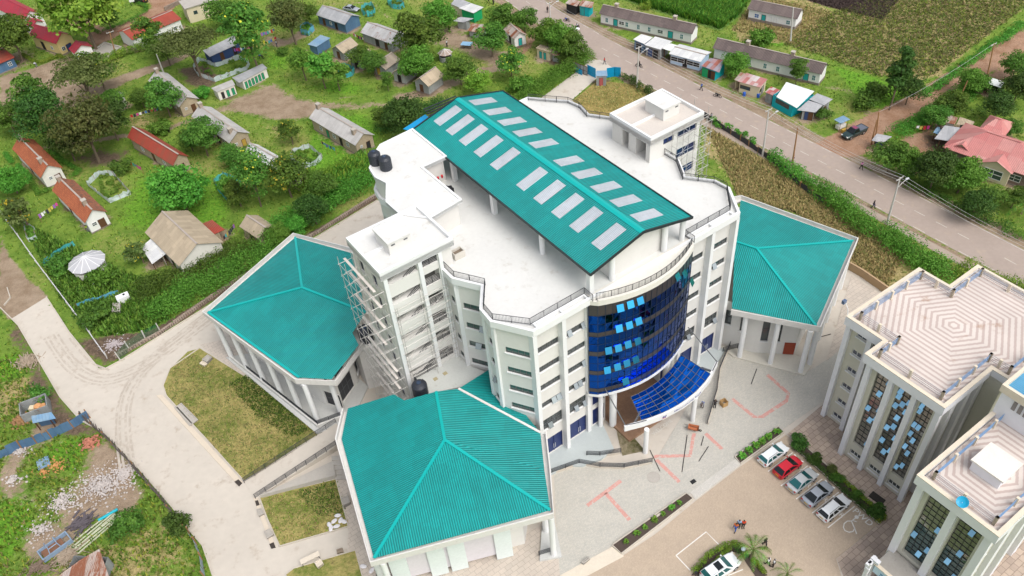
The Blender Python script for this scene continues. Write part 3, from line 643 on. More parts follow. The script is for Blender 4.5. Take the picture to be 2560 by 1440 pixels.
# entrance recess
en = MB(); wallh(en, (-7.6, .9), (-4.9, .9), 0, 8.4, [(.5, 2.5, .55, 3.85), (.5, 2.5, 4.7, 8.1)]); wallh(en, (4.9, .9), (7.6, .9), 0, 8.4, [(.2, 2.2, .55, 3.85), (.2, 2.2, 4.7, 8.1)]); wallh(en, (-4.9, .9), (-4.9, 5), 0, 8.4); wallh(en, (4.9, 5), (4.9, .9), 0, 8.4); wallh(en, (-4.9, 5), (4.9, 5), 0, 8.4); en.build('entrance_wall', wall_m, mbld)
for a in (-7.1, 5.1):
    for z0, z1 in ((.55, 3.85), (4.7, 8.1)): MB().poly((a, 1.03, z0), (a+2, 1.03, z0), (a+2, 1.03, z1), (a, 1.03, z1)).build('glazed_door', doorblue, mbld)
for u in (-3.6, -1.2, 1.2, 3.6):
    f = MB(); [f.beam((u+k, 4.9, .5), (u+k, 4.9, 3.4), .1) for k in (-1, -.35, .35, 1)]; [f.beam((u-1, 4.9, z), (u+1, 4.9, z), .1) for z in (.55, 1.4, 2.2, 3.0, 3.4)]; fo = f.build('timber_door', woodm, mbld)
    MB().poly((u-1, 4.95, .5), (u+1, 4.95, .5), (u+1, 4.95, 3.4), (u-1, 4.95, 3.4)).build('pane', pane_m, fo)
for u, v in ((-4.75, -.5), (4.75, -.5), (-6.2, .3), (6.2, .3)): MB().lathe((u, v, .3), [(.48 if abs(u) < 5 else .32, 0), (.48 if abs(u) < 5 else .32, 8.1)], 16).build('column', colm, mbld)
lob = TILE('lobby_tile', (.33, .195, .12), (.28, .165, .10), (.2, .12, .08), .4, .4, .01, .5, rot=TH)
MB().prism([(-4.9, 5), (-4.9, -4.0), (4.9, -4.0), (4.9, 5)], 0, .5).build('lobby_floor', lob, mbld)
MB().prism([(-16.2, .95), (-16.6, -1.6), (-13.6, -2.0), (-12.2, -3.2), (-9.6, -3.9), (-7.3, -3.7), (-5.6, .9)], -.1, .46).build('forecourt_platform', plat_m, mbld)
MB().prism([(5.6, .9), (7.6, -3.3), (10.5, -3.0), (13.2, -1.9), (16.6, -.5), (16.2, .95)], -.1, .46).build('forecourt_platform', plat_m, mbld)
# entrance canopy: white curved fascia on two columns, blue glass, tie rods
cp_ = [(-6.7+.1*0, -5.0), (-4.2, -5.95), (-1.5, -6.65), (1.5, -6.95), (4.4, -6.8), (7.3, -6.0), (10.2, -4.6)]
fa = MB(); fa.ring(cp_, .3, 5.0, 6.0, closed=False); cnp = fa.build('canopy_fascia', colm, mbld)
for u, v in ((-4.3, -7.05), (4.1, -7.15)): MB().lathe((u, v+.55, .05), [(.33, 0), (.33, 5.0)], 16).build('canopy_column', colm, mbld)
cgl = GLASS('canopy_glass', (.001, .095, .50), .05, .9); cgm = MB(); cmu = MB(); NX, NY = 9, 6
def cpt(i, j):
    t = i/NX; u0 = -3.2+t*10.1; u1 = -4.4+t*12.2; v0 = cv(u0, .02); v1 = -5.55-1.1*(1-((t-.5)*2)**2); s = j/NY; return (u0+(u1-u0)*s, v0+(v1-v0)*s, 6.5+(6.05-6.5)*s)
for i in range(NX):
    for j in range(NY): cgm.poly(cpt(i, j), cpt(i+1, j), cpt(i+1, j+1), cpt(i, j+1))
for i in range(NX+1): cmu.tube([tuple(Vector(cpt(i, j))+Vector((0, 0, .03))) for j in range(NY+1)], .035, 4)
for j in range(NY+1): cmu.tube([tuple(Vector(cpt(i, j))+Vector((0, 0, .03))) for i in range(NX+1)], .035, 4)
cgo = cgm.build('canopy_glass', cgl, mbld); cmu.build('glazing_bar', frame_m, cgo)
tb = MB(); tb.tube([(-6.6, .3, 10.9), (-6.5, -4.8, 6.1)], .07); tb.tube([(9.0, .2, 9.6), (10.0, -4.5, 6.1)], .07); tb.tube([(-6.5, -4.9, 6.12), (-5.5, -5.4, 6.12), (-3.9, -6.0, 6.12)], .06); tb.tube([(10.1, -4.55, 6.12), (8.4, -5.35, 6.12)], .06); [tb.beam(a, b, .16, .3) for a, b in (((-5.6, -5.3, 5.7), (-3.7, -4.6, 6.2)), ((8.6, -5.3, 5.7), (7.4, -4.2, 6.4)))]; tb.build('tie_rod', frame_m, mbld)
# the long gable roof over the terrace
EV, RG, RU, V0, V1 = 29.1, 31.1, 7.8, .2, 39.3
for sgn in (-1, 1):
    r_ = MB(); e = Vector((RU*sgn, 0, EV-RG)).normalized(); up = Vector((-e.z*sgn, 0, abs(e.x)))*.1
    a, b, c, d = (0, V0, RG), (RU*sgn, V0, EV), (RU*sgn, V1, EV), (0, V1, RG); lo_ = [(p[0], p[1], p[2]-.12) for p in (a, b, c, d)]
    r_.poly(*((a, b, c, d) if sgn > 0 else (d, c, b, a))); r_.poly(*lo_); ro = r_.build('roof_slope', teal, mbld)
    fx = MB(); fx.beam(b, c, .16, .26); fx.beam(a, b, .14, .34); fx.beam(d, c, .14, .3); fx.build('fascia', blackm, ro)
    ctrs = [(1129,282),(1163,303),(1199,326),(1238,353),(1283,382),(1343,437),(1387,470),(1434,503),(1483,535),(1538,578)] if sgn < 0 else [(1190,256),(1226,281),(1264,306),(1303,333),(1342,362),(1405,406),(1453,437),(1505,470),(1556,504),(1605,541)]
    for q in ctrs:
        h = hitp(q, a, b, c); v = h[1]; s_ = MB(); t0, t1 = (.13, .62)
        P0 = lambda t, vv: (RU*sgn*t, vv, RG+(EV-RG)*t+.035)
        s_.add([P0(t0, v-.85), P0(t1, v-.85), P0(t1, v+.85), P0(t0, v+.85)]+[(p[0], p[1], p[2]-.07) for p in (P0(t0, v-.85), P0(t1, v-.85), P0(t1, v+.85), P0(t0, v+.85))], [(0, 1, 2, 3) if sgn > 0 else (3, 2, 1, 0), (0, 1, 5, 4), (1, 2, 6, 5), (2, 3, 7, 6), (3, 0, 4, 7)]); s_.build('skylight', skyl, ro)
rc = MB(); [rc.poly((0, V0-.02, RG+.06), (0, V1, RG+.06), (.42*k, V1, RG-.04), (.42*k, V0-.02, RG-.04)) for k in (-1, 1)]; rc.build('ridge_cap', tealp, mbld)
for u, v in [(-7.2, 1.0), (-3.8, 1.2), (4.2, 1.0), (7.3, 1.2), (-7.1, 10.2), (-7.1, 20.5), (-7.1, 30), (7.3, 10.2), (7.3, 20.5), (7.3, 30), (-7.0, 38), (7.2, 38)]:
    zt = RG+(EV-RG)*abs(u)/RU-.32; m_ = MB().box((u, v, (25.3+zt)/2), (.62, .62, zt-25.3)) if (abs(u) > 5 and v > 20) or (u < -7 and v < 2) else MB().lathe((u, v, 25.3), [(.36, 0), (.36, zt-25.4)], 14); m_.build('terrace_column', colm, mbld)
gw = MB(); gw.add([(-3.8, 1.5, 25.3), (4.4, 1.5, 25.3), (4.4, 1.5, RG-4.4*2/7.8-.15), (0, 1.5, RG-.15), (-3.8, 1.5, RG-3.8*2/7.8-.15)], [(0, 1, 2, 3, 4)]); wallh(gw, (-3.8, 30), (-3.8, 1.5), 25.3, 29.9); wallh(gw, (4.4, 1.5), (4.4, 30), 25.3, 29.7); gw.build('gable_wall', wall_m, mbld)
# upper flat slab (lift and tank room) left of the gable roof
US = [(-11.25, 21.1), (-11.35, 30.4), (-7.6, 30.4), (-7.6, 39.4), (-13.1, 39.0), (-14.6, 37.8), (-17.0, 35.0), (-17.4, 32.7), (-16.9, 30.5), (-18.9, 27.0), (-18.8, 23.6), (-16.4, 20.5)]
usl = MB().prism(US, 28.85, 29.2, bottom=True).build('upper_roof_slab', slabm, mbld); MB().ring(US, .28, 28.8, 29.34).build('coping', colm, usl)
MB().prism(offset(US, -.45), 25.3, 28.85, top=False).build('upper_room_wall', wall_m, mbld)
# stair towers
def tower(u0, u1, v0, v1, left):
    zt = 28.4; t_ = MB(); bk_ = MB(); fp = P('tower_roof_tan', (.56, .51, .46), .9, .07, .5) if not left else slabm
    o0, o1 = ((u0+.55, u0+4.55), (u0+5.2, u0+7.3)) if left else ((u0+2.4, u0+4.3), (u0+4.95, u0+8.6))
    h1 = [(o0[0]-u0, o0[1]-u0, zz, zz+1.25) for zz in (27.0, 23.72, 20.4, 17.1, 13.8, 10.5)]; h2 = [(o1[0]-u0, o1[1]-u0, zz, zz+(1.4 if k == 0 else 1.9)) for k, zz in enumerate((27.0, 23.94, 20.5, 17.25, 13.95, 10.6))]
    if not left: h1 = [(o0[0]-u0, o0[1]-u0, zz-.1, zz+1.3) for zz in (27.2, 23.9, 20.5, 17.1, 13.8)]; h2 = [(o1[0]-u0, o1[1]-u0, zz-.1, zz+1.4) for zz in (27.1, 23.75, 20.4, 17.1, 13.8)]
    wallh(t_, (u0, v0), (u1, v0), 0, zt, h1+h2, 1.3 if left else .2, bk_)
    sv = [(1.3, 2.5, zz, zz+1.9) for zz in (25.4, 22, 18.7, 15.3, 12, 8.6, 5)]+[(4.6, 5.8, zz, zz+1.9) for zz in (25.4, 22, 18.7, 15.3, 12, 8.6, 5)]
    wallh(t_, (u0, v1), (u0, v0), 0 if left else 25.3, zt, sv if left else [(2.1, 3.4, 25.35, 28.2), (4.9, 6.9, 25.35, 28.2)], .25 if left else 3.2, bk_)
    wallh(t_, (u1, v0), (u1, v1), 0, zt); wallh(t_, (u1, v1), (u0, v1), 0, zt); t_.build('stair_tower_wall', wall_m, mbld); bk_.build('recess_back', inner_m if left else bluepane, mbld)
    if left:
        windows(mbld, (u0, v1), (u0, v0), sv[:14], .25, mull=2, glass=bluepane, sill=False, name='slit_window')
        for a, b, c, d in h2: rr = MB(); railing(rr, [(u0+a, v0+.15), (u0+b, v0+.15)], c-.1, min(1.1, d-c), bars='h', post=1); rr.build('balcony_railing', railm, mbld)
        for a, b, c, d in h1: rr = MB(); rr.beam((u0+b-1.9, v0+.2, c), (u0+b-.05, v0+.2, d), .06); rr.beam((u0+b-1.5, v0+.2, c), (u0+b-.05, v0+.2, d-.35), .05); rr.beam((u0+b-1.1, v0+.2, c), (u0+b-.05, v0+.2, d-.7), .05); rr.build('stair_railing', railm, mbld)
        for a, b, c, d in h1: fl = MB(); [fl.box((u0+a+.5+k*.42, v0+1.0, c+.05+k*.15), (.42, .9, .16)) for k in range(8)]; fl.build('stair_flight', P('stair_concrete', (.42, .41, .385), .9), mbld)
        for uu in (u0+.25, u0+4.88, u0+7.65): MB().box((uu, v0-.05, 14.2), (.5, .5, 28.3)).build('pilaster', colm, mbld)
    else: windows(mbld, (u0, v0), (u1, v0), h1+h2, .2, mull=2, glass=bluepane, sill=False)
    O_ = [(u0-.3, v0-.35), (u1+.3, v0-.35), (u1+.3, v1+.3), (u0-.3, v1+.3)]
    s_ = MB().prism(O_, 28.4, 29.15, bottom=True).build('tower_roof_slab', fp, mbld); MB().ring(O_, .3, 28.36, 29.62).build('parapet', colm, s_)
    bx = (-23.5, -20.6, 17.7, 21.1) if left else (19.4, 22.4, 17.7, 21.3)
    b_ = MB(); b_.prism([(bx[0], bx[2]), (bx[1], bx[2]), (bx[1], bx[3]), (bx[0], bx[3])], 29.1, 30.85); bo = b_.build('lift_motor_room', wall_m, mbld); MB().prism(offset([(bx[0], bx[2]), (bx[1], bx[2]), (bx[1], bx[3]), (bx[0], bx[3])], .12), 30.85, 31.05, bottom=True).build('lid', fp if left else slabm, bo)
    [MB().box((x, bx[2]-.02, 30.5), (.5, .06, .16)).build('vent', frame_m, bo) for x in (bx[0]+.6, bx[1]-.6)]
    up = MB(); up.prism([(O_[0][0]+.3, (v0+v1)/2-.15), (bx[0], (v0+v1)/2-.15), (bx[0], (v0+v1)/2+.15), (O_[0][0]+.3, (v0+v1)/2+.15)], 29.1, 29.45); up.build('upstand', colm, s_)
tower(-25.95, -16.6, 15.6, 23.3, True); tower(15.2, 24.4, 15.6, 23.3, False)
# low link roof between block and halls
lk = [(-24.9, 15.6), (-18.0, 15.6), (-17.9, 12.9), (-16.6, 10.2), (-20.8, 10.7), (-25.2, 12.6)]
MB().prism(lk, 0, 9.9).build('link_block', P('link_screed', (.55, .56, .53), .85, .06, .6, stain=((.45, .44, .40), .6)), mbld)
hb = MB(); [hb.box((u, 13.9, 9.93), (.55, .5, .06)) for u in (-22.7, -21.2)]; hb.build('hatch', P('hatch_tan', (.42, .36, .22), .8), mbld)
rr = MB(); railing(rr, [(-25.1, 12.9), (-24.9, 15.5), (-20.8, 15.5)], 9.9, 1., bars='h'); rr.build('link_railing', railm, mbld)
# things standing on the roofs
def tank(u, v, z, lab, s=1.0):
    t = thing('water_tank', lab, 'tank', LW(u, v, z), group='black plastic water tanks'); m_ = P('tank_black', (.022, .026, .036), .45, .1, 1.5, spec=.5)
    prof = [(.78, 0), (.82, .08)]; 
    for k in range(5): prof += [(.84, .15+k*.28), (.84, .30+k*.28), (.81, .36+k*.28)]
    MB().lathe((0, 0, 0), [(r*s, z_*s) for r, z_ in prof+[(.82, 1.6), (.6, 1.85), (.3, 1.95)]], 20).build('body', m_, t, smooth=False)
    MB().lathe((0, 0, 1.93*s), [(.24*s, 0), (.26*s, .06*s), (.22*s, .12*s)], 12).build('lid', P('tank_lid', (.03, .05, .09), .5), t)
    r_ = MB(); [r_.beam((0, 0, 1.96*s), (math.cos(a)*.8*s, math.sin(a)*.8*s, 1.66*s), .09, .06) for a in [k*math.pi/3 for k in range(6)]]; r_.build('rib', m_, t)
tank(-15.7, 35.4, 29.2, 'black water tank on the upper white roof, the one further from the camera'); tank(-15.2, 33.4, 29.2, 'black water tank on the upper white roof, nearest of the pair')
tank(-26.0, 26.8, 9.0, 'black and blue water tank beside the scaffolded left stair tower', 1.25); tank(-25.4, 13.1, 9.6, 'dark blue water tank behind the roof of the nearest teal hall', 1.2)
pb = thing('planter_box', 'square concrete planter box alone on the white roof terrace', 'planter', LW(-15.4, 16.4, 25.3), TH)
b_ = MB(); b_.ring([(-.75, -.55), (.75, -.55), (.75, .55), (-.75, .55)], .12, 0, .95); b_.build('box', P('planter_conc', (.56, .53, .47), .9), pb); MB().prism([(-.63, -.43), (.63, -.43), (.63, .43), (-.63, .43)], .05, .6).build('soil', P('dry_soil', (.19, .15, .11), .95), pb)
solo('debris_bundle', MB().box((-9.7, 27.9, 25.75), (1.5, 1.3, .9), .4).box((-9.2, 28.4, 25.6), (1.2, .9, .6), -.3).box((-10.4, 28.2, 25.5), (1.5, .2, .2), .8), P('black_sheet', (.015, .015, .018), .6), 'black sheeted bundle on the terrace under the eave of the gable roof', 'bundle', local=True)
for k in range(3): solo('fire_bucket', MB().lathe((-10.3+k*.62, 29.9, 26.7), [(.12, 0), (.17, .42), (.05, .5)], 10), P('bucket_red', (.55, .02, .03), .5), 'small red fire bucket hung on the white recess wall beside the gable roof', 'bucket', 'three red fire buckets in a row', local=True)
# scaffolding
scf = P('scaffold_tube', (.50, .48, .45), .5, .15, 2, metal=.3); plk = P('scaffold_plank', (.62, .57, .52), .9, .2, 1.5)
def scaffold(label, a, b, dpt, z0, z1, nb, planks):
    "tubular scaffold standing from a to b (facade metres), dpt metres deep on the right"
    A, B = Vector(a), Vector(b); e = (B-A); L = e.length; e.normalize(); n = Vector((e.y, -e.x)); t = thing('scaffolding', label, 'scaffold', (*((A+B)/2), 0), frame='l'); m_ = MB(); r_ = .034
    q = lambda s, d, z: (A.x+e.x*s+n.x*d, A.y+e.y*s+n.y*d, z); lv = np.arange(z0+1.8, z1, 1.9)
    for i in range(nb+1):
        s = L*i/nb
        for d in (.15, dpt): m_.tube([q(s, d, z0), q(s, d, z1+random.uniform(-.5, .8))], r_, 5)
        for z in lv: m_.tube([q(s, .05, z), q(s, dpt+.2, z)], r_, 4)
    for z in lv:
        for d in (.15, dpt): m_.tube([q(-.3, d, z), q(L+.3, d, z)], r_, 4)
    for k, z in enumerate(lv[:-1]):
        i = k % nb; m_.tube([q(L*i/nb, dpt, z), q(L*(i+1)/nb, dpt, z+1.9)], r_*.8, 4); m_.tube([q(L*(nb-i-1)/nb+.2, .15, z), q(L*(nb-i)/nb, dpt, z+1.9)], r_*.8, 4)
    m_.build('frame', scf, t)
    if planks:
        for k, z in enumerate(lv):
            if k % 2 == 0 or random.random() < .6: MB().beam(q(-.6+random.uniform(0, 1), dpt*.5, z+.06), q(L+.4-random.uniform(0, 2), dpt*.5, z+.06), .32, .06).build('plank', plk, t)
scaffold('dense grey tube scaffold with planks down the left face of the left stair tower', (-26.1, 23.2), (-26.1, 15.4), 1.9, 0.2, 27.5, 4, True)
scaffold('thin tube scaffold across the open front bays of the left stair tower', (-25.4, 15.4), (-18.3, 15.4), .9, 9.9, 24.0, 2, False)
scaffold('light tube scaffold around the outer corner of the right stair tower', (18.8, 15.3), (25.2, 15.3), 1.1, 0.2, 29, 3, False)
scaffold('light tube scaffold on the road side of the right stair tower', (24.6, 15.6), (24.6, 21), 1.3, 0.2, 29, 2, False)
# rear lean-to: black slats and a blue sheet showing past the back of the gable roof
for k in range(4): a, b = GL(1058+k*5, 274+k*5, 28.6), GL(1140+k*2, 240+k*6, 28.6); MB().beam((*a, 28.6), (*b, 28.6), .22, .1).build('rear_slat', blackm, mbld)
q = [GL(*p, 27.0) for p in ((1008, 322), (1063, 286), (1075, 296), (1022, 326))]; MB().prism(q, 26.9, 27.0, bottom=True).build('rear_blue_sheet', P('sheet_blue', (.0, .27, .55), .5, .08, 1), mbld)
# ---------------------------------------------------------------- three teal roofed halls round the block
GE = 9.3; PKZ = 12.0
def gutter(mb, line, z0=8.75, z1=9.72, d=.75, wd=.16):
    "white box gutter: outer wall, floor and inner edge along an eave line given outside-on-the-right"
    o = offset_line(line, -d); i_ = offset_line(line, .12); ow = offset_line(line, -d+wd)
    for k in range(len(line)-1):
        mb.prism([o[k], o[k+1], ow[k+1], ow[k]], z0, z1, bottom=True); mb.prism([ow[k], ow[k+1], i_[k+1], i_[k]], z0, z0+.28, bottom=True)
def capline(mb, a, b, wd=.36):
    a, b = Vector(a), Vector(b); mb.beam((a.x, a.y, a.z+.06), (b.x, b.y, b.z+.06), wd, .10)
def hall(name, label, faces, caps, gut, walls, cols, holes, base):
    t = thing(name, label, 'hall', (*base, 0), frame='l')
    for f in faces:
        m_ = MB()
        for tri in f: m_.poly(*tri)
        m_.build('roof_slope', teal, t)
    c_ = MB(); [capline(c_, a, b) for a, b in caps]; c_.build('ridge_cap', tealp, t)
    g = MB(); g2 = MB()
    for ln in gut: gutter(g, ln)
    g.build('gutter', conc_g, t)
    w_ = MB()
    for i in range(len(walls)-1): wallh(w_, walls[i], walls[i+1], 0, 9.1, holes.get(i, ()), .2)
    w_.build('wall', wall_m, t)
    for i, hs in holes.items():
        lo = [h for h in hs if h[2] < 1.2 and len(h) < 5]; hi = [h for h in hs if not (h[2] < 1.2 and len(h) < 5)]
        windows(t, walls[i], walls[i+1], [h for h in hi], .2, mull=.95)
        windows(t, walls[i], walls[i+1], lo, .2, mull=1.1, sill=False, glass=P('steel_door', (.035, .037, .042), .5, .15, 1), name='door')
    for p in cols: MB().lathe((p[0], p[1], .1), [(.36, 0), (.36, 8.55)], 14).build('column', colm, t)
    return t
def E_(x, y, z=GE): return (*GL(x, y, z), z)
# west hall
Lc, Tp, B1 = E_(520, 781), E_(738, 593), E_(748, 944); PK = (*GL(755, 719, PKZ), PKZ)
A_ = [hitp(q, Lc, B1, PK) for q in ((829, 948), (897, 862), (881, 832), (915, 781))]; XR = E_(880, 633); RE = A_[3]
hw = [(Lc[0]+2.6, Lc[1]-1.2), (B1[0]+2.4, B1[1]+1.6), (-33.0, 25.8), (-28.6, 28.4), (-26.4, 31.5), (-26.2, 36), (-21, 44.5), (Tp[0], Tp[1]-2.5)]
def along(p, q, n): return [(p[0]+(q[0]-p[0])*k/(n-1), p[1]+(q[1]-p[1])*k/(n-1)) for k in range(n)]
L01 = math.hypot(hw[1][0]-hw[0][0], hw[1][1]-hw[0][1]); L12 = math.hypot(hw[2][0]-hw[1][0], hw[2][1]-hw[1][1]); L23 = math.hypot(hw[3][0]-hw[2][0], hw[3][1]-hw[2][1])
west = hall('teal_hall', 'white columned hall with teal roof on the far left side of the tall block', [[(PK, Lc, B1, A_[0], A_[1], A_[2], A_[3])], [(PK, Tp, Lc)], [(PK, RE, XR), (PK, XR, Tp)]],
  [(PK, Lc), (PK, Tp), (PK, RE), (Lc, B1)], [[XR[:2], Tp[:2], Lc[:2], B1[:2], (-33.2, 22.9), (-27.4, 26.6)]], hw,
  [*along((Lc[0]+.3, Lc[1]-1.3), (-36.5, 25.5), 6), (-33.3, 24.6), *along((Tp[0]-.5, Tp[1]-.3), (Lc[0]+1.0, Lc[1]+.3), 6)[:-1]],
  {0: [(L01*k/6+.9, L01*k/6+2.6, 5.2, 7.2, 1) for k in range(6)]+[(L01*k/6+.9, L01*k/6+2.6, 1.3, 3.3, 1) for k in (0, 2, 4)], 1: [(1.2, 2.2, 5.9, 7.2, 1), (.5, 3.1, .5, 3.4)], 2: [(1.0, 3.2, 5.3, 7.3, 1), (1.0, 4.2, .5, 4.0)], 3: [(.6, 1.8, 5.2, 7.3, 1), (.6, 1.8, 1.3, 3.6, 1)]}, (-31, 39))
pf = MB(); pf.prism([(Lc[0]-.4, Lc[1]-.6), (-37.5, 23.7), (-32.7, 22.6), (-27.8, 26.8), (-30, 40)], -.1, .3); pf.build('plinth', P('plinth_grey', (.50, .50, .48), .85, .08, .6), west)
pw = MB(); cl_ = along((Lc[0]+.2, Lc[1]-1.3), (-36.85, 24.6), 6); pw.ring(cl_, -.2, .3, 1.0, closed=False); pw.ring([(-36.85, 24.6), (-33.6, 23.9)], -.2, .3, 1.0, closed=False); pw.build('parapet_wall', wall_m, west)
pr = MB(); railing(pr, cl_[1:], 1.0, .75, bars='h'); railing(pr, [(-36.85, 24.6), (-33.6, 23.9)], 1.0, .75, bars='h'); pr.build('railing', railm, west)
MB().prism([(-27.9, 26.4), (-25.2, 25.6), (-24.6, 28.5), (-26.4, 30.8), (-27.6, 29.6)], 0, 9.0).build('tank_deck', conc_g, west)
# near hall
P1, P2, P3 = E_(854, 1097), E_(935, 1396), E_(1376, 1276); PK = (*GL(1112, 1100, PKZ), PKZ)
W_ = [hitp(q, P1, P2, PK) for q in ((869.5, 1021), (985, 986), (1011, 1001), (1090, 979))]; RE = W_[3]
e1, e2 = E_(1361, 1175), E_(1351, 1082); Vv = hitp((1146, 972), PK, e1, e2); Vt = E_(1222, 924, 10.4)
nb = [(P1[0]+2.2, P1[1]), (P2[0]+1.9, P2[1]+1.7), (-24.6, -7.4), (-22.2, -4.9), (-19.8, 0), (-20, 9), (-33, 14.8)]
nl = math.hypot(nb[2][0]-nb[1][0], nb[2][1]-nb[1][1])
near = hall('teal_hall', 'white hall with teal roof nearest the camera, at the front left corner of the block', [[(PK, W_[3], W_[2], W_[1], W_[0], P1, P2)], [(PK, P2, P3)], [(PK, P3, e1), (PK, e1, e2), (PK, e2, Vv), (PK, Vv, RE)], [(Vv, e2, Vt)]],
  [(PK, P2), (PK, P3), (PK, RE)], [[W_[0][:2], P1[:2], P2[:2], P3[:2], e1[:2], e2[:2]]], nb,
  [(-22.75, -10.75), *along((P3[0]-1.2, P3[1]-.2), (e2[0]-.3, e2[1]-.8), 4)[1:], (P2[0]+.6, P2[1]-.6), *along((P1[0]+.1, P1[1]-1), (P2[0]+.3, P2[1]+1.5), 4)],
  {1: [(nl*.36, nl*.50, .25, .5, 1), (nl*.62, nl*.78, .3, .55, 1)], 0: [(3, 4.4, 5.2, 7.2, 1), (7, 8.4, 5.2, 7.2, 1), (11, 12.4, 5.2, 7.2, 1)], 2: [(.8, 2.4, 4.6, 7.2, 1)], 3: [(1, 2.4, 5, 7.2, 1)]}, (-29, 4))
fl_ = MB(); fl_.beam((Vv[0], Vv[1], Vv[2]+.08), (e2[0], e2[1], e2[2]+.1), .3, .08); fl_.build('flashing', conc_g, near)
d = Vector((nb[2][0]-nb[1][0], nb[2][1]-nb[1][1])).normalized(); nn = Vector((d.y, -d.x)); mint = P('pier_mint', (.66, .71, .695), .8, .05, .4)
for s in (.06, .335, .485, .83): c = Vector(nb[1])+d*nl*s+nn*.55; MB().box((c.x, c.y, 4.5), (2.0, 1.3, 8.6), math.atan2(d.y, d.x)).build('pier', mint, near)
fw = MB(); fw.prism([(Vector(nb[1])+d*nl*.1+nn*.9)[:], (Vector(nb[1])+d*nl*.86+nn*.9)[:], (Vector(nb[1])+d*nl*.86)[:], (Vector(nb[1])+d*nl*.1)[:]], 1.0, 9.0, bottom=True); fw.build('front_panel', P('panel_lilac', (.63, .59, .62), .85, .05, .3), near)
lp = MB(); lp.prism([(-22.2, -11.6), (-18.9, -5.2), (-19.5, -4.4), (-24.6, -10.4)], -.1, .4); lp.build('plinth', P('plinth_grey', (.5, .5, .48), .85), near)
rr = MB(); railing(rr, [(-24.3, -9.9), (-22.9, -10.4)], .5, 1., bars='h'); rr.build('railing', railm, near)
# east hall
A0, Be, Ce, De = E_(1852, 500), E_(2133, 602), E_(2040, 815), E_(1830, 771); PK = (*GL(1892, 621, PKZ), PKZ); RE = (*GL(1838, 604, PKZ), PKZ)
eb = [(16.6, 1.6), (19.3, -3.3), (23.4, -7.2), (38.2, -1.2), (32.5, 13.6), (20, 15)]
elen = math.hypot(eb[2][0]-eb[1][0], eb[2][1]-eb[1][1]); el0 = math.hypot(eb[1][0]-eb[0][0], eb[1][1]-eb[0][1])
east = hall('teal_hall', 'white columned hall with teal hipped roof on the right of the block, towards the road', [[(PK, Be, Ce)[::-1]], [(PK, RE, A0, Be)], [(PK, Ce, De, RE)]], [(PK, Be), (PK, Ce), (PK, RE)],
  [[De[:2], Ce[:2], Be[:2], A0[:2], (20, 22)]], eb, [(17.3, -2.6), (19.7, -6.2), (21.7, -9.9), (23.8, -9.7), *along((25, -8.9), (39.5, -2.4), 5)],
  {0: [(.9, 1.9, 4.6, 7.4, 1), (3.2, 4.2, 3.9, 7.4, 1)], 1: [(elen*.12, elen*.30, 2.8, 7.4, 1), (elen*.42, elen*.60, 2.8, 7.4, 1)], 2: [(.6, 1.8, 5.6, 7.3, 1)]}, (28, 4))
f = MB(); p0 = Vector(eb[1]); d = (Vector(eb[2])-p0).normalized(); n = Vector((d.y, -d.x)); c = p0+d*elen*.86+n*.06
MB().box((c.x, c.y, 1.6), (1.5, .14, 2.3), math.atan2(d.y, d.x)).build('red_door', P('door_red', (.28, .05, .022), .6, .1, 2), east, label='red panelled door')
pl = MB(); pl.prism([(16.5, 1.2), (16.6, -2.2), (21.6, -10.7), (24.4, -9.9), (23.4, -7), (19.4, -3)], -.1, .32); pl.build('plinth', P('plinth_beige', (.56, .53, .46), .9, .07, .5), east)
ra_ = MB(); railing(ra_, [(16.0, -.6), (18.2, -1.4)], .4, 1.0, bars='h'); ra_.build('railing', railm, east)
rmp = MB(); rmp.add([(16.3, 1.0, .45), (18.6, -1.8, .1), (20, -.8, .1), (17.6, 2.0, 1.2)], [(0, 1, 2, 3)]); rmp.build('ramp', conc2, east)
# front ramps with black rails
for lab, px, z in (('curved black railing along the front ramp left of the entrance', [(1380,1187),(1448,1163),(1500,1172),(1560,1174),(1630,1160)], .7), ('short black railing at the edge of the grey forecourt', [(1467,1143),(1500,1144),(1552,1136)], .7), ('long black railing curving down right of the blue canopy', [(1825,868),(1812,895),(1798,930),(1792,980),(1768,1062)], .6)):
    ps = [GL(*q) for q in px]; m_ = MB(); railing(m_, ps, .3, 1.0, bars='h'); m_.ring(ps, .14, 0, .42, closed=False); t = thing('ramp_railing', lab, 'railing', (*ps[0], 0), frame='l')
    mm = MB(); railing(mm, ps, .42, .95, bars='h'); mm.build('rails', railm, t); kk = MB(); kk.ring(ps, .16, -.1, .42, closed=False); kk.build('kerb', kerbm, t)
# access ramp to the near hall with railings, and steps
ra = thing('access_ramp', 'pale concrete ramp with black railings climbing to the near teal hall', 'ramp', (-42, 18, 0), frame='l')
q = [GL(612, 1208), GL(846, 1072), GL(870, 1112), GL(640, 1248)]
m_ = MB(); m_.add([(*q[0], .12), (*q[1], 1.3), (*q[2], 1.3), (*q[3], .12), (*q[0], 0), (*q[1], 0), (*q[2], 0), (*q[3], 0)], [(3, 2, 1, 0), (0, 1, 5, 4), (2, 3, 7, 6)]); m_.build('slope', conc, ra)
for a, b in ((q[0], q[1]), (q[3], q[2])):
    m_ = MB(); L = 9
    for k in range(L+1): t_ = k/L; m_.beam((a[0]+(b[0]-a[0])*t_, a[1]+(b[1]-a[1])*t_, .12+1.18*t_), (a[0]+(b[0]-a[0])*t_, a[1]+(b[1]-a[1])*t_, 1.15+1.18*t_), .06)
    for h_ in (.3, .5, .7, .9, 1.05): m_.beam((*a, .12+h_), (*b, 1.3+h_), .04)
    m_.build('railing', railm, ra)
sp_ = MB(); s0 = GL(655, 1246); s1 = GL(835, 1160); s2 = GL(842, 1196); sp_.prism([s0, s1, s2], 0, .75); sp_.build('retaining_wall', conc2, ra)
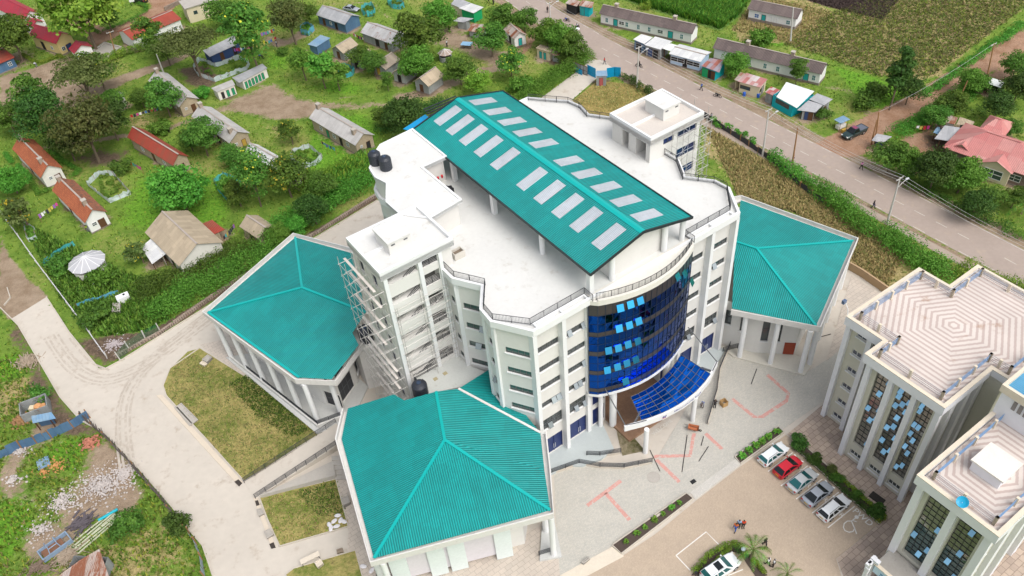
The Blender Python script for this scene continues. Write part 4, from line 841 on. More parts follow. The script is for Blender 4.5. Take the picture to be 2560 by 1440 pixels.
st = thing('steps', 'grey concrete steps beside the near hall above the small lawn', 'steps', (*GL(843, 1175), 0), frame='l'); m_ = MB(); a = Vector(GL(832, 1150)); b = Vector(GL(862, 1148)); c = Vector(GL(840, 1202)); e = (c-a)/5
for k in range(5): o = a+e*k; m_.prism([tuple(o), tuple(o+(b-a)), tuple(o+(b-a)+e), tuple(o+e)], 0, .9-.16*k)
m_.build('flight', conc2, st)
# boxes and slabs lying about the lawns
def box_px(name, px, h, mat, lab, cat, group=None, z=0.1, sz=None):
    p = [tuple(G(*q_))[:2] for q_ in px]; m_ = MB().prism(p, z-.05, z+h); m_.ring(p, .12, z, z+h+.12); return solo(name, m_, mat, lab, cat, group)
box_px('inspection_chamber', [(508,905),(522,893),(533,899),(520,912)], .45, conc2, 'open concrete manhole box at the top corner of the left lawn', 'manhole')
box_px('inspection_chamber', [(500,912),(508,905),(520,912),(512,918)], .15, strip, 'pale manhole lid lying next to the open box on the left lawn', 'manhole lid')
box_px('soakaway_slab', [(437,1022),(455,1010),(497,1052),(475,1068)], .1, conc2, 'striped rectangular concrete slab set in the left lawn by the drain', 'slab')
box_px('inspection_chamber', [(643,1278),(655,1274),(662,1288),(650,1294)], .25, conc2, 'upper of two small manholes on the drain beside the driveway', 'manhole')
box_px('inspection_chamber', [(662,1333),(676,1326),(686,1340),(670,1350)], .25, conc2, 'lower of two small manholes on the drain beside the driveway', 'manhole')
box_px('inspection_chamber', [(854,1252),(872,1246),(878,1262),(862,1270)], .5, conc2, 'open concrete manhole box against the near hall beside the small lawn', 'manhole')
box_px('inspection_chamber', [(788,1412),(803,1403),(811,1413),(796,1424)], .4, strip, 'white manhole block at the edge of the bottom lawn', 'manhole')
box_px('inspection_chamber', [(843,1379),(858,1374),(860,1383),(845,1388)], .3, P('tan_box', (.25, .2, .15), .9), 'small brown box on the path above the bottom lawn', 'manhole')
box_px('inspection_chamber', [(1453,1410),(1472,1395),(1475,1401),(1459,1414)], .25, conc2, 'open rectangular drain box in the grey plaza paving', 'manhole')
wp = thing('walkway_trestle', 'dirty white trestle table on the path above the bottom lawn', 'table', G(778, 1402)); ang = math.atan2((G(800, 1390)-G(755, 1412)).y, (G(800, 1390)-G(755, 1412)).x)
m_ = MB().box((0, 0, .75), (2.4, .7, .06), ang); m_.build('table_top', strip, wp)
for i, j in ((-1, -1), (1, -1), (1, 1), (-1, 1)): MB().beam((1.1*i*math.cos(ang)-.3*j*math.sin(ang), 1.1*i*math.sin(ang)+.3*j*math.cos(ang), 0), (1.0*i*math.cos(ang)-.28*j*math.sin(ang), 1.0*i*math.sin(ang)+.28*j*math.cos(ang), .74), .05).build('leg', railm, wp)
# ---------------------------------------------------------------- the older office block at the right
def hexmat():
    m, nt, bs = _mk('hex_roof_tiles'); tc = nt.nodes.new('ShaderNodeTexCoord').outputs['Object']; s = nt.nodes.new('ShaderNodeSeparateXYZ'); nt.links.new(tc, s.inputs[0]); x, y = s.outputs[0], s.outputs[1]
    ax = mth(nt, 'ABSOLUTE', x); d1 = mth(nt, 'ABSOLUTE', mth(nt, 'ADD', mth(nt, 'MULTIPLY', x, .5), mth(nt, 'MULTIPLY', y, .866))); d2 = mth(nt, 'ABSOLUTE', mth(nt, 'SUBTRACT', mth(nt, 'MULTIPLY', x, .5), mth(nt, 'MULTIPLY', y, .866)))
    d = mth(nt, 'MAXIMUM', mth(nt, 'MAXIMUM', ax, d1), d2); wv = mth(nt, 'MULTIPLY_ADD', mth(nt, 'SINE', mth(nt, 'MULTIPLY', d, 2*math.pi/.66)), .5, .5)
    pos = wcoord(nt); vo = nt.nodes.new('ShaderNodeTexVoronoi'); vo.inputs['Scale'].default_value = 2.6; vo.inputs['Randomness'].default_value = .25; nt.links.new(tc, vo.inputs['Vector'])
    dots = mth(nt, 'MULTIPLY', mth(nt, 'SUBTRACT', vo.outputs['Distance'], .3), .5)
    f = smooth(nt, mth(nt, 'ADD', wv, dots), .4, .6)
    c = mixc(nt, f, (.44, .355, .32), (.585, .52, .475)); c = mixc(nt, mth(nt, 'MULTIPLY', smooth(nt, noise(nt, pos, .3, 6, .7), .6, .72), .6), c, (.33, .20, .13))
    c = mixc(nt, 1., c, mixc(nt, noise(nt, pos, .2, 4), (.8, .8, .8), (1.2, 1.2, 1.2)), 'MULTIPLY')
    nt.links.new(c, bs.inputs['Base Color']); bs.inputs['Roughness'].default_value = .85; return m
hexm = hexmat(); offw = P('office_white', (.72, .72, .74), .8, .05, .3, fine=.03); offc = P('office_cream', (.55, .53, .445), .85, .06, .3, fine=.03); cop = P('coping_cream', (.66, .58, .46), .85, .1, .6)
bluerail = P('rail_blue', (.16, .27, .44), .45, .1, 1); dkg = GLASS('tinted_glass', (.25, .235, .21), .1, .3); grid_m = P('glazing_dark', (.03, .03, .032), .5); lowg = GLASS('tinted_glass_teal', (.085, .14, .15), .06, .4)
def roofdeck(t, outl, z, ctr, rail, piers=True):
    o = MB().prism([(p[0]-ctr[0], p[1]-ctr[1]) for p in outl], 0, .3, bottom=True).build('roof_deck', hexm, t, off=(0, 0, 0)); f0 = FR[t.name]; o.location = (ctr[0]-f0[0], ctr[1]-f0[1], z-.3); FR[o.name] = (ctr[0], ctr[1], z-.3)
    MB().ring(offset(outl, .5), .42, z-.9, z+.42).build('parapet', offw, t); MB().ring(offset(outl, .52), .47, z+.42, z+.5).build('coping', cop, t)
    for a, b in zip(rail, rail[1:]):
        r_ = MB(); a, b = Vector(a), Vector(b); L = (b-a).length; e = (b-a)/L
        for k in range(4): r_.beam((*a, z+.35+k*.27), (*b, z+.35+k*.27), .05)
        r_.build('railing', bluerail if abs(e.x) > .5 else P('rail_grey', (.40, .385, .40), .5, .1, 1), t)
        for k in range(max(2, round(L/3.2))+1): p = a+e*L*k/max(2, round(L/3.2)); MB().box((p.x, p.y, z+.65), (.3, .3, 1.3), 0).build('rail_post', cop, t)
Z2 = 18.4
off = thing('office_block', 'cream office block with wide hexagon tiled roof and blue rails at the right edge', 'building', (24, -24, 0), frame='l')
o2 = [(18.2, -16.6), (18.2, -21.7), (15.0, -21.7), (15.0, -31.0), (23.6, -31.0), (23.6, -33.4), (36.8, -33.4), (36.8, -21.0), (31.0, -21.0), (31.0, -16.8)]
roofdeck(off, offset(o2, -.1), Z2, (26.4, -24.7), offset(o2, -.75)[:7]+offset(o2, -.75)[7:]+offset(o2, -.75)[:1])
w_ = MB(); bw = [(p[0], p[1]) for p in offset(o2, -.35)]; bk_ = MB()
s1 = [(.9, 3.4, z, z+.85) for z in (16.2, 13.1, 10, 6.9, 3.8, .9)]+[(4.3, 5.1, z, z+.85) for z in (16.2, 13.1, 10, 6.9, 3.8, .9)]
p = [(18.55, -16.9), (18.55, -22.1), (15.35, -22.1), (15.35, -30.7)]
cg_ = [(.9, 2.9, 3.2, 17.2), (3.75, 5.75, 3.2, 17.2), (6.5, 8.1, 3.2, 17.2), (.9, 2.9, .9, 1.9), (3.75, 5.75, .9, 1.9), (6.5, 8.1, .9, 1.9)]
fw_ = [(1.2, 2.0, z, z+.9) for z in (14, 10.5, 7, 3.5)]
wallh(w_, p[0], p[1], 0, 17.9, s1, .2); wallh(w_, p[2], p[3], 0, 17.9, cg_, .45); wallh(w_, p[1], p[2], 0, 17.9)
wallh(w_, p[3], (23.2, -30.7), 0, 17.9); wallh(w_, (23.2, -30.7), (23.2, -33), 0, 17.9); rest = [(23.2, -33), (36.4, -33), (36.4, -21.4), (30.6, -21.4), (30.6, -17.2), p[0]]
for a, b in zip(rest, rest[1:]): wallh(w_, a, b, 0, 17.9, [(2, 4.2, z, z+1.7) for z in (14.6, 11, 7.5)]+[(6, 8.2, z, z+1.7) for z in (14.6, 11, 7.5)] if a == rest[0] else (), .8, bk_)
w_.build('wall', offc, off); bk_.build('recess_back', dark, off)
windows(off, p[0], p[1], s1, .2, mull=.6, frame=colm, glass=GLASS('window_glass_dusk', (.07, .075, .10), .1, .1)); windows(off, p[2], p[3], cg_[3:], .3, mull=.5, frame=colm)
for u, v in ((18.25, -16.75), (18.25, -19.75), (15.05, -22.1), (15.05, -25.05), (15.05, -28.0), (15.05, -30.9)): MB().prism([(u-.25, v-.3), (u+.35, v-.3), (u+.35, v+.3), (u-.25, v+.3)], 0, 17.6).build('pilaster', offw, off)
for u in (17.5, 20.2, 22.6): MB().prism([(u-.45, -31.2), (u+.45, -31.2), (u+.45, -30.6), (u-.45, -30.6)], 0, 17.6).build('pier', offw, off)
def tinted(t, p0, p1, h, dep, sash, low=0):
    p0, p1 = Vector(p0), Vector(p1); e = (p1-p0).normalized(); n = Vector((e.y, -e.x)); pt = lambda s, z, d_: (p0.x+e.x*s-n.x*d_, p0.y+e.y*s-n.y*d_, z)
    a, b, c, d_ = h; nc = max(2, round((b-a)/.62)); nr = round((d_-c)/.82); g = MB(); l_ = MB(); mm = MB()
    for i in range(nc):
        for k in range(nr):
            s0, s1_, z0, z1 = a+(b-a)*i/nc, a+(b-a)*(i+1)/nc, c+(d_-c)*k/nr, c+(d_-c)*(k+1)/nr; j = lambda: dep-.06+random.uniform(-.02, .02)
            (l_ if k < nr*low else g).poly(pt(s0, z0, j()), pt(s1_, z0, j()), pt(s1_, z1, j()), pt(s0, z1, j()))
    for i in range(nc+1): mm.beam(pt(a+(b-a)*i/nc, c, dep-.1), pt(a+(b-a)*i/nc, d_, dep-.1), .05)
    for k in range(nr+1): mm.beam(pt(a, c+(d_-c)*k/nr, dep-.1), pt(b, c+(d_-c)*k/nr, dep-.1), .05)
    go_ = g.build('tinted_glazing', dkg, t); mm.build('mullion', grid_m, go_)
    if l_.f: l_.build('lower_glazing', lowg, go_)
    for i, k in sash:
        s0, s1_ = a+(b-a)*(i+.08)/nc, a+(b-a)*(i+.92)/nc; z = c+(d_-c)*(k+.92)/nr; m_ = MB(); m_.add([pt(s0, z, dep-.15), pt(s1_, z, dep-.15), pt(s1_, z-.52, dep-.55), pt(s0, z-.52, dep-.55), pt(s0, z-.04, dep-.15), pt(s1_, z-.04, dep-.15), pt(s1_, z-.56, dep-.55), pt(s0, z-.56, dep-.55)], [(0, 1, 2, 3), (7, 6, 5, 4), (2, 6, 7, 3), (0, 3, 7, 4), (1, 5, 6, 2)]); m_.build('vent_sash', GLASS('vent_sash_pale', (.30, .58, .78), .12, .7), go_)
for h, sa in zip(cg_[:3], ([(2, 15), (1, 12), (0, 8), (2, 9), (2, 7), (1, 6), (2, 1)], [(0, 15), (0, 14), (2, 14), (1, 13), (2, 12), (0, 12), (1, 10), (0, 7), (1, 8), (2, 6), (0, 4), (2, 3), (1, 2)], [(0, 15), (0, 14), (1, 11), (0, 11), (1, 8), (0, 9), (0, 6), (1, 5), (1, 2), (0, 1)])): tinted(off, p[2], p[3], h, .45, sa)
# its front wing, closest to the camera on the right
Z3 = 18.4
wg = thing('office_wing', 'white wing with tinted glass bays and a pale roof box at the bottom right', 'building', (14, -38, 0), frame='l')
o3 = [(5.7, -35.0), (5.7, -42.9), (24, -42.9), (24, -35.0)]
roofdeck(wg, offset(o3, -.1), Z3, (12.2, -38.9), [offset(o3, -.75)[k] for k in (3, 0, 1, 2)])
q = [(6.15, -35.4), (6.15, -42.5)]; bh = [(.75, 3.2, 5.2, 17.2), (4.1, 6.5, 5.2, 17.2)]; w_ = MB(); bk_ = MB(); sw = [(1.4, 2.3, z, z+1.1) for z in (14.5, 11.2, 7.9)]
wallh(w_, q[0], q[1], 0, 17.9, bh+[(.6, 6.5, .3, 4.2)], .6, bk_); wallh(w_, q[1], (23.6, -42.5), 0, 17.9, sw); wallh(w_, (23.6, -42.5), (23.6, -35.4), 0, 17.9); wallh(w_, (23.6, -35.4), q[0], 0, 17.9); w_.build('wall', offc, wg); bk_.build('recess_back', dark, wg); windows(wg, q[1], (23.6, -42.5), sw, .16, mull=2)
for h, sa in zip(bh, ([(0, 4), (3, 8), (2, 1), (3, 3)], [(2, 12), (2, 7), (1, 4), (3, 2)])): tinted(wg, q[0], q[1], h, .6, sa, .42)
for v in (-35.3, -39.0, -42.6): MB().prism([(5.55, v-.36), (6.3, v-.36), (6.3, v+.36), (5.55, v+.36)], 4.6 if v < -36 else 0, 17.6).build('pilaster', offw, wg)
for u in (10, 14.5, 19): MB().prism([(u-.5, -43.0), (u+.5, -43.0), (u+.5, -42.4), (u-.5, -42.4)], 0, 17.6).build('pier', offw, wg)
MB().prism([(10.2, -40.2), (13.2, -40.2), (13.2, -37.2), (10.2, -37.2)], Z3, Z3+1.4).build('roof_box', offw, wg); MB().prism([(10.0, -40.4), (13.4, -40.4), (13.4, -37.0), (10.0, -37.0)], Z3+1.4, Z3+1.6, bottom=True).build('roof_box_lid', P('lid_cream', (.70, .665, .60), .85), wg)
ph = [(18.0, -34.6), (18.0, -41.5), (24.2, -41.5), (24.2, -34.6)]; MB().prism(ph, Z3, 22.5).build('penthouse', offw, wg); MB().ring(offset(ph, .25), .35, 22.2, 23.2).build('penthouse_parapet', cop, wg); MB().prism(offset(ph, -.1), 22.5, 22.75).build('penthouse_roof', CORR('iron_sky_blue', (.10, .34, .55), .25, rough=.5), wg)
for k in range(5): MB().box((17.96, -36.2-k*.62, 21.3), (.1, .38, 1.2)).build('vent_block', P('vent_shade', (.22, .2, .19), .9), wg)
MB().prism([(3.0, -35.2), (3.0, -43.2), (6.0, -43.2), (6.0, -35.2)], 4.2, 4.7, bottom=True).build('canopy_slab', P('canopy_screed', (.36, .335, .30), .9, .2, .5, stain=((.2, .19, .19), .55)), wg)
sb = MB().prism([(2.7, -35.4), (2.7, -43.2), (3.0, -43.2), (3.0, -35.4)], 3.6, 5.0, bottom=True).build('signboard', P('sign_pale_blue', (.52, .66, .78), .6, .06, .5), wg)
MB().prism([(2.62, -35.3), (2.62, -43.3), (3.05, -43.3), (3.05, -35.3)], 5.0, 5.1, bottom=True).build('coping', cop, wg)
for u, v in ((2.9, -35.1), (2.3, -35.0)): MB().box((u, v, 2.6), (.42, .42, 5.6)).build('canopy_post', offw, wg)
m_ = MB(); m_.box((2.6, -34.9, 5.2), (1.6, .35, .4)); m_.box((2.9, -35.2, 5.45), (.5, 1.0, .4)); m_.box((2.2, -35.0, 4.2), (.4, .5, .5)); m_.build('post_bracket', offw, wg)
sheet('porch_tiles', [(1.0, -35.6), (1.0, -43.5), (6, -43.5), (6, -35.6)], .3, TILE('porch_check', (.36, .09, .06), (.55, .33, .26), (.3, .12, .1), .3, .3, .01, .5, .5, rot=TH), px=False, local=True)
def text(name, body, size, mat, parent, loc, rot, ext=.01, off_=None, label=None, kind=None):
    c = bpy.data.curves.new(name, 'FONT'); c.body = body; c.size = size; c.extrude = ext; c.align_x = 'CENTER'; c.align_y = 'CENTER'
    o = bpy.data.objects.new(name, c); dg = bpy.context.evaluated_depsgraph_get(); COL.objects.link(o); bpy.context.view_layer.update()
    me = bpy.data.meshes.new_from_object(o.evaluated_get(bpy.context.evaluated_depsgraph_get())); bpy.data.objects.remove(o)
    me.materials.clear(); me.materials.append(mat); o = bpy.data.objects.new(name, me); COL.objects.link(o)
    if parent: o.parent = parent; f0 = FR.get(parent.name, (0, 0, 0)); loc = Vector(loc)-Vector(f0)
    o.location = loc; o.rotation_euler = rot
    if kind: o['kind'] = kind
    return o
ink = P('lettering_blue', (.03, .20, .36), .6, .05, 1); logo_b = P('logo_navy', (.03, .02, .25), .5, .05, 1); logo_r = P('logo_red', (.45, .05, .05), .5)
m_ = MB(); [m_.box((2.68, -39.4+(k-7)*.43+random.uniform(-.05, .05), z), (.03, random.uniform(.2, .38), .13)) for z in (4.3, 3.95, 3.75) for k in range(15)]; m_.build('lettering', ink, sb)
def emblem(parent, c, ax, s):
    "blue and red swoosh logo: two crossed blades on a small base"
    ax = Vector(ax).normalized(); up = Vector((0, 0, 1)); n = ax.cross(up)*.03; P_ = lambda x, z: tuple(Vector(c)+ax*x*s+up*z*s)
    m_ = MB(); m_.poly(P_(-.5, .1), P_(-.1, .45), P_(.1, .2), P_(-.2, -.1)); m_.poly(P_(.0, -.25), P_(.5, .5), P_(.6, .1), P_(.25, -.3)); o = m_.build('logo', logo_b, parent)
    m_ = MB(); m_.poly(P_(-.55, .05), P_(-.15, -.15), P_(.55, -.4), P_(.5, -.5), P_(-.3, -.3)); m_.build('swoosh', logo_r, o)
emblem(sb, (2.66, -39.3, 4.55), (0, -1, 0), .55)
# lettering and logo on the main canopy
emblem(cnp, (-1.52, -6.71, 5.5), (3, -.3, 0), .62)
for ch, u in zip('Administration Block', np.linspace(.2, 4.9, 20)):
    v = np.interp(u, [p_[0] for p_ in cp_], [p_[1] for p_ in cp_])-.03; v2 = np.interp(u+.1, [p_[0] for p_ in cp_], [p_[1] for p_ in cp_])-.03
    if ch != ' ': text('letter', ch, .42, logo_b, cnp, (u, v, 5.5), (math.pi/2, 0, math.atan2(v2-v, .1)))
text('paving_lettering', 'WELCOME', .75, P('faded_white', (.62, .6, .55), .9, .2, 3), None, tuple(LW(.2, -4.9, .105)), (0, 0, TH+.05), .004, kind='structure')
# satellite dish on the wing's edge, lamps
sd_ = thing('satellite_dish', 'round turquoise satellite dish on the parapet of the bottom right wing', 'dish', LW(5.6, -39.2, 18.9)); bl = P('dish_blue', (.01, .33, .55), .4, .06, 1)
cd = (co.matrix_world.translation-sd_.location).normalized(); m_ = MB(); 
rot_ = cd.to_track_quat('Z', 'Y'); pr_ = [(.02, .12), (.24, .14), (.42, .2), (.55, .3), (.565, .3), (.42, .17), (.24, .1), (.02, .08)]; m_.lathe((0, 0, 0), pr_, 24); m_.v = [tuple(rot_ @ Vector(p_) + Vector((0, 0, .5))) for p_ in m_.v]; m_.build('reflector', bl, sd_, smooth=True)
m_ = MB(); m_.tube([(0, 0, 0), (0, 0, .55)], .04); m_.tube([(0, 0, .5), tuple(cd*.75+Vector((0, 0, .35)))], .02); m_.build('mount', colm, sd_)
fl = thing('floodlight', 'square floodlight on a white post at the left roof corner of the office block', 'floodlight', LW(18.0, -16.3, 18.8)); m_ = MB(); m_.tube([(0, 0, 0), (-.2, .1, 1.2), (-.5, .4, 1.9)], .05); m_.build('post', colm, fl); MB().box((-.65, .5, 2.0), (.5, .35, .5), .5).build('lamp', P('lamp_grey', (.10, .14, .22), .4), fl)
# ---------------------------------------------------------------- houses, sheds and stalls of the neighbourhood
R_grey = CORR('iron_grey', (.45, .45, .46), .2, (.36, .365, .38), .10, rough=.5, lo=.75); R_white = CORR('iron_white', (.72, .72, .70), .2, (.62, .62, .62), .04, rough=.5, lo=.8)
R_pale = CORR('iron_pale', (.52, .50, .48), .25, (.44, .42, .40), .06, rough=.6, lo=.8); R_rust = CORR('iron_rusty', (.48, .42, .38), .2, (.36, .20, .13), .62, rough=.7, lo=.75)
R_redr = CORR('iron_red', (.36, .055, .035), .25, (.28, .075, .045), .12, rough=.6, lo=.7); R_crim = CORR('iron_crimson', (.40, .018, .04), .25, (.34, .03, .05), .03, rough=.5, lo=.75)
R_tan = CORR('iron_tan', (.47, .38, .27), .25, (.38, .31, .22), .16, rough=.8, lo=.8); R_asb = CORR('asbestos_brown', (.175, .135, .125), .3, (.13, .10, .095), .0, .9, rough=.9, lo=.55)
R_pink = CORR('iron_pink', (.50, .16, .15), .3, (.56, .27, .24), .0, 2.2, rough=.55, lo=.8); R_str = CORR('iron_striped', (.60, .58, .56), .2, (.40, .06, .05), .25, .8, rough=.6, lo=.8)
R_blue = CORR('iron_blue', (.16, .30, .46), .2, (.25, .36, .46), .06, rough=.5, lo=.75); R_shin = CORR('iron_bright', (.80, .84, .80), .22, (.76, .78, .74), .0, rough=.4, lo=.85)
R_tile = TILE('clay_tiles', (.46, .14, .055), (.36, .095, .04), (.20, .06, .035), .25, .33, .02, .85, .5, .25, True, bmp=.04); R_tile2 = TILE('clay_tiles_broken', (.44, .15, .07), (.20, .10, .07), (.16, .07, .045), .3, .4, .03, .9, .5, .4, True, bmp=.05)
stone_w = TILE('block_wall', (.46, .37, .25), (.40, .32, .22), (.30, .25, .19), .45, .22, .02, .9, .5, .2, True); lime = P('limewash', (.68, .655, .60), .9, .12, .6, stain=((.47, .40, .31), .62)); limew = P('limewash_white', (.74, .735, .72), .85, .08, .6, stain=((.55, .5, .42), .68))
tin_w = CORR('tin_wall', (.36, .38, .38), .12, (.28, .29, .29), .22, .7, rough=.7, lo=.75); tin_b = CORR('tin_wall_blue', (.085, .17, .30), .12, (.10, .20, .33), .04, .8, rough=.6, lo=.8)
yel = P('wall_yellow', (.64, .50, .23), .85, .08, .6); turq = P('wall_turquoise', (.0, .36, .42), .7, .12, .8); cream = P('wall_cream', (.62, .54, .38), .85, .1, .7); grn = P('wall_green', (.01, .33, .12), .6, .08, 1); dblue = P('wall_navy', (.03, .06, .16), .7, .1, 1)
d_teal = P('door_teal', (.02, .34, .33), .6, .08, 1); d_brn = P('door_brown', (.10, .045, .02), .7, .1, 1); d_grn = P('door_green', (.015, .25, .12), .6, .1, 1); d_dark = P('door_dark', (.02, .02, .02), .9); d_yel = P('door_yellow', (.42, .27, .05), .7, .1, 1); w_glass = GLASS('house_window', (.03, .05, .055), .2, 0); w_blue = P('window_teal', (.02, .16, .17), .5, .1, 1); basem = P('plinth_stone', (.24, .20, .17), .95, .2, 1); concd = P('stoop_concrete', (.42, .38, .33), .9, .15, 1)
chim = TILE('chimney_stone', (.40, .32, .24), (.34, .28, .22), (.25, .2, .16), .3, .2, .02, .9, .5, .2, True)
def opening(t, side, s, w_, z0, z1, mat, X, Y, nm):
    "a door or window leaf with its frame, on wall f (front), b, l or r; s runs 0..1 along the wall"
    hx, hy = X/2, Y/2
    if side in 'fb': sg = -1 if side == 'f' else 1; c = (-hx+X*s, sg*hy); e = (1, 0); n = (0, sg)
    else: sg = 1 if side == 'r' else -1; c = (sg*hx, -hy+Y*s); e = (0, 1); n = (sg, 0)
    q = lambda a, z, d: (c[0]+e[0]*a+n[0]*d, c[1]+e[1]*a+n[1]*d, z); f = MB()
    for a0, z_0, a1, z_1 in ((-w_/2, z0, -w_/2, z1), (w_/2, z0, w_/2, z1), (-w_/2, z1, w_/2, z1), (-w_/2, z0, w_/2, z0)): f.beam(q(a0, z_0, .03), q(a1, z_1, .03), .07, .07)
    if nm == 'window': f.beam(q(0, z0, .04), q(0, z1, .04), .05); f.beam(q(-w_/2, (z0+z1)/2, .04), q(w_/2, (z0+z1)/2, .04), .05)
    o = f.build(nm, colm if nm == 'window' else d_brn, t); g = MB(); g.poly(q(-w_/2, z0, .035), q(w_/2, z0, .035), q(w_/2, z1, .035), q(-w_/2, z1, .035)); g.build('pane' if nm == 'window' else 'leaf', mat, o)
def house(label, p0, p1, p2, he, rise, wm_, rm, name='house', cat='house', ov=.35, doors=(), wins=(), chims=(), rm2=None, group=None, base=.25, hip=False, wlen=None, wwid=None, ends=True):
    A, B, C = G(*p0, he), G(*p1, he), G(*p2, he); e = (B-A).to_2d(); L = wlen or e.length; e.normalize(); pn = Vector((-e.y, e.x)); w2 = (C-B).to_2d().dot(pn); s = 1 if w2 > 0 else -1; Wd = wwid or abs(w2)
    c = (A+B)/2; c = Vector((c.x, c.y))+pn*s*Wd/2; ang = math.atan2(e.y, e.x)
    if s < 0: ang += math.pi
    t = thing(name, label, cat, (c.x, c.y, 0), ang, group); hx, hy = L/2, Wd/2; [YARDS.append((c.x+e.x*k*L*.3, c.y+e.y*k*L*.3, Wd*.62)) for k in (-1, 0, 1)]; ix, iy = hx-ov, hy-ov
    flip = s < 0
    S_ = {'l': 'r', 'r': 'l'} if flip else {}
    m_ = MB(); m_.prism([(-ix, -iy), (ix, -iy), (ix, iy), (-ix, iy)], 0, he, top=False)
    if not hip:
        zr = he+rise*(1-ov/hy)*0+rise*(iy/hy); zg = he+rise*ov/hy
        for x in (-ix, ix): m_.add([(x, -iy, he), (x, iy, he), (x, iy, zg), (x, 0, he+rise-.04), (x, -iy, zg)], [(0, 1, 2, 3, 4)])
        for y in (-iy, iy): m_.poly((-ix, y, he), (ix, y, he), (ix, y, zg), (-ix, y, zg))
    m_.build('wall', wm_, t)
    if base: MB().prism([(-ix-.06, -iy-.06), (ix+.06, -iy-.06), (ix+.06, iy+.06), (-ix-.06, iy+.06)], 0, base).build('plinth', basem, t)
    zt = he+rise; hl = min(hy, hx*.8) if hip else 0
    for sg in (-1, 1):
        m_ = MB(); P4 = [(-hx, sg*hy, he), (hx, sg*hy, he), (hx-hl, 0, zt), (-hx+hl, 0, zt)]; P4 = P4 if sg < 0 else P4[::-1]
        m_.poly(*P4); m_.poly(*[(x, y, z-.07) for x, y, z in P4][::-1])
        for i in range(4): a, b = P4[i], P4[(i+1) % 4]; m_.poly((a[0], a[1], a[2]-.07), (b[0], b[1], b[2]-.07), b, a)
        ro = m_.build('roof_slope', (rm2 if rm2 and sg > 0 else rm), t)
        if hip: m_ = MB(); m_.poly((sg*hx, -sg*hy, he), (sg*hx, sg*hy, he), (sg*(hx-hl), 0, zt)); m_.build('roof_hip', rm, t)
    m_ = MB(); m_.beam((-hx+hl, 0, zt+.03), (hx-hl, 0, zt+.03), .3, .08); m_.build('ridge_cap', rm if rm in (R_pink, R_crim) else P('ridge_dull', (.36, .31, .27), .9, .2, 1), t)
    for x, y in chims:
        x = -x if flip else x; y = -y if flip else y; m_ = MB(); zz = zt-abs(y)*rise; m_.box((x*hx, y*hy, zz+.25), (.75, .75, 1.3)); k = m_.build('chimney', chim, t); MB().box((x*hx, y*hy, zz+.95), (.9, .9, .14)).build('chimney_cap', concd, k)
    for sd_, p_, w_, z0, z1, mt in doors: sd2 = {'f': 'b', 'b': 'f', 'l': 'r', 'r': 'l'}[sd_] if flip else sd_; opening(t, sd2, 1-p_ if flip else p_, w_, z0, z1, mt, ix*2, iy*2, 'door')
    for sd_, p_, w_, z0, z1, mt in wins: sd2 = {'f': 'b', 'b': 'f', 'l': 'r', 'r': 'l'}[sd_] if flip else sd_; opening(t, sd2, 1-p_ if flip else p_, w_, z0, z1, mt, ix*2, iy*2, 'window')
    return t
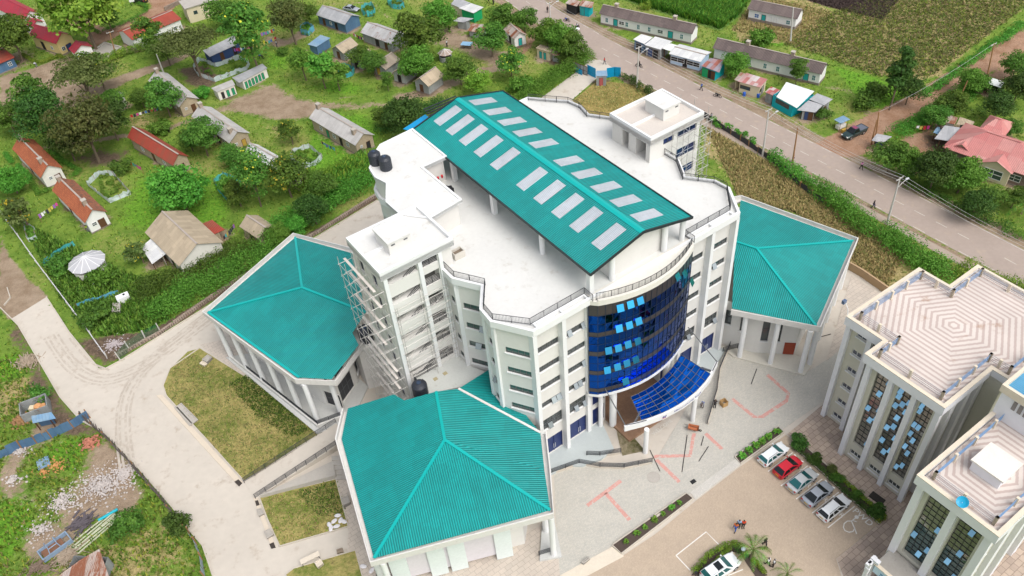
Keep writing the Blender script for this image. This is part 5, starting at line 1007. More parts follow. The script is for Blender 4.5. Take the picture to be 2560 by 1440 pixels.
def shed(label, q, hf, hb, wm_, rm, name='shed', cat='shed', group=None, doors=(), wins=(), inset=.2, openf=False, base=0):
    "lean-to: q = roof corners front-left, front-right, back-right, back-left as the photograph shows them"
    P_ = [G(*q[0], hf), G(*q[1], hf), G(*q[2], hb), G(*q[3], hb)]; c = sum(P_, Vector())/4; ang = math.atan2((P_[1]-P_[0]).y, (P_[1]-P_[0]).x)
    t = thing(name, label, cat, (c.x, c.y, 0), ang, group); YARDS.append((c.x, c.y, 2.6)); R_ = Matrix.Rotation(-ang, 3, 'Z'); loc = [R_ @ (p-Vector((c.x, c.y, 0))) for p in P_]
    m_ = MB(); m_.poly(*[tuple(p) for p in loc]); m_.poly(*[(p.x, p.y, p.z-.06) for p in loc][::-1])
    for i in range(4): a, b = loc[i], loc[(i+1) % 4]; m_.poly((a.x, a.y, a.z-.06), (b.x, b.y, b.z-.06), tuple(b), tuple(a))
    m_.build('roof', rm, t)
    x0, x1 = max(loc[0].x, loc[3].x)+inset if abs(loc[0].x-loc[3].x) < 1.2 else (loc[0].x+loc[3].x)/2+inset, min(loc[1].x, loc[2].x)-inset if abs(loc[1].x-loc[2].x) < 1.2 else (loc[1].x+loc[2].x)/2-inset
    y0, y1 = (loc[0].y+loc[1].y)/2+inset, (loc[2].y+loc[3].y)/2-inset
    X, Y = x1-x0, y1-y0; cx, cy = (x0+x1)/2, (y0+y1)/2
    m_ = MB()
    if openf:
        m_.prism([(x0, y1-.1), (x1, y1-.1), (x1, y1), (x0, y1)], 0, hb-.08)
        m_.build('wall', wm_, t)
        for x, y, h in ((x0, y0, hf), (x1, y0, hf), (x0, y1, hb), (x1, y1, hb)): MB().box((x, y, h/2-.04), (.12, .12, h-.08)).build('post', d_brn, t)
    else:
        m_.prism([(x0, y0), (x1, y0), (x1, y1), (x0, y1)], 0, [hf-.05, hf-.05, hb-.05, hb-.05], top=False); m_.build('wall', wm_, t)
    for lst, nm in ((doors, 'door'), (wins, 'window')):
        for sd_, p_, w_, z0, z1, mt in lst:
            hx, hy = X/2, Y/2; sg = {'f': (0, -1), 'b': (0, 1), 'l': (-1, 0), 'r': (1, 0)}[sd_]
            cc = (cx+(-hx+X*p_ if sg[0] == 0 else sg[0]*hx), cy+(-hy+Y*p_ if sg[1] == 0 else sg[1]*hy)); e = (1, 0) if sg[0] == 0 else (0, 1)
            g = lambda a, z, d: (cc[0]+e[0]*a+sg[0]*d, cc[1]+e[1]*a+sg[1]*d, z); f = MB()
            for a0, z_0, a1, z_1 in ((-w_/2, z0, -w_/2, z1), (w_/2, z0, w_/2, z1), (-w_/2, z1, w_/2, z1)): f.beam(g(a0, z_0, .03), g(a1, z_1, .03), .06)
            o = f.build(nm, d_brn, t); MB().poly(g(-w_/2, z0, .035), g(w_/2, z0, .035), g(w_/2, z1, .035), g(-w_/2, z1, .035)).build('leaf' if nm == 'door' else 'pane', mt, o)
    return t
D = lambda sd, p, mt, w=.9, h=2.0: (sd, p, w, .1, h, mt)
Wn = lambda sd, p, w=.9, mt=None, z0=1.0, z1=1.9: (sd, p, w, z0, z1, mt or w_glass)
# top left compound
house('long crimson roofed white house in the upper left corner', (-25, 12), (58, 55), (107, 34), 3.4, 2.0, limew, R_crim, doors=[D('r', .3, d_dark)])
house('small crimson roofed lean-to house joined between the two long crimson roofs', (60, 60), (80, 68), (112, 54), 3.0, 1.0, limew, R_crim)
house('crimson roofed house with yellow walls and a dark doorway in the upper left', (72, 88), (140, 110), (187, 89), 3.4, 1.8, yel, R_crim, doors=[D('f', .35, d_dark, 1.2, 2.3), D('r', .6, dblue, 1.4)], wins=[Wn('f', .7), Wn('r', .25)])
house('little crimson roofed white gatehouse at the foot of the yellow house', (171, 122), (185, 134), (232, 116), 2.8, 1.3, limew, R_crim, wins=[Wn('r', .5)])
house('red striped roof over a blue wall, cut by the left edge of the photo', (-22, 168), (37, 143), (6, 112), 2.6, 1.1, tin_b, R_redr, wins=[Wn('f', .75, .8)])
house('long white house with rust red roof half hidden by trees at the upper left', (330, 100), (454, 47), (428, 22), 3.2, 1.2, limew, R_redr, wins=[Wn('f', .2), Wn('f', .5), Wn('f', .85)], doors=[D('f', .35, d_dark)])
fb_ = thing('flat_roofed_house', 'beige flat roofed building with weathered walls at the top edge', 'house', G(510, 38), math.radians(28)); MB().box((0, 0, 2), (8.5, 5.2, 4)).build('wall', cream, fb_); MB().box((0, 0, 4.1), (9.1, 5.8, .22)).build('roof', conc2, fb_); [MB().box((x, -2.62, 2.4), (1.0, .06, .9)).build('window', w_glass, fb_) for x in (-2.2, .4, 2.6)]
shed('long navy tin shed under trees beside the net garden, pale mono roof', [(524, 142), (592, 111), (586, 88), (507, 126)], 2.4, 3.0, dblue, R_grey, doors=[D('f', .35, d_brn), D('f', .8, d_dark)])
shed('small white flat house with a chimney half hidden behind dark trees at left', [(275, 252), (312, 247), (300, 229), (285, 233)], 2.4, 2.8, lime, R_pale)
# row of stone staff houses with pale roofs
STH = 'stone staff houses with pale iron roofs'
sw_ = [Wn('r', .28, .5, None, 1.4, 1.9), Wn('f', .2), Wn('f', .5), Wn('f', .8)]
house('pale roofed stone house with two chimneys, the one nearest the dirt track', (370, 202), (447, 268), (497, 246), 2.8, 1.5, stone_w, R_pale, chims=[(-.88, 0), (.78, -.3)], doors=[D('r', .68, d_brn), D('f', .35, d_brn), D('f', .65, d_dark)], wins=sw_, group=STH)
house('pale roofed stone house with a mustard door, second of the row below the dirt track', (478, 291), (573, 358), (626, 333), 2.8, 1.5, stone_w, R_pale, chims=[(-.9, 0), (.78, -.3)], doors=[D('r', .68, d_yel), D('f', .35, d_brn), D('f', .65, d_dark)], wins=sw_, group=STH)
house('pale roofed stone house standing alone on the lawn left of the big teal roof', (772, 295), (888, 364), (935, 336), 2.8, 1.5, stone_w, R_pale, chims=[(-.92, 0), (.72, -.3)], doors=[D('r', .68, d_dark), D('f', .35, d_grn), D('f', .65, d_dark)], wins=sw_, group=STH)
house('white roofed stone house behind the tall yellow flowering tree', (612, 380), (738, 452), (776, 434), 2.8, 1.3, stone_w, R_white, chims=[], doors=[D('r', .6, d_brn, 1.0)], wins=sw_[:2], group=STH)
house('long rust red roofed house behind the round green tree', (318, 343), (432, 414), (498, 406), 2.8, 1.6, stone_w, R_redr, doors=[D('r', .5, d_dark), D('f', .5, d_brn)], wins=[Wn('f', .25), Wn('f', .75)])
TI = 'white cottages with orange clay tile roofs'
house('white cottage with whole orange tile roof inside a clipped hedge', (30, 372), (101, 445), (157, 419), 2.9, 1.8, lime, R_tile, chims=[(-.86, -.1), (.66, -.15)], doors=[D('r', .7, d_brn, 1.1), D('f', .5, d_dark)], wins=[Wn('r', .35, .6, None, 1.5, 2.1), Wn('f', .25)], group=TI)
house('white cottage with orange tile roof whose far slope is broken and dark', (130, 476), (212, 558), (266, 527), 2.9, 1.8, limew, R_tile, chims=[(-.9, -.1), (.62, -.05)], rm2=R_tile2, doors=[D('r', .66, d_brn, 1.2), D('f', .4, d_dark)], wins=[Wn('r', .3, .8, None, 1.3, 2.0), Wn('f', .7)], group=TI)
house('wide house with tan patched sheet roof beside the round hut', (362, 581), (447, 666), (571, 617), 3.0, 2.3, lime, R_tan, doors=[D('f', .7, d_dark, 1.2)], wins=[Wn('r', .4, 1.1), Wn('f', .3)])
shed('white slatted awning leaning on the tan patched roof house', [(353, 618), (380, 660), (415, 634), (377, 597)], 2.0, 2.6, lime, R_white, openf=True)
shed('small dark red tin lean-to on the far side of the tan roofed house', [(532, 587), (562, 574), (530, 549), (503, 560)], 2.1, 2.5, stone_w, R_redr)
house('small tan roofed house at the hedge left of the big block', (598, 566), (646, 598), (690, 567), 2.4, 1.3, stone_w, R_tan, doors=[D('f', .5, d_dark, 1.2)])
def hut(label, c, r, h, rz, rm, wm_, n=12):
    t = thing('round_hut', label, 'hut', G(*c)); m_ = MB(); k = n
    m_.lathe((0, 0, 0), [(r*.86, 0), (r*.86, h*.62)], 20); m_.build('wall', wm_, t); m_ = MB(); m_.lathe((0, 0, h*.62), [(r*.7, 0), (r*.7, h*.38)], 16); m_.build('dark_gap', d_dark, t)
    m_ = MB(); rim = [(r*math.cos(2*math.pi*i/k), r*math.sin(2*math.pi*i/k), h) for i in range(k)]
    for i in range(k): m_.poly(rim[i], rim[(i+1) % k], (0, 0, h+rz))
    m_.build('roof', rm, t); m_ = MB(); [m_.beam((0, 0, h+rz+.03), (p[0], p[1], h+.03), .09, .05) for p in rim]; m_.build('roof_batten', colm, t)
    MB().box((r*.5, -r*.72, h*.5), (.9, .12, h*.98), .6).build('door', d_dark, t); return t
hut('round hut with twelve sided grey cone roof near the lower left', (229, 676), 3.15, 2.0, 1.3, P('hut_tin', (.43, .43, .45), .5, .12, .6, stain=((.40, .30, .22), .62)), lime)
hut('small round hut with rusty cone roof half hidden among trees', (1115, 150), 1.7, 1.8, 1.0, R_rust, tin_w, 8)
# blue, grey and tan tin houses in the middle distance
house('navy tin house with long grey roof and one rust streak at the top', (789, 37), (862, 62), (901, 40), 2.6, 1.4, tin_b, R_grey, doors=[D('f', .2, d_brn), D('f', .65, d_dark)], wins=[Wn('f', .45, .7)])
house('tin house with broad grey roof stained rust along its lower edge', (900, 81), (978, 110), (998, 78), 2.5, 1.5, tin_w, CORR('iron_grey_stained', (.50, .50, .50), .2, (.42, .41, .40), .3, rough=.6, lo=.8), doors=[D('f', .5, d_dark, 1.2), D('f', .8, d_brn)])
shed('little blue tin shed with a flat pale roof on the grass', [(791, 117), (826, 95), (801, 87), (769, 111)], 2.2, 2.4, tin_b, R_blue)
house('tan roofed tin hut with a pink curtained door, beside the blue shed', (896, 111), (858, 134), (829, 121), 2.2, 1.3, tin_w, R_tan, doors=[D('r', .5, d_brn)])
house('tan roofed blue white tin hut mostly hidden by a leafy tree', (934, 132), (905, 156), (880, 141), 2.2, 1.2, tin_w, R_tan, doors=[D('r', .5, d_dark)])
house('dark stained tan roofed hut in the middle of the hut row', (1001, 148), (964, 175), (934, 160), 2.2, 1.3, tin_w, CORR('iron_tan_dark', (.30, .25, .20), .25, (.38, .32, .25), .1, rough=.8, lo=.8), doors=[D('r', .4, d_yel)])
house('pale tin hut standing in the shade of a broad tree', (1046, 166), (1012, 192), (984, 178), 2.2, 1.2, CORR('tin_white', (.55, .56, .56), .12, (.45, .46, .46), .15, .7, rough=.7, lo=.8), R_tan, doors=[D('r', .5, d_dark)])
house('tan roofed rusty tin hut standing clear at the end of the hut row', (1111, 188), (1071, 217), (1040, 199), 2.3, 1.5, tin_w, R_tan, doors=[D('r', .45, d_brn)], wins=[Wn('f', .4, .6)])
shed('grey roofed shed at the top edge behind the green kiosk', [(1128, 10), (1165, 26), (1178, 8), (1140, -8)], 2.4, 2.8, cream, R_grey)
shed('bright green kiosk with white roof at the top', [(1146, 20), (1184, 33), (1209, 18), (1178, 8)], 2.6, 2.9, grn, R_white)
shed('grey tin lean-to under the trees left of the dirt yard', [(1133, 52), (1158, 56), (1184, 46), (1150, 42)], 1.9, 2.2, tin_w, R_grey); shed('low rusty shanty of loose sheets below the green kiosk', [(1170, 77), (1206, 83), (1218, 62), (1180, 58)], 1.7, 2.0, tin_w, R_rust)
house('rust striped roofed tin house with a white porch left of the road', (1258, 74), (1284, 98), (1310, 80), 2.4, 1.2, limew, R_rust, doors=[D('r', .5, d_teal), D('f', .5, d_dark)])
LT = 'white latrine blocks with green doors'
shed('long white latrine block with a row of green doors', [(598, 207), (668, 170), (656, 159), (580, 194)], 2.3, 2.0, lime, R_grey, name='latrine_block', cat='latrine', group=LT, doors=[('f', .1+k*.14, .62, .1, 1.7, d_grn) for k in range(6)])
shed('short white latrine block with one open dark door', [(541, 230), (588, 212), (580, 199), (528, 220)], 2.3, 2.0, lime, R_pale, name='latrine_block', cat='latrine', group=LT, doors=[('f', .25, .62, .1, 1.7, d_dark), ('f', .55, .62, .1, 1.7, d_grn), ('f', .85, .62, .1, 1.7, d_grn)])
shed('cream latrine with two teal doors near the roadside bushes', [(1339, 120), (1376, 131), (1388, 121), (1351, 111)], 2.4, 2.2, cream, R_tan, name='latrine_block', cat='latrine', doors=[('f', .3, .7, .1, 1.8, d_teal), ('f', .65, .7, .1, 1.8, d_teal)])
shed('rusty lean-to against the cream latrine', [(1378, 137), (1396, 140), (1402, 132), (1385, 126)], 1.7, 1.9, tin_w, R_rust)
st_ = thing('market_table', 'pale blue topped table in the dirt yard among trees', 'table', G(1168, 119)); MB().box((0, 0, 1.0), (2.6, 1.8, .06), -.35).build('table_top', P('tarp_blue', (.24, .42, .60), .7, .1, 1), st_); [MB().box((x, y, .5), (.07, .07, 1), -.35).build('leg', d_brn, st_) for x in (-.9, .9) for y in (-.6, .6)]
# row houses along the road with brown asbestos roofs
RH = 'white row houses with brown ridged roofs'
rw = [('f', p, .7, .9, 2.0, w_blue) for p in (.07, .3, .43, .55, .9)]; rd = [D('f', .17, d_teal, 1.1, 2.1), D('f', .78, d_teal, 1.2, 2.1)]
wide = [('f', p, 1.3, 1.1, 1.9, w_glass) for p in (.24, .67)]
house('long white row house with brown roof and turquoise doors, parallel to the road', (1497, 34), (1731, 85), (1752, 67), 2.8, 1.4, limew, R_asb, chims=[(-.7, .1), (.55, .1)], doors=rd, wins=rw+wide, group=RH, base=.5)
house('long white row house with brown roof behind the roadside shops', (1781, 120), (2054, 186), (2073, 163), 2.8, 1.4, limew, R_asb, chims=[(-.42, .1), (.4, .1)], doors=[D('f', .88, d_teal, 1.1), D('f', .3, d_dark)], wins=[('f', p, .7, .9, 2.0, w_blue) for p in (.14, .35, .5, .62, .95)]+[('f', .78, 1.4, 1.1, 1.9, w_glass)], group=RH, base=.5)
house('short white house with brown roof alone among the fields at the top', (1868, 22), (1993, 48), (2016, 27), 2.8, 1.3, limew, R_asb, doors=[D('f', .33, d_teal, 1.0)], wins=[('f', .18, 1.0, 1.0, 1.9, P('window_blue', (.03, .13, .36), .5)), ('f', .85, .9, 1.0, 1.9, w_blue)]+[('f', .46+k*.055, .14, .9, 2.0, d_dark) for k in range(4)], group=RH, base=.7)
# roadside shops
SH = 'white tin roofed roadside stalls'
shed('leftmost white roofed stall beside the road, with a blue front', [(1583, 98), (1611, 110), (1632, 93), (1603, 85)], 2.5, 2.8, tin_b, R_white, group=SH, doors=[D('f', .5, d_dark, 1.4, 2)])
shed('white roofed grey stall between the leftmost stall and the big shop', [(1611, 112), (1651, 124), (1681, 103), (1638, 91)], 2.6, 2.9, tin_w, R_white, group=SH, doors=[D('f', .3, dblue, 1.2), D('f', .7, d_dark, 1.2)])
house('wide white roofed shop with pale blue walls and dark screened windows', (1672, 134), (1752, 155), (1790, 133), 2.6, .5, P('wall_sky', (.42, .55, .70), .8, .1, .8), R_white, name='shop', cat='shop', doors=[D('f', .5, d_dark, 1.0, 2.1)], wins=[('f', .24, 3.2, 1.0, 2.0, d_dark), ('f', .78, 3.0, 1.0, 2.0, d_dark)], group=SH)
shed('flat white awning joining the big shop to the stall on its left', [(1656, 121), (1700, 135), (1716, 120), (1675, 108)], 2.5, 2.7, lime, R_shin, openf=True, group=SH)
shed('patched blue and rust roofed kiosk with a green front beside a round tree', [(1752, 164), (1798, 181), (1811, 151), (1776, 145)], 2.4, 2.8, turq, CORR('iron_patched', (.30, .38, .46), .2, (.38, .12, .09), .3, rough=.6, lo=.8), doors=[D('f', .25, grn, 1.6), D('f', .6, d_dark), D('f', .85, d_brn)])
shed('cream kiosk with white roof striped red', [(1844, 203), (1901, 219), (1919, 198), (1866, 182)], 2.5, 2.8, cream, R_str, name='kiosk', cat='kiosk', doors=[D('r', .5, tin_w, .9, 2)], wins=[('f', .3, 2.2, 1.0, 1.8, w_glass), ('r', .2, .8, 1, 1.8, w_glass)])
shed('small rusty lean-to joined to the left of the cream kiosk', [(1836, 199), (1850, 205), (1866, 185), (1852, 180)], 2.2, 2.3, cream, R_rust)
shed('little stall with grey and red roof left of the turquoise shop', [(1912, 230), (1938, 241), (1950, 225), (1928, 216)], 2.2, 2.4, tin_w, R_str)
shed('turquoise shop with a bright white roof near the road junction', [(1941, 242), (1992, 270), (2036, 228), (1966, 205)], 2.7, 3.0, turq, R_shin, name='shop', cat='shop', wins=[('f', .5, 3.4, 1.3, 2.2, w_glass)])
shed('grey tin shed behind the turquoise shop', [(2023, 248), (2060, 263), (2082, 248), (2043, 233)], 2.7, 3.0, tin_w, R_grey, doors=[D('r', .3, d_brn)])
shed('low grey lean-to with an open timber porch beside the turquoise shop', [(1993, 275), (2038, 281), (2058, 262), (2021, 251)], 2.1, 2.6, tin_w, R_grey, doors=[D('f', .75, d_brn), D('f', .4, dblue, .8)])
fc = thing('food_cart', 'small roadside food cart with a sheet roof beside the dark pickup', 'food cart', G(2100, 322), .45); MB().box((0, 0, 2.05), (2.4, 1.7, .07)).build('roof', R_blue, fc); MB().box((0, 0, .7), (1.9, .9, .7)).build('counter', lime, fc); [MB().box((x, y, 1.0), (.06, .06, 2)).build('post', d_brn, fc) for x in (-1, 1) for y in (-.65, .65)]; MB().box((-.4, -1.2, .35), (.9, .5, .7)).build('crate', d_yel, fc); MB().box((1.3, .3, .45), (.5, .6, .9)).build('drum', d_yel, fc)
shed('bright roofed open shack beside the dirt road at the far right', [(2469, 208), (2506, 221), (2519, 207), (2482, 195)], 2.3, 2.5, d_dark, R_shin, openf=True)
# bungalow with pink roof at the right
brick = TILE('bungalow_stone', (.22, .155, .125), (.17, .125, .105), (.12, .09, .08), .5, .25, .02, .9, .5, .2, True)
house('bungalow with broad faded pink hipped roof and dark stone walls at the right edge', (2356, 368), (2590, 448), (2640, 400), 3.0, 2.6, brick, R_pink, name='bungalow', cat='bungalow', ov=.6, wins=[('f', .30, 1.8, .9, 2.1, w_glass), ('f', .62, 1.8, .9, 2.1, w_glass), ('f', .82, 2.0, .9, 2.1, w_glass), ('f', .05, 1.0, .9, 2.1, w_glass)], hip=True, wwid=10)
def porch(label, c, z, wd, dep, mtw):
    t = thing('gabled_porch', label, 'porch', G(*c), math.atan2((G(2590, 448)-G(2356, 368)).y, (G(2590, 448)-G(2356, 368)).x)); MB().box((0, dep/2, z/2), (wd, dep, z)).add([(-wd/2, 0, z), (wd/2, 0, z), (0, 0, z+1.1)], [(0, 1, 2)]).build('wall', mtw, t)
    for s in (-1, 1): MB().add([(0, -.4, z+1.25), (s*(wd/2+.4), -.4, z-.15), (s*(wd/2+.4), dep, z-.15), (0, dep, z+1.25)], [(0, 1, 2, 3)]).build('roof_slope', R_pink, t)
    f = MB(); [f.beam((x, -.05, .6), (x, -.05, 2.3), .08) for x in (-wd*.3, 0, wd*.3)]; [f.beam((-wd*.3, -.05, zz), (wd*.3, -.05, zz), .08) for zz in (.6, 1.5, 2.3)]; fo = f.build('window', colm, t); MB().poly((-wd*.3, -.03, .6), (wd*.3, -.03, .6), (wd*.3, -.03, 2.3), (-wd*.3, -.03, 2.3)).build('pane', w_glass, fo)
porch('small gabled bay with white framed window at the left end of the pink bungalow', (2390, 409), 3.0, 3.6, 2.5, cream); porch('larger gabled entrance porch in the middle of the pink bungalow', (2475, 452), 3.0, 5.0, 3, cream)
house('second pink hipped roof behind the main roof of the bungalow', (2440, 330), (2505, 350), (2520, 330), 3.0, 1.8, brick, R_pink, name='bungalow_annex', cat='house', hip=True, wwid=7)
shed('grey iron carport roof beside the pink bungalow', [(2336, 347), (2372, 352), (2405, 320), (2362, 313)], 2.6, 2.8, brick, R_grey, openf=True); shed('little blue roofed shelter left of the carport', [(2333, 331), (2347, 336), (2356, 322), (2344, 316)], 1.9, 2.1, d_dark, R_blue, openf=True)
shed('small rust and blue roofed shed above the carport', [(2357, 305), (2388, 311), (2395, 294), (2372, 287)], 2.1, 2.3, lime, R_rust, wins=[('f', .5, 1.6, 1.0, 1.5, d_dark)]); shed('small grey brown roofed shed touching the rusty shed above the carport', [(2391, 311), (2432, 313), (2436, 304), (2400, 292)], 2.1, 2.3, tin_w, R_tan)
shed('pale roofed shelter by the twin wooden poles at the road junction', [(2179, 351), (2212, 358), (2230, 341), (2192, 334)], 2.2, 2.4, dblue, R_grey, openf=True)
# stalls at the top beside the road
shed('rust roofed turquoise stall at the top beside the road', [(1447, 14), (1480, 20), (1485, 5), (1455, 0)], 2.5, 2.8, turq, R_rust, doors=[D('f', .3, d_teal)]); shed('dark stall with patched roof left of the turquoise stall at the top', [(1413, 8), (1442, 16), (1452, 3), (1425, -4)], 2.5, 2.7, d_dark, R_rust)
# gate of the compound: tin guard booth, blue gates and tin fence
shed('tin guard booth with a red door beside the blue gate', [(1489, 190), (1519, 190), (1517, 176), (1491, 177)], 2.5, 2.7, tin_w, R_blue, name='guard_booth', cat='booth', doors=[('f', .5, .8, .1, 2.0, P('door_pinkred', (.42, .10, .10), .6, .1, 1))], inset=.1)
gb = P('gate_blue', (.0, .27, .50), .5, .08, 1)
def gate(label, pts, h, mt, name='gate', cat='gate', group=None):
    q = [G(*p) for p in pts]; t = thing(name, label, cat, q[0], group=group, frame='w'); m_ = MB(); m2 = MB()
    for a, b in zip(q, q[1:]): m_.poly((a.x, a.y, .1), (b.x, b.y, .1), (b.x, b.y, h), (a.x, a.y, h)); [m2.beam((a.x, a.y, z), (b.x, b.y, z), .08) for z in (.15, h/2, h)]; n = max(2, int((b-a).length/1.2)); [m2.beam(tuple(a+(b-a)*k/n), tuple(a+(b-a)*k/n+Vector((0, 0, h))), .07) for k in range(n+1)]
    m_.build('panel', mt, t); m2.build('frame', mt if mt is gb else d_brn, t)
gate('left leaf of the bright blue sheet gate, swung open inward', [(1469, 186), (1489, 196)], 2.3, gb, group='blue gate leaves'); gate('right run of bright blue sheet gate beside the guard booth', [(1517, 195), (1536, 192), (1551, 193)], 2.3, gb, group='blue gate leaves'); gate('loose blue sheet panel leaning inside the gate', [(1438, 180), (1455, 189)], 1.2, gb, name='sheet_panel', cat='panel'); gate('grey tin fence left of the blue gate', [(1434, 176), (1451, 184), (1468, 190)], 2.2, tin_w, name='tin_fence', cat='fence')
# waste ground, lower left: shacks and blue tin fence
shed('rusty white patched tin shack at the bottom edge on the waste ground', [(125, 1455), (280, 1462), (248, 1372), (200, 1400)], 1.8, 2.1, tin_w, R_rust, name='tin_shack', cat='shack')
shed('blue grey tin shack without half its roof beside the driveway', [(82, 1058), (140, 1046), (128, 1030), (78, 1040)], 1.9, 2.2, tin_b, R_blue, name='tin_shack', cat='shack', openf=True); 
ys = thing('roofless_shack', 'roofless plank shack with orange barrels inside, beside the driveway', 'shack', G(96, 1030)); a_ = .42; m_ = MB(); 
for x, y, sx, sy in ((0, -1.3, 3.6, .12), (0, 1.3, 3.6, .12), (-1.8, 0, .12, 2.6), (1.8, 0, .12, 2.6)): m_.box((x*math.cos(a_)-y*math.sin(a_), x*math.sin(a_)+y*math.cos(a_), .9), (sx, sy, 1.8), a_)
m_.build('wall', tin_w, ys); MB().lathe((.3, .2, 0), [(.5, 0), (.55, 1.2), (.4, 1.3)], 12).lathe((1.0, .3, 0), [(.4, 0), (.42, 1.1)], 12).build('barrel', P('barrel_orange', (.55, .28, .12), .6), ys); MB().box((-.6, .2, .5), (.8, .8, 1)).build('crate', cream, ys)
# ---------------------------------------------------------------- vegetation
leafm = LEAF('leaves'); bark = P('bark', (.16, .12, .085), .95, .25, 2)
rng = np.random.default_rng(5); fill_cover()
GRN = [(.06, .145, .02), (.105, .22, .03), (.19, .33, .05)]; BRI = [(.065, .19, .02), (.12, .30, .034), (.20, .40, .06)]; OLV = [(.08, .13, .03), (.13, .185, .045), (.21, .26, .08)]; LIM = [(.12, .235, .025), (.22, .34, .036), (.34, .41, .06)]; DKG = [(.04, .105, .02), (.065, .155, .026), (.12, .225, .04)]; BRN = [(.075, .115, .028), (.13, .175, .045), (.20, .20, .06)]
def leaves(C, R, per, size, cols, seed, fl=None, ffrac=0, flat=.9, core=.25):
    "leaf blades spread over a set of clumps: centres C (n,3), radii R (n,3)"
    g = np.random.default_rng(seed); n = len(C); N = n*per; size *= .78; per = int(per*1.55); N = n*per; ci = np.repeat(np.arange(n), per)
    d = g.normal(size=(N, 3)); d /= np.linalg.norm(d, axis=1, keepdims=True); d[:, 2] = np.where(d[:, 2] < -.3, -d[:, 2]*.6, d[:, 2])
    rad = np.where(g.random(N) < core, g.random(N)**.5, .82+.28*g.random(N)); p = C[ci]+d*R[ci]*rad[:, None]
    nrm = d*flat+g.normal(size=(N, 3))*.55+np.array([0, 0, .45]); nrm /= np.linalg.norm(nrm, axis=1, keepdims=True)
    t = np.cross(nrm, g.normal(size=(N, 3))); t /= np.linalg.norm(t, axis=1, keepdims=True)+1e-9; b = np.cross(nrm, t)
    s = size*(.6+.8*g.random(N))[:, None]
    V = np.stack([p-t*s*.5, p+b*s*.32, p+t*s*.5-nrm*s*.15, p-b*s*.32], 1).reshape(-1, 3)
    cl = np.array(cols); base = g.random(n)[ci]; cl = cl*.92; k = np.clip(base*.55+g.random(N)*.45, 0, .999)*(len(cols)-1); i0 = k.astype(int); f = (k-i0)[:, None]
    c = cl[i0]*(1-f)+cl[np.minimum(i0+1, len(cols)-1)]*f; c *= (.75+.5*g.random(N))[:, None]
    if fl: m = (g.random(N) < ffrac)&(rad > .8)&(d[:, 2] > -.05)&(g.random(n)[ci] < .6); c[m] = np.array(fl)*(.7+.6*g.random(m.sum()))[:, None]
    return V, c
def leaf_mesh(name, V, c):
    me = bpy.data.meshes.new(name); nq = len(c); me.vertices.add(nq*4); me.vertices.foreach_set('co', V.astype(np.float32).ravel())
    me.loops.add(nq*4); me.loops.foreach_set('vertex_index', np.arange(nq*4, dtype=np.int32)); me.polygons.add(nq); me.polygons.foreach_set('loop_start', np.arange(0, nq*4, 4, dtype=np.int32)); me.update(calc_edges=True)
    at = me.color_attributes.new('leaf', 'FLOAT_COLOR', 'POINT'); at.data.foreach_set('color', np.repeat(np.concatenate([c, np.ones((nq, 1))], 1), 4, axis=0).astype(np.float32).ravel()); me.materials.append(leafm); return me
def tree_proto(seed, rx, rz, hc, ncl, per, size, cols, fl=None, ff=0, crad=.42, hollow=.45, flat_top=False):
    g = np.random.default_rng(seed); d = g.normal(size=(ncl, 3)); d /= np.linalg.norm(d, axis=1, keepdims=True)
    rr = hollow+(1-hollow)*g.random(ncl); C = d*np.array([rx, rx, rz])*rr[:, None]*.82
    if flat_top: C[:, 2] = np.abs(C[:, 2])*.5+g.random(ncl)*.3*rz-(C[:, 0]**2+C[:, 1]**2)/rx**2*.35*rz
    R = np.stack([rx*crad*(.6+.7*g.random(ncl))]*3, 1); R[:, 2] *= .62 if not flat_top else .35
    C[:, 2] += hc
    V, c = leaves(C, R, per, size, cols, seed+1, fl, ff); cm = leaf_mesh('crown', V, c)
    t = MB(); tr = max(.09, rx*.036); t.tube([(0, 0, 0), (.05*rx, .02*rx, hc*.45), (-.02*rx, .04*rx, hc*.9)], [tr*1.25, tr, tr*.55], 7)
    for k in g.choice(ncl, min(ncl, 7), replace=False): z0 = hc*(.4+.35*g.random()); q = C[k]; t.tube([(0.02*rx, .02*rx, z0), (q[0]*.5, q[1]*.5, z0*.4+q[2]*.6-.1*rz), tuple(q)], [tr*.5, tr*.35, tr*.15], 5)
    return cm, t.mesh('trunk', bark), rx, hc
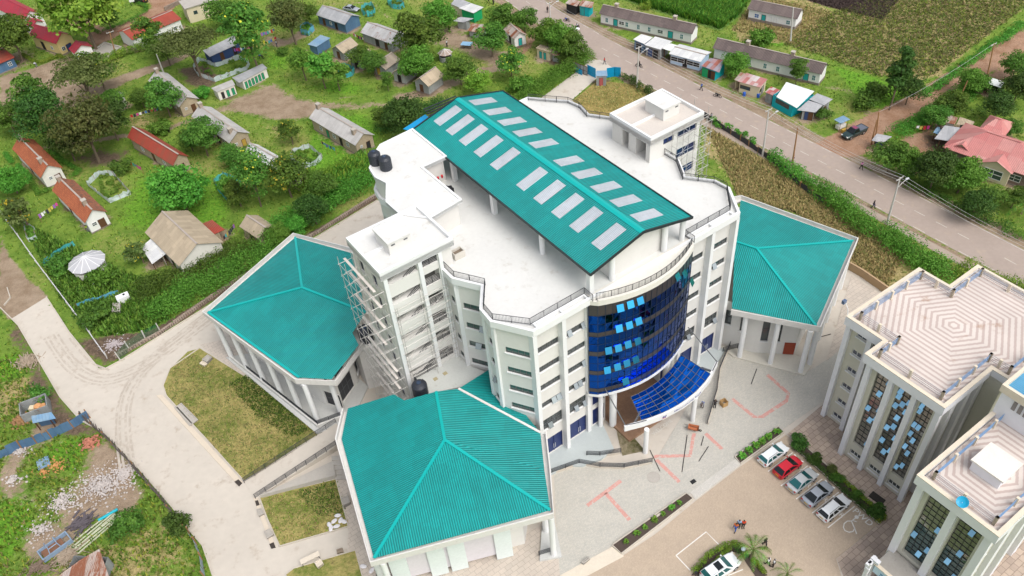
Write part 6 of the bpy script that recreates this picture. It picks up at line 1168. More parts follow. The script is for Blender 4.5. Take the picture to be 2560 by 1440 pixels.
PR = {
 'round': [tree_proto(11+k, 3.0, 2.5, 3.7, 30, 95, .42, GRN) for k in range(2)], 'dense': [tree_proto(21, 3.6, 3.0, 3.6, 46, 110, .42, BRI, crad=.36)], 'umbrella': [tree_proto(31+k, 4.4, 1.9, 5.2, 40, 100, .36, OLV, flat_top=True, hollow=.1, crad=.3) for k in range(2)],
 'tall': [tree_proto(41, 2.3, 3.8, 5.6, 34, 85, .42, GRN, crad=.42)], 'senna': [tree_proto(51, 3.0, 2.8, 4.2, 30, 95, .40, GRN, (.56, .50, .05), .06), tree_proto(52, 2.4, 3.9, 5.2, 32, 90, .40, GRN, (.58, .50, .05), .08)], 'lime': [tree_proto(61, 3.0, 2.4, 3.6, 28, 95, .42, LIM)],
 'papaya': [tree_proto(71, 2.2, 1.6, 3.6, 16, 70, .46, BRI, hollow=.6, crad=.4)], 'column': [tree_proto(81, 1.4, 4.6, 5.4, 26, 80, .42, DKG, crad=.55)], 'brown': [tree_proto(91, 3.2, 2.5, 3.8, 34, 90, .36, BRN, hollow=.3)], 'dark': [tree_proto(95, 3.4, 2.6, 3.9, 36, 100, .40, DKG)],
 'shrub': [tree_proto(101+k, 1.5, 1.0, .85, 14, 75, .34, [GRN, BRI, GRN][k], crad=.5) for k in range(3)], 'shrubdark': [tree_proto(111, 1.5, 1.0, .85, 14, 75, .34, DKG, crad=.5)], 'shrublime': [tree_proto(115, 1.2, .7, .6, 12, 60, .26, LIM, crad=.5)], 'fruit': [tree_proto(121, 2.2, 2.0, 2.2, 16, 60, .40, OLV, (.52, .40, .04), .06, hollow=.5, crad=.34)],
}
CAMP = co.matrix_world.translation.copy(); tcount = 0
def tree(kind, cx, cy, wpx, label, name=None, group=None, base=False):
    global tcount; tcount += 1; cm, tm, rx, hc = PR[kind][tcount % len(PR[kind])]
    p = G(cx, cy, 0 if base else hc)
    for _ in range(3): dist = (p-CAMP).length; s = wpx*.53/(F/dist)/rx; p = G(cx, cy, 0 if base else hc*s)
    t = thing(name or ('shrub' if kind.startswith('shrub') else 'flowering_tree' if kind == 'senna' else 'tree'), label, 'shrub' if kind.startswith('shrub') else 'tree', (p.x, p.y, 0), random.uniform(0, 6.3), group); t.scale = (s, s, s*random.uniform(.92, 1.1))
    for nm, me_ in (('crown', cm), ('trunk', tm)): o = bpy.data.objects.new(nm, me_); COL.objects.link(o); o.parent = t
    return t
for a in [
 ('lime', 195, 22, 150, 'wide yellow green tree over the top left courtyard'), ('round', 22, 85, 95, 'green tree at the left edge below the crimson roofs'), ('round', 262, 38, 62, 'small thin tree on the oval lawn at the top left'), ('umbrella', 470, 100, 150, 'broad flat topped acacia between the red roof and the navy shed'), ('senna', 372, 85, 56, 'slim yellow tinged tree in front of the rust red roof'),
 ('round', 408, 118, 70, 'dark green tree just left of the broad acacia'), ('senna', 612, 62, 105, 'yellow flowering tree beside the navy shed'), ('round', 556, 22, 78, 'green tree behind the beige flat roofed building'), ('brown', 724, 48, 100, 'brown green feathery tree among the laundry at the top'), ('round', 765, 30, 52, 'small green tree left of the navy tin house'),
 ('round', 1046, 82, 116, 'large mixed green tree behind the row of tan huts'), ('dense', 1098, 34, 84, 'glossy green tree right of the large mixed tree at the top'), ('round', 1226, 92, 80, 'green tree in the dirt yard by the blue topped table'), ('senna', 1275, 150, 72, 'yellow crowned tall tree left of the cream latrine'), ('round', 1148, 165, 78, 'green tree over the small rusty cone roof hut'), ('lime', 1196, 205, 66, 'yellow green bushy tree above the back end of the gable roof'),
 ('dense', 1040, 158, 92, 'broad leafy tree shading the pale tin hut'), ('tall', 965, 192, 30, 'slim young tree on the open grass below the huts'), ('round', 898, 132, 60, 'leafy tree between the first two tan huts'), ('round', 932, 150, 62, 'leafy tree over the second tan hut'), ('papaya', 752, 150, 62, 'papaya like tree left of the vegetable plot'), ('papaya', 800, 165, 70, 'papaya like tree in the middle of the vegetable plot'), ('papaya', 838, 178, 60, 'papaya like tree at the right end of the vegetable plot'),
 ('dark', 1012, 285, 118, 'dark bushy tree at the back corner of the teal gable roof'), ('round', 960, 285, 60, 'bushy tree left of the dark tree by the gable roof'), ('senna', 708, 425, 110, 'tall tree full of yellow flowers beside the white roofed house'), ('dense', 440, 462, 136, 'round dense bright green tree in front of the long rust red roof'), ('round', 500, 338, 88, 'green tree right of the long rust red roof'), ('round', 470, 345, 56, 'small green tree touching the end of the rust red roof'), ('senna', 722, 325, 56, 'low yellow tinged tree left of the lone stone house'),
 ('senna', 625, 436, 84, 'tree with a few yellow blooms left of the tall flowering tree'), ('round', 578, 382, 60, 'green tree between the white roofed house and the rust red roof'), ('round', 590, 480, 66, 'low green tree by the teal net plot'), ('papaya', 565, 465, 46, 'thin broad leaved plant tree inside the teal net plot'),
 ('umbrella', 200, 185, 150, 'large flat crowned dark tree on the dirt road bend'), ('senna', 235, 165, 90, 'yellow speckled tree behind the large flat crowned tree'), ('round', 70, 232, 84, 'green tree standing alone in the dirt yard at left'), ('dark', 115, 296, 120, 'dark tree left of the mixed grove at the left'), ('brown', 205, 318, 150, 'big brown green tree in the middle of the left grove'), ('dark', 270, 296, 95, 'dark tree on the right of the left grove'), ('dark', 160, 350, 90, 'lower dark tree of the left grove above the orange cottages'), ('round', 14, 290, 70, 'green tree on the left edge above the orange cottages'), ('dense', 22, 446, 74, 'bright green tree on the left edge beside the clipped hedge'),
 ('fruit', 48, 530, 84, 'thin olive tree beside the white rail fence at left'), ('fruit', 345, 628, 66, 'small fruit tree with yellow fruit left of the tan patched roof'), ('round', 280, 258, 60, 'green tree over the small white house at left'), ('round', 405, 240, 84, 'green tree left of the first stone house'), ('round', 350, 240, 48, 'small tree beside the chimney house among the dark trees'),
 ('dense', 692, 590, 66, 'bright green bushy tree at the small tan house by the hedge'), ('dark', 780, 520, 84, 'dark tree in the hedge left of the tall block'), ('dense', 740, 560, 60, 'green bushy tree under the blue rag in the hedge'), ('round', 800, 460, 80, 'round tree in the hedge near the water tanks'),
 ('dense', 1368, 78, 84, 'dense green tree at the roadside left of the concrete pole'), ('dense', 1400, 92, 84, 'dense green tree at the roadside behind the cream latrine'), ('round', 1432, 112, 68, 'rounder roadside tree nearest the compound gate'), ('round', 1310, 42, 62, 'roadside tree above the dirt track'), ('round', 1255, 35, 70, 'green tree behind the rust striped tin house'),
 ('dense', 1838, 155, 68, 'round green tree between the patched kiosk and the row house'), ('tall', 1997, 165, 40, 'slim tree in front of the second row house'), ('column', 2250, 178, 48, 'tall narrow dark tree at the corner of the harvested field'), ('dark', 2275, 222, 66, 'dark bush tree below the tall narrow tree'), ('dense', 2432, 202, 66, 'green tree beside the leaning wooden pole right of the dirt road'), ('round', 2385, 252, 70, 'green tree on the verge of the dirt road'), ('round', 2340, 285, 60, 'green tree above the little blue roofed shelter'), ('dark', 2548, 215, 74, 'dark green tree at the right edge beside the shack'), ('round', 2545, 160, 58, 'green tree at the right edge by the dirt road'), ('dark', 2500, 262, 70, 'dark tree below the bright roofed shack'), ('round', 2530, 318, 46, 'green tree behind the pink bungalow roof'),
 ('round', 2232, 382, 84, 'green tree by the pale shelter at the junction'), ('dense', 2282, 410, 76, 'bushy green tree in the bungalow front yard on the left'), ('dark', 2342, 425, 96, 'leafy tree with bare trunk before the bungalow'), ('dense', 2410, 436, 96, 'large green tree before the middle bungalow windows'), ('round', 2480, 490, 60, 'small tree with thin trunk right of the bungalow yard'), ('dark', 2440, 510, 76, 'dark bush tree along the road under the wires at right'), ('round', 2540, 490, 50, 'green tree at the right edge under the wires'),
 ]: tree(*a)
SHB = 'wild shrubs of the overgrown strip'
for a in [
 ('shrub', 1300, 212, 60, 'green shrub at the back left of the concrete gate drive'), ('shrub', 2160, 250, 60, 'lush shrub at the bend of the field path'), ('shrub', 2190, 235, 60, 'lush shrub right of the bend of the field path'), ('shrub', 1900, 95, 56, 'lush shrub patch left of the field pole'), ('shrublime', 1615, 14, 30, 'bright lime shrub at the edge of the maize'), ('shrub', 315, 1315, 70, 'bright green shrub alone on the waste ground'), ('shrubdark', 438, 1310, 60, 'dark shrub against the stick fence on the waste ground'), ('shrub', 95, 985, 50, 'green shrub on the dirt bank left of the driveway'), ('shrub', 2060, 285, 36, 'low shrub beside the grey lean to'), ('shrub', 255, 690, 60, 'green shrub left of the round hut door'), ('shrub', 150, 660, 66, 'dark green shrub behind the teal net beside the hut'), ('shrub', 235, 790, 70, 'green shrub beside the white water trough'), ('shrub', 395, 320, 50, 'green shrub beside the clothes line path'), ('shrub', 705, 130, 28, 'small shrub beside the little blue shed'), ('shrub', 545, 320, 40, 'shrub between the two lower stone houses'), ('shrub', 500, 232, 40, 'grey green aloe like clump beside the latrines'),
 ('shrub', 300, 420, 46, 'green shrub on the bare ground left of the red roof'), ('shrub', 610, 660, 50, 'shrub by the washing beside the small tan house'), ('shrubdark', 2460, 215, 50, 'dark shrub at the foot of the far wooden pole'), ('shrub', 900, 385, 30, 'small shrub under the water tanks on the lawn'), ('shrub', 1420, 150, 50, 'shrub just left of the grey tin fence')]: tree(*a)
# overgrown hedges, each one continuous mass
def hedge(label, pts, wd, h, cols, seed, px=True, size=.34, dens=1.0, rag=.35, name='hedge', clip=False, fl=None, ff=0, cat='hedge', z0=0.):
    q = [G(*p) if px else Vector((*p, 0)) for p in pts]; g = np.random.default_rng(seed); C = []; R = []; L = 0
    for a, b in zip(q, q[1:]):
        l = (b-a).length; e = (b-a)/max(l, .01); n = Vector((-e.y, e.x, 0)); k = max(1, int(l*dens*(1.1 if not clip else 2.0/wd*1.0)*max(1, wd/2.2)))
        for i in range(k):
            s = l*(i+g.random())/k; o = (g.random()-.5)*max(0, wd*.55) if not clip else 0; hh = h*(1-rag*g.random()); p = a+e*s+n*o
            r = (wd*.42 if not clip else wd*.55)*(.7+.5*g.random()) if not clip else wd*.55
            r = min(r, 1.9); C.append((p.x, p.y, max(hh-r*.75, hh*.45))); R.append((r, r, min(r*.9, hh*.6)))
            if hh > 1.7 and not clip: C.append((p.x+g.normal()*.3, p.y+g.normal()*.3, hh*.35)); R.append((r*1.05, r*1.05, hh*.4))
    V, c = leaves(np.array(C), np.array(R), int(85 if not clip else 60*max(1, h/.8)), size, cols, seed, fl, ff); off_ = np.array([*q[0][:2], 0]); V = V-off_; V[:, 2] = np.maximum(V[:, 2], .02)+z0
    if clip: V[:, 2] = np.minimum(V[:, 2], h+z0+.08*g.random(len(V)))
    o = bpy.data.objects.new(name, leaf_mesh(name, V, c)); COL.objects.link(o); o.location = off_; return tag(o, label, cat)
hedge('tall wild hedge along the boundary from the net corner to the left teal hall', [(385,790),(440,760),(500,738),(560,705),(620,665),(690,622)], 5.5, 4.4, BRI, 201, rag=.5); hedge('rough dark hedge behind the wild hedge beside the tan roofed house', [(360,745),(420,705),(500,690),(580,640),(640,620)], 5, 3.2, GRN, 202, rag=.5)
hedge('creeper covered hedge left of the tall block, below the lawn houses', [(690,590),(760,545),(840,500),(930,455)], 6, 3.6, BRI, 203, rag=.5); hedge('olive shrub belt between the yellow tree and the creeper hedge', [(740,480),(800,450),(860,420),(930,395)], 4, 2.2, LIM, 204, rag=.5); hedge('bushy hedge behind the tall block along the old boundary', [(945,330),(1000,310),(1060,280),(1120,262)], 4, 2.6, DKG, 206, rag=.5)
hedge('green hedge along the left side of the gate drive', [(1470,140),(1425,178),(1385,205),(1340,235),(1290,268)], 4.2, 3.0, BRI, 205, rag=.4); hedge('bushy roadside hedge right of the blue gate', [(1556,196),(1590,215),(1630,240)], 2.4, 1.8, DKG, 207)
hedge('low scrubby hedge on the dark fence behind the right stair tower', [(1772,305),(1830,330),(1890,362)], 1.6, 1.7, BRI, 208, rag=.6); hedge('leafy hedge along the road above the right teal hall', [(1925,395),(1975,435),(2030,475)], 3.0, 2.8, BRI, 209, rag=.5); hedge('large rounded hedge along the road beyond the right teal hall', [(2040,475),(2090,515),(2140,560),(2180,590)], 4.2, 3.2, BRI, 210, rag=.4); hedge('thick hedge along the road above the office block', [(2200,590),(2260,630),(2320,670),(2370,690)], 5.0, 3.4, BRI, 211, rag=.45); hedge('yellow green hedge along the road behind the office roof rails', [(2400,690),(2470,712),(2540,745),(2600,775)], 4.6, 3.4, LIM, 212, rag=.45)
hedge('hedge between the bungalow yard and the road', [(2250,450),(2320,480),(2390,520),(2470,555),(2560,600)], 2.6, 1.6, GRN, 213, rag=.6); hedge('hedge along the right side of the dirt road', [(2240,335),(2290,310),(2340,280),(2400,245),(2450,215)], 4, 2.2, BRI, 214, rag=.5); hedge('hedge along the left side of the dirt road by the dry field', [(2300,238),(2380,190),(2450,140),(2520,90),(2560,60)], 2.6, 1.3, BRI, 215, rag=.6); hedge('tall pale hedge above the dirt road by the paved court', [(262,160),(310,142),(362,122)], 2.2, 2.4, LIM, 216, rag=.2)
hedge('dark hedge along the dirt road under the broad acacia', [(370,122),(430,120),(500,112)], 3, 2.0, DKG, 217)
for k, (lb, pts) in enumerate([('clipped hedge round the oval lawn at the top left', [(262,80),(300,66),(340,48),(368,30),(366,18),(345,12)]), ('long clipped hedge along the courtyard under the lime tree', [(105,18),(150,36),(200,60),(250,86)]), ('yellow clipped hedge round the small lawn at left', [(58,140),(92,160),(112,158),(150,142),(160,150)]), ('clipped hedge before the blue walled house at left', [(0,182),(48,158)]),
    ('clipped hedge left of the upper orange cottage', [(46,417),(82,452)]), ('clipped hedge below the upper orange cottage', [(82,460),(100,490),(132,474)]), ('clipped hedge right of the upper orange cottage', [(128,378),(160,408),(204,432),(178,446)]), ('short clipped hedge at the back of the upper orange cottage', [(16,388),(34,412)])]): hedge(lb, pts, 1.1, 1.0, LIM if k in (2,) else BRI, 230+k, size=.24, clip=True, rag=.1)
# planting beds of the car park
bedsoil = P('bed_soil', (.075, .055, .045), .97, .3, 2.5)
sheet('planting_bed', [(1973,1112),(1995,1101),(2215,1296),(2196,1313)], .2, bedsoil); sheet('planting_bed', [(1532,1365),(1716,1236),(1731,1248),(1553,1385)], .2, bedsoil); sheet('planting_bed', [(1838,1144),(1945,1070),(1958,1082),(1850,1160)], .2, bedsoil); sheet('planting_bed', [(1728,1440),(1770,1385),(1838,1358),(1862,1372),(1852,1386),(1828,1380),(1780,1424),(1765,1445)], .2, bedsoil); sheet('planting_bed', [(1850,1386),(1878,1388),(1918,1440),(1892,1448)], .2, bedsoil)
kerb('bed_kerb', [(1973,1112),(2196,1313),(2215,1296),(1995,1101)], .12, .3); kerb('bed_kerb', [(1532,1365),(1716,1236),(1731,1248),(1553,1385),(1532,1365)], .14, .3); kerb('bed_kerb', [(1838,1144),(1945,1070),(1958,1082),(1850,1160),(1838,1144)], .14, .3); kerb('bed_kerb', [(1634,1301),(1655,1287)], .25, .3)
hedge('dark clipped hedge lining the parked cars', [(1984,1120),(2060,1185),(2130,1250),(2188,1302)], .9, .8, DKG, 250, size=.2, clip=True, rag=.2, z0=.2); hedge('lime edging hedge on the office side of the parking bed', [(2070,1172),(2120,1215),(2200,1287)], .6, .5, LIM, 251, size=.2, clip=True, z0=.2); hedge('short lime hedge closing the end of the parking bed', [(2188,1308),(2212,1294)], .8, .7, LIM, 252, size=.2, clip=True, z0=.2)
for a in [('shrubdark', 1993, 1112, 44, 'dark round bush at the top end of the parking bed'), ('shrubdark', 2036, 1152, 34, 'dark bush in the parking bed behind the red car'), ('shrub', 2090, 1200, 30, 'green bush in the parking bed behind the silver cars'), ('shrubdark', 2190, 1282, 40, 'dark bush at the lower end of the parking bed'), ('shrub', 2142, 1240, 28, 'small bush in the parking bed behind the white estate car')]: tree(*a, base=True)
t = tree('brown', 2076, 1182, 26, 'rusty brown bush in the parking bed', name='shrub', base=True); t['category'] = 'shrub'
hedge('outer lime hedge curving round the white SUV bed', [(1735,1432),(1775,1388),(1815,1366),(1845,1362)], .8, .8, LIM, 253, size=.2, clip=True, z0=.2); hedge('inner lime hedge beside the white SUV', [(1775,1425),(1822,1376)], .6, .7, LIM, 254, size=.2, clip=True, z0=.2); hedge('dark rounded hedge at the corner of the SUV bed', [(1838,1366),(1850,1378),(1852,1390)], 1.3, 1.0, DKG, 255, size=.2, clip=True, z0=.2); hedge('lime hedge edging the palm bed on its right', [(1880,1400),(1912,1436)], .6, .6, LIM, 256, size=.2, clip=True, z0=.2)
# young plants in the soil beds
def fern(label, px, s=1.0):
    t = thing('young_plant', label, 'plant', G(*px, .2), random.uniform(0, 6), 'young plants in the soil beds'); t.scale = (s, s, s); me_ = FERN; o = bpy.data.objects.new('foliage', me_); COL.objects.link(o); o.parent = t
def frond_mesh(n, L, up, cols, seed, w=.16, seg=5, droop=1.0):
    g = np.random.default_rng(seed); m = MB(); lc = []
    for k in range(n):
        a = 2*math.pi*k/n+g.random()*.5; l = L*(.75+.4*g.random()); e = Vector((math.cos(a), math.sin(a), 0)); s_ = Vector((-e.y, e.x, 0)); pr = None; u0 = up*(.7+.6*g.random())
        for i in range(seg+1):
            t_ = i/seg; p = e*l*t_*(.9)+Vector((0, 0, u0*math.sin(t_*2.4)-droop*t_*t_*.6*L*.5)); ww = w*L*(math.sin(math.pi*min(1, t_*.9+.1)))+.01
            cur = (p-s_*ww+Vector((0, 0, -.25*ww)), p, p+s_*ww+Vector((0, 0, -.25*ww)))
            if pr: m.poly(pr[0], pr[1], cur[1], cur[0]); m.poly(pr[1], pr[2], cur[2], cur[1]); c = [x*(.7+.6*g.random()) for x in cols[int(g.integers(len(cols)))]]; lc += [c, c]
            pr = cur
    m.lc = lc; return m.mesh('foliage', leafm)
FERN = frond_mesh(15, .75, .55, BRI, 3, .13)
for k, q in enumerate([(1565,1355),(1592,1334),(1612,1319),(1636,1300),(1657,1286),(1679,1270),(1698,1258)]): fern(['soil bed plant nearest the bottom end of the plaza bed', 'second plant from the bottom of the plaza bed', 'third plant from the bottom of the plaza bed', 'plant beside the concrete divider of the plaza bed', 'plant just above the divider of the plaza bed', 'second plant from the top of the plaza bed', 'plant at the top end of the plaza bed'][k], q, .68+.15*(k % 2))
for k, q in enumerate([(1855,1141),(1872,1127),(1889,1115),(1905,1104),(1921,1093),(1942,1081)]): fern(['plant at the lower end of the bed by the white car', 'second plant from the lower end of the bed by the white car', 'third plant from the lower end of the bed by the white car', 'fourth plant from the lower end of the bed by the white car', 'second plant from the upper end of the bed by the white car', 'plant at the upper end of the bed by the white car'][k], q, 1.0)
def palm(label, px, hgt, L, n, seed, name='palm'):
    t = thing(name, label, 'palm', G(*px)); MB().tube([(0, 0, 0), (.05, 0, hgt*.6), (.1, .05, hgt)], [.2, .16, .12], 8).build('trunk', bark, t); g = random.Random(seed)
    for k in range(n):
        a = 2*math.pi*k/n+g.uniform(-.2, .2); m = MB(); e = Vector((math.cos(a), math.sin(a), 0)); s_ = Vector((-e.y, e.x, 0)); l = L*g.uniform(.8, 1.15); u = g.uniform(.4, 1.1); pts = [e*l*t_+Vector((.1, .05, hgt+u*math.sin(t_*2.6)-.5*l*t_*t_*.7)) for t_ in [i/9 for i in range(10)]]; lc = []
        for i in range(9):
            for sg in (-1, 1):
                for h_ in (0, .5):
                    p = pts[i]+(pts[i+1]-pts[i])*h_; d = (pts[i+1]-pts[i]).normalized(); w_ = .55*math.sin(math.pi*(i+h_+1)/11)*L*.32; tip = p+s_*sg*w_+d*w_*.7-Vector((0, 0, w_*.45)); m.poly(p, p+d*.09*L*.4, tip); c = [x*g.uniform(.7, 1.4) for x in g.choice(BRI+LIM[:1])]; lc.append(c)
        for i in range(9): m.poly(pts[i]-s_*.02, pts[i+1]-s_*.02, pts[i+1]+s_*.02, pts[i]+s_*.02); lc.append((.12, .15, .03))
        m.lc = lc; m.build('frond', leafm, t)
palm('feathery palm in the car park bed beside the white SUV', (1876, 1398), 2.2, 2.6, 13, 4); palm('banana like palm at the right edge beside the road', (2552, 535), 2.4, 3.6, 11, 5); palm('palm leaves just entering at the bottom edge of the car park', (1962, 1452), 1.6, 1.8, 9, 6)
# uncountable cover: grass tufts, maize, straw
def scatter(name, poly, n, hgt, wd, cols, seed, lean=.35, blades=3, keep=None):
    g = np.random.default_rng(seed); q = np.array([tuple(G(*p))[:2] for p in poly]); lo, hi = q.min(0), q.max(0); P_ = lo+(hi-lo)*g.random((n*4, 2)); P_ = P_[inside(P_, [tuple(p) for p in q])][:n]
    if keep is not None: P_ = P_[keep(P_)]
    N = len(P_)*blades; b = np.repeat(P_, blades, axis=0)+g.normal(size=(N, 2))*wd*.6; a = g.random(N)*6.283; d = np.stack([np.cos(a), np.sin(a)], 1); hh = hgt*(.5+.9*g.random(N)); z = np.zeros(N)
    tip = b+d*(hh*lean)[:, None]+g.normal(size=(N, 2))*.05; s = np.stack([-d[:, 1], d[:, 0]], 1)*wd*.5
    V = np.stack([np.c_[b-s, z], np.c_[b+s, z], np.c_[tip+s*.6, hh*.75], np.c_[tip+d*hh[:, None]*.25, hh]], 1).reshape(-1, 3)
    cl = np.array(cols); c = cl[g.integers(len(cl), size=N)]*(.65+.7*g.random(N))[:, None]; o = bpy.data.objects.new(name, leaf_mesh(name, V, c)); COL.objects.link(o); o['kind'] = 'stuff'; return o
yard_w = [tuple(G(*q))[:2] for q in YARD]; road_w = [tuple(p) for p in [*offset_line(_rw, 5.5), *offset_line(_rw, -7)[::-1]]]
def grass_ok(P_):
    ok = ~inside(P_, yard_w) & ~inside(P_, road_w); W_ = cover(P_); return ok & (W_[:, :3].max(1) < .45)
scatter('grass_tufts', [(-200,-60),(2760,-60),(2760,1100),(2760,1500),(-200,1500)], 45000, .26, .2, BRI+LIM+GRN[1:], 301, keep=grass_ok)
scatter('tall_weeds', [(60,560),(330,690),(480,700),(420,800),(280,880),(150,740)], 4500, .7, .3, BRI+GRN, 302, keep=grass_ok); scatter('tall_weeds', [(-20,900),(80,880),(150,1000),(250,1080),(480,1340),(520,1440),(-20,1440)], 3000, .34, .24, BRI+LIM+[(.3, .27, .1)], 303, keep=grass_ok)
scatter('maize_crop', [(1545,-10),(1625,18),(1705,43),(1800,72),(1845,38),(1885,-20)], 6000, 1.5, .3, LIM[:2]+BRI+GRN, 304, lean=.3, blades=4); scatter('maize_crop', [(790,480),(860,420),(935,395),(940,440),(860,490)], 900, 1.6, .3, BRI+LIM, 305, lean=.35, blades=5)
STR = [(.46, .36, .16), (.38, .29, .12), (.30, .25, .10), (.22, .23, .07)]
scatter('dry_stubble', [(1960,112),(2080,30),(2200,-10),(2600,-10),(2440,110),(2330,190),(2200,192),(2060,142)], 9000, .26, .26, OLV+LIM[:2]+STR[2:], 306, lean=.8); scatter('dry_straw', [(1770,320),(2000,455),(2150,565),(2250,650),(2210,735),(1990,530),(1850,500)], 7000, .34, .26, STR, 307, lean=.8); scatter('dry_straw', [(1870,20),(1830,75),(1990,112),(2080,30),(1900,-10)], 2500, .3, .24, STR, 308, lean=.8); scatter('dry_lawn_tufts', [(430,925),(480,885),(680,990),(790,1078),(612,1195),(520,1095),(420,985)], 4500, .2, .2, STR+OLV, 309, lean=.7); scatter('lawn_weeds', [(650,925),(700,1000),(795,1072),(735,1095),(640,1040),(575,960)], 2600, .25, .22, DKG+GRN, 320); scatter('lawn_weeds', [(740,1230),(840,1206),(866,1290),(790,1290)], 700, .22, .2, DKG+GRN+BRN, 321); scatter('dry_lawn_tufts', [(652,1250),(840,1203),(870,1316),(702,1364)], 1200, .2, .2, STR+LIM[:2], 310, lean=.7); scatter('dry_lawn_tufts', [(1435,252),(1492,208),(1560,210),(1640,250),(1600,300)], 1500, .25, .2, STR, 311, lean=.7)
scatter('ploughed_clods', [(1995,-10),(2060,12),(2205,48),(2250,-10)], 3500, .22, .4, [(.05, .035, .03), (.085, .06, .05), (.12, .085, .07)], 312, lean=.9)
# ---------------------------------------------------------------- vehicles
tyre_m = P('tyre', (.012, .012, .012), .9); rim_m = P('rim_alloy', (.42, .42, .43), .35, .05, 2, metal=.7); cargl = GLASS('car_glass', (.008, .012, .014), .12, 0, .5); cargl2 = GLASS('car_glass_teal', (.012, .085, .09), .12, 0, .5); plate_m = P('number_plate', (.55, .36, .02), .6); head_m = P('headlamp', (.75, .75, .72), .2); tail_m = P('tail_lamp', (.35, .01, .01), .3); blk = P('trim_black', (.015, .015, .016), .6)
def paint(n, c, met=.0):
    if n in MATS: return MATS[n]
    m, nt, bs = _mk(n); bs.inputs['Base Color'].default_value = (*c, 1); bs.inputs['Metallic'].default_value = met; bs.inputs['Roughness'].default_value = .3; bs.inputs['Coat Weight'].default_value = .6; bs.inputs['Coat Roughness'].default_value = .08
    MATS[n] = m; return m
def car(label, pos, ang, pm, kind='sedan', L=4.4, W=1.7, H=1.45, gl=None, name='parked_car', group='cars parked beside the hedge'):
    t = thing(name, label, 'car' if kind != 'pickup' else 'pickup', (pos.x, pos.y, pos.z), ang, group); hl, hw = L/2, W/2; gl = gl or cargl
    zh, zb = {'sedan': (.84, .92), 'wagon': (.88, .95), 'hatch': (.86, .94), 'suv': (1.02, 1.1), 'pickup': (1.02, 1.08)}[kind]
    x0, x1, x2, x3 = {'sedan': (-.80, -.40, .08, .46), 'wagon': (-.97, -.80, .10, .50), 'hatch': (-.97, -.66, .06, .52), 'suv': (-.97, -.80, .12, .46), 'pickup': (-.22, -.12, .22, .50)}[kind]
    body = MB(); st = [(-1.0, .80, .55, zb-.28), (-.985, .9, .34, zb-.10), (-.90, .97, .24, zb-.02), (-.6, 1, .2, zb), (-.2, 1, .2, zb), (.2, 1, .2, zb), (.55, 1, .2, zh+.02), (.80, .97, .22, zh-.06), (.94, .88, .28, zh-.17), (1.0, .70, .42, zh-.34)]
    prof = lambda w, s, b: [(0, b+.02), (w*.55, b+.015), (w*.88, b-.02), (w*.985, b-.10), (w, (b+s)/2), (w*.97, s+.12), (w*.86, s), (0, s)]
    rings = []
    for fx, fw, s, b in st: h_ = prof(hw*fw, s, b); rings.append([(fx*hl, y, z) for y, z in h_]+[(fx*hl, -y, z) for y, z in h_[-2:0:-1]])
    n = len(rings[0]); body.add([p for r_ in rings for p in r_], [(i*n+j, i*n+(j+1) % n, (i+1)*n+(j+1) % n, (i+1)*n+j) for i in range(len(rings)-1) for j in range(n)]+[tuple(range(n)), tuple(range(len(rings)*n-1, (len(rings)-1)*n-1, -1))])
    wb, wt = hw*.93, hw*.70; zt = H; lv = [(x0, x3, wb, zb-.05), (x0*.25+x1*.75, x2*.75+x3*.25, wb*.25+wt*.75, (zb-.05)*.25+(zt-.03)*.75), (x1, x2, wt, zt-.03), (x1+.09, x2-.09, wt*.8, zt)]
    k0 = len(body.v); 
    for a, b, w_, z in lv: body.v += [(a*hl, -w_, z), (b*hl, -w_, z), (b*hl, w_, z), (a*hl, w_, z)]
    for i in range(3):
        for j in range(4): body.f.append((k0+i*4+j, k0+i*4+(j+1) % 4, k0+(i+1)*4+(j+1) % 4, k0+(i+1)*4+j))
    body.f.append(tuple(k0+12+j for j in range(4))); bo = body.build('body', pm, t, smooth=False)
    lo, up = lv[0], lv[2]; A = lambda a, b, s: tuple(Vector(a)+(Vector(b)-Vector(a))*s)
    def glass(c4, nrm, ins, nm='window', mt=None):
        c4 = [Vector(p) for p in c4]; ct = sum(c4, Vector())/4; q = [ct+(p-ct)*ins+Vector(nrm)*.03 for p in c4]; MB().add([tuple(p) for p in q]+[tuple(p-Vector(nrm)*.05) for p in q], [(0, 1, 2, 3), (0, 4, 5, 1), (1, 5, 6, 2), (2, 6, 7, 3), (3, 7, 4, 0)]).build(nm, mt or gl, t)
    m1 = lv[1]; R4 = lambda xa, xb: None
    glass([(lo[1]*hl, -lo[2], lo[3]+.06), (lo[1]*hl, lo[2], lo[3]+.06), (up[1]*hl, up[2], up[3]), (up[1]*hl, -up[2], up[3])], (.6, 0, .8), .93, 'windscreen')
    if kind != 'pickup' or True: glass([(lo[0]*hl, lo[2], lo[3]+.1), (lo[0]*hl, -lo[2], lo[3]+.1), (up[0]*hl, -up[2], up[3]), (up[0]*hl, up[2], up[3])], (-.7, 0, .7), .9, 'rear_window')
    nw = {'sedan': 2, 'wagon': 3, 'hatch': 2, 'suv': 3, 'pickup': 2}[kind]
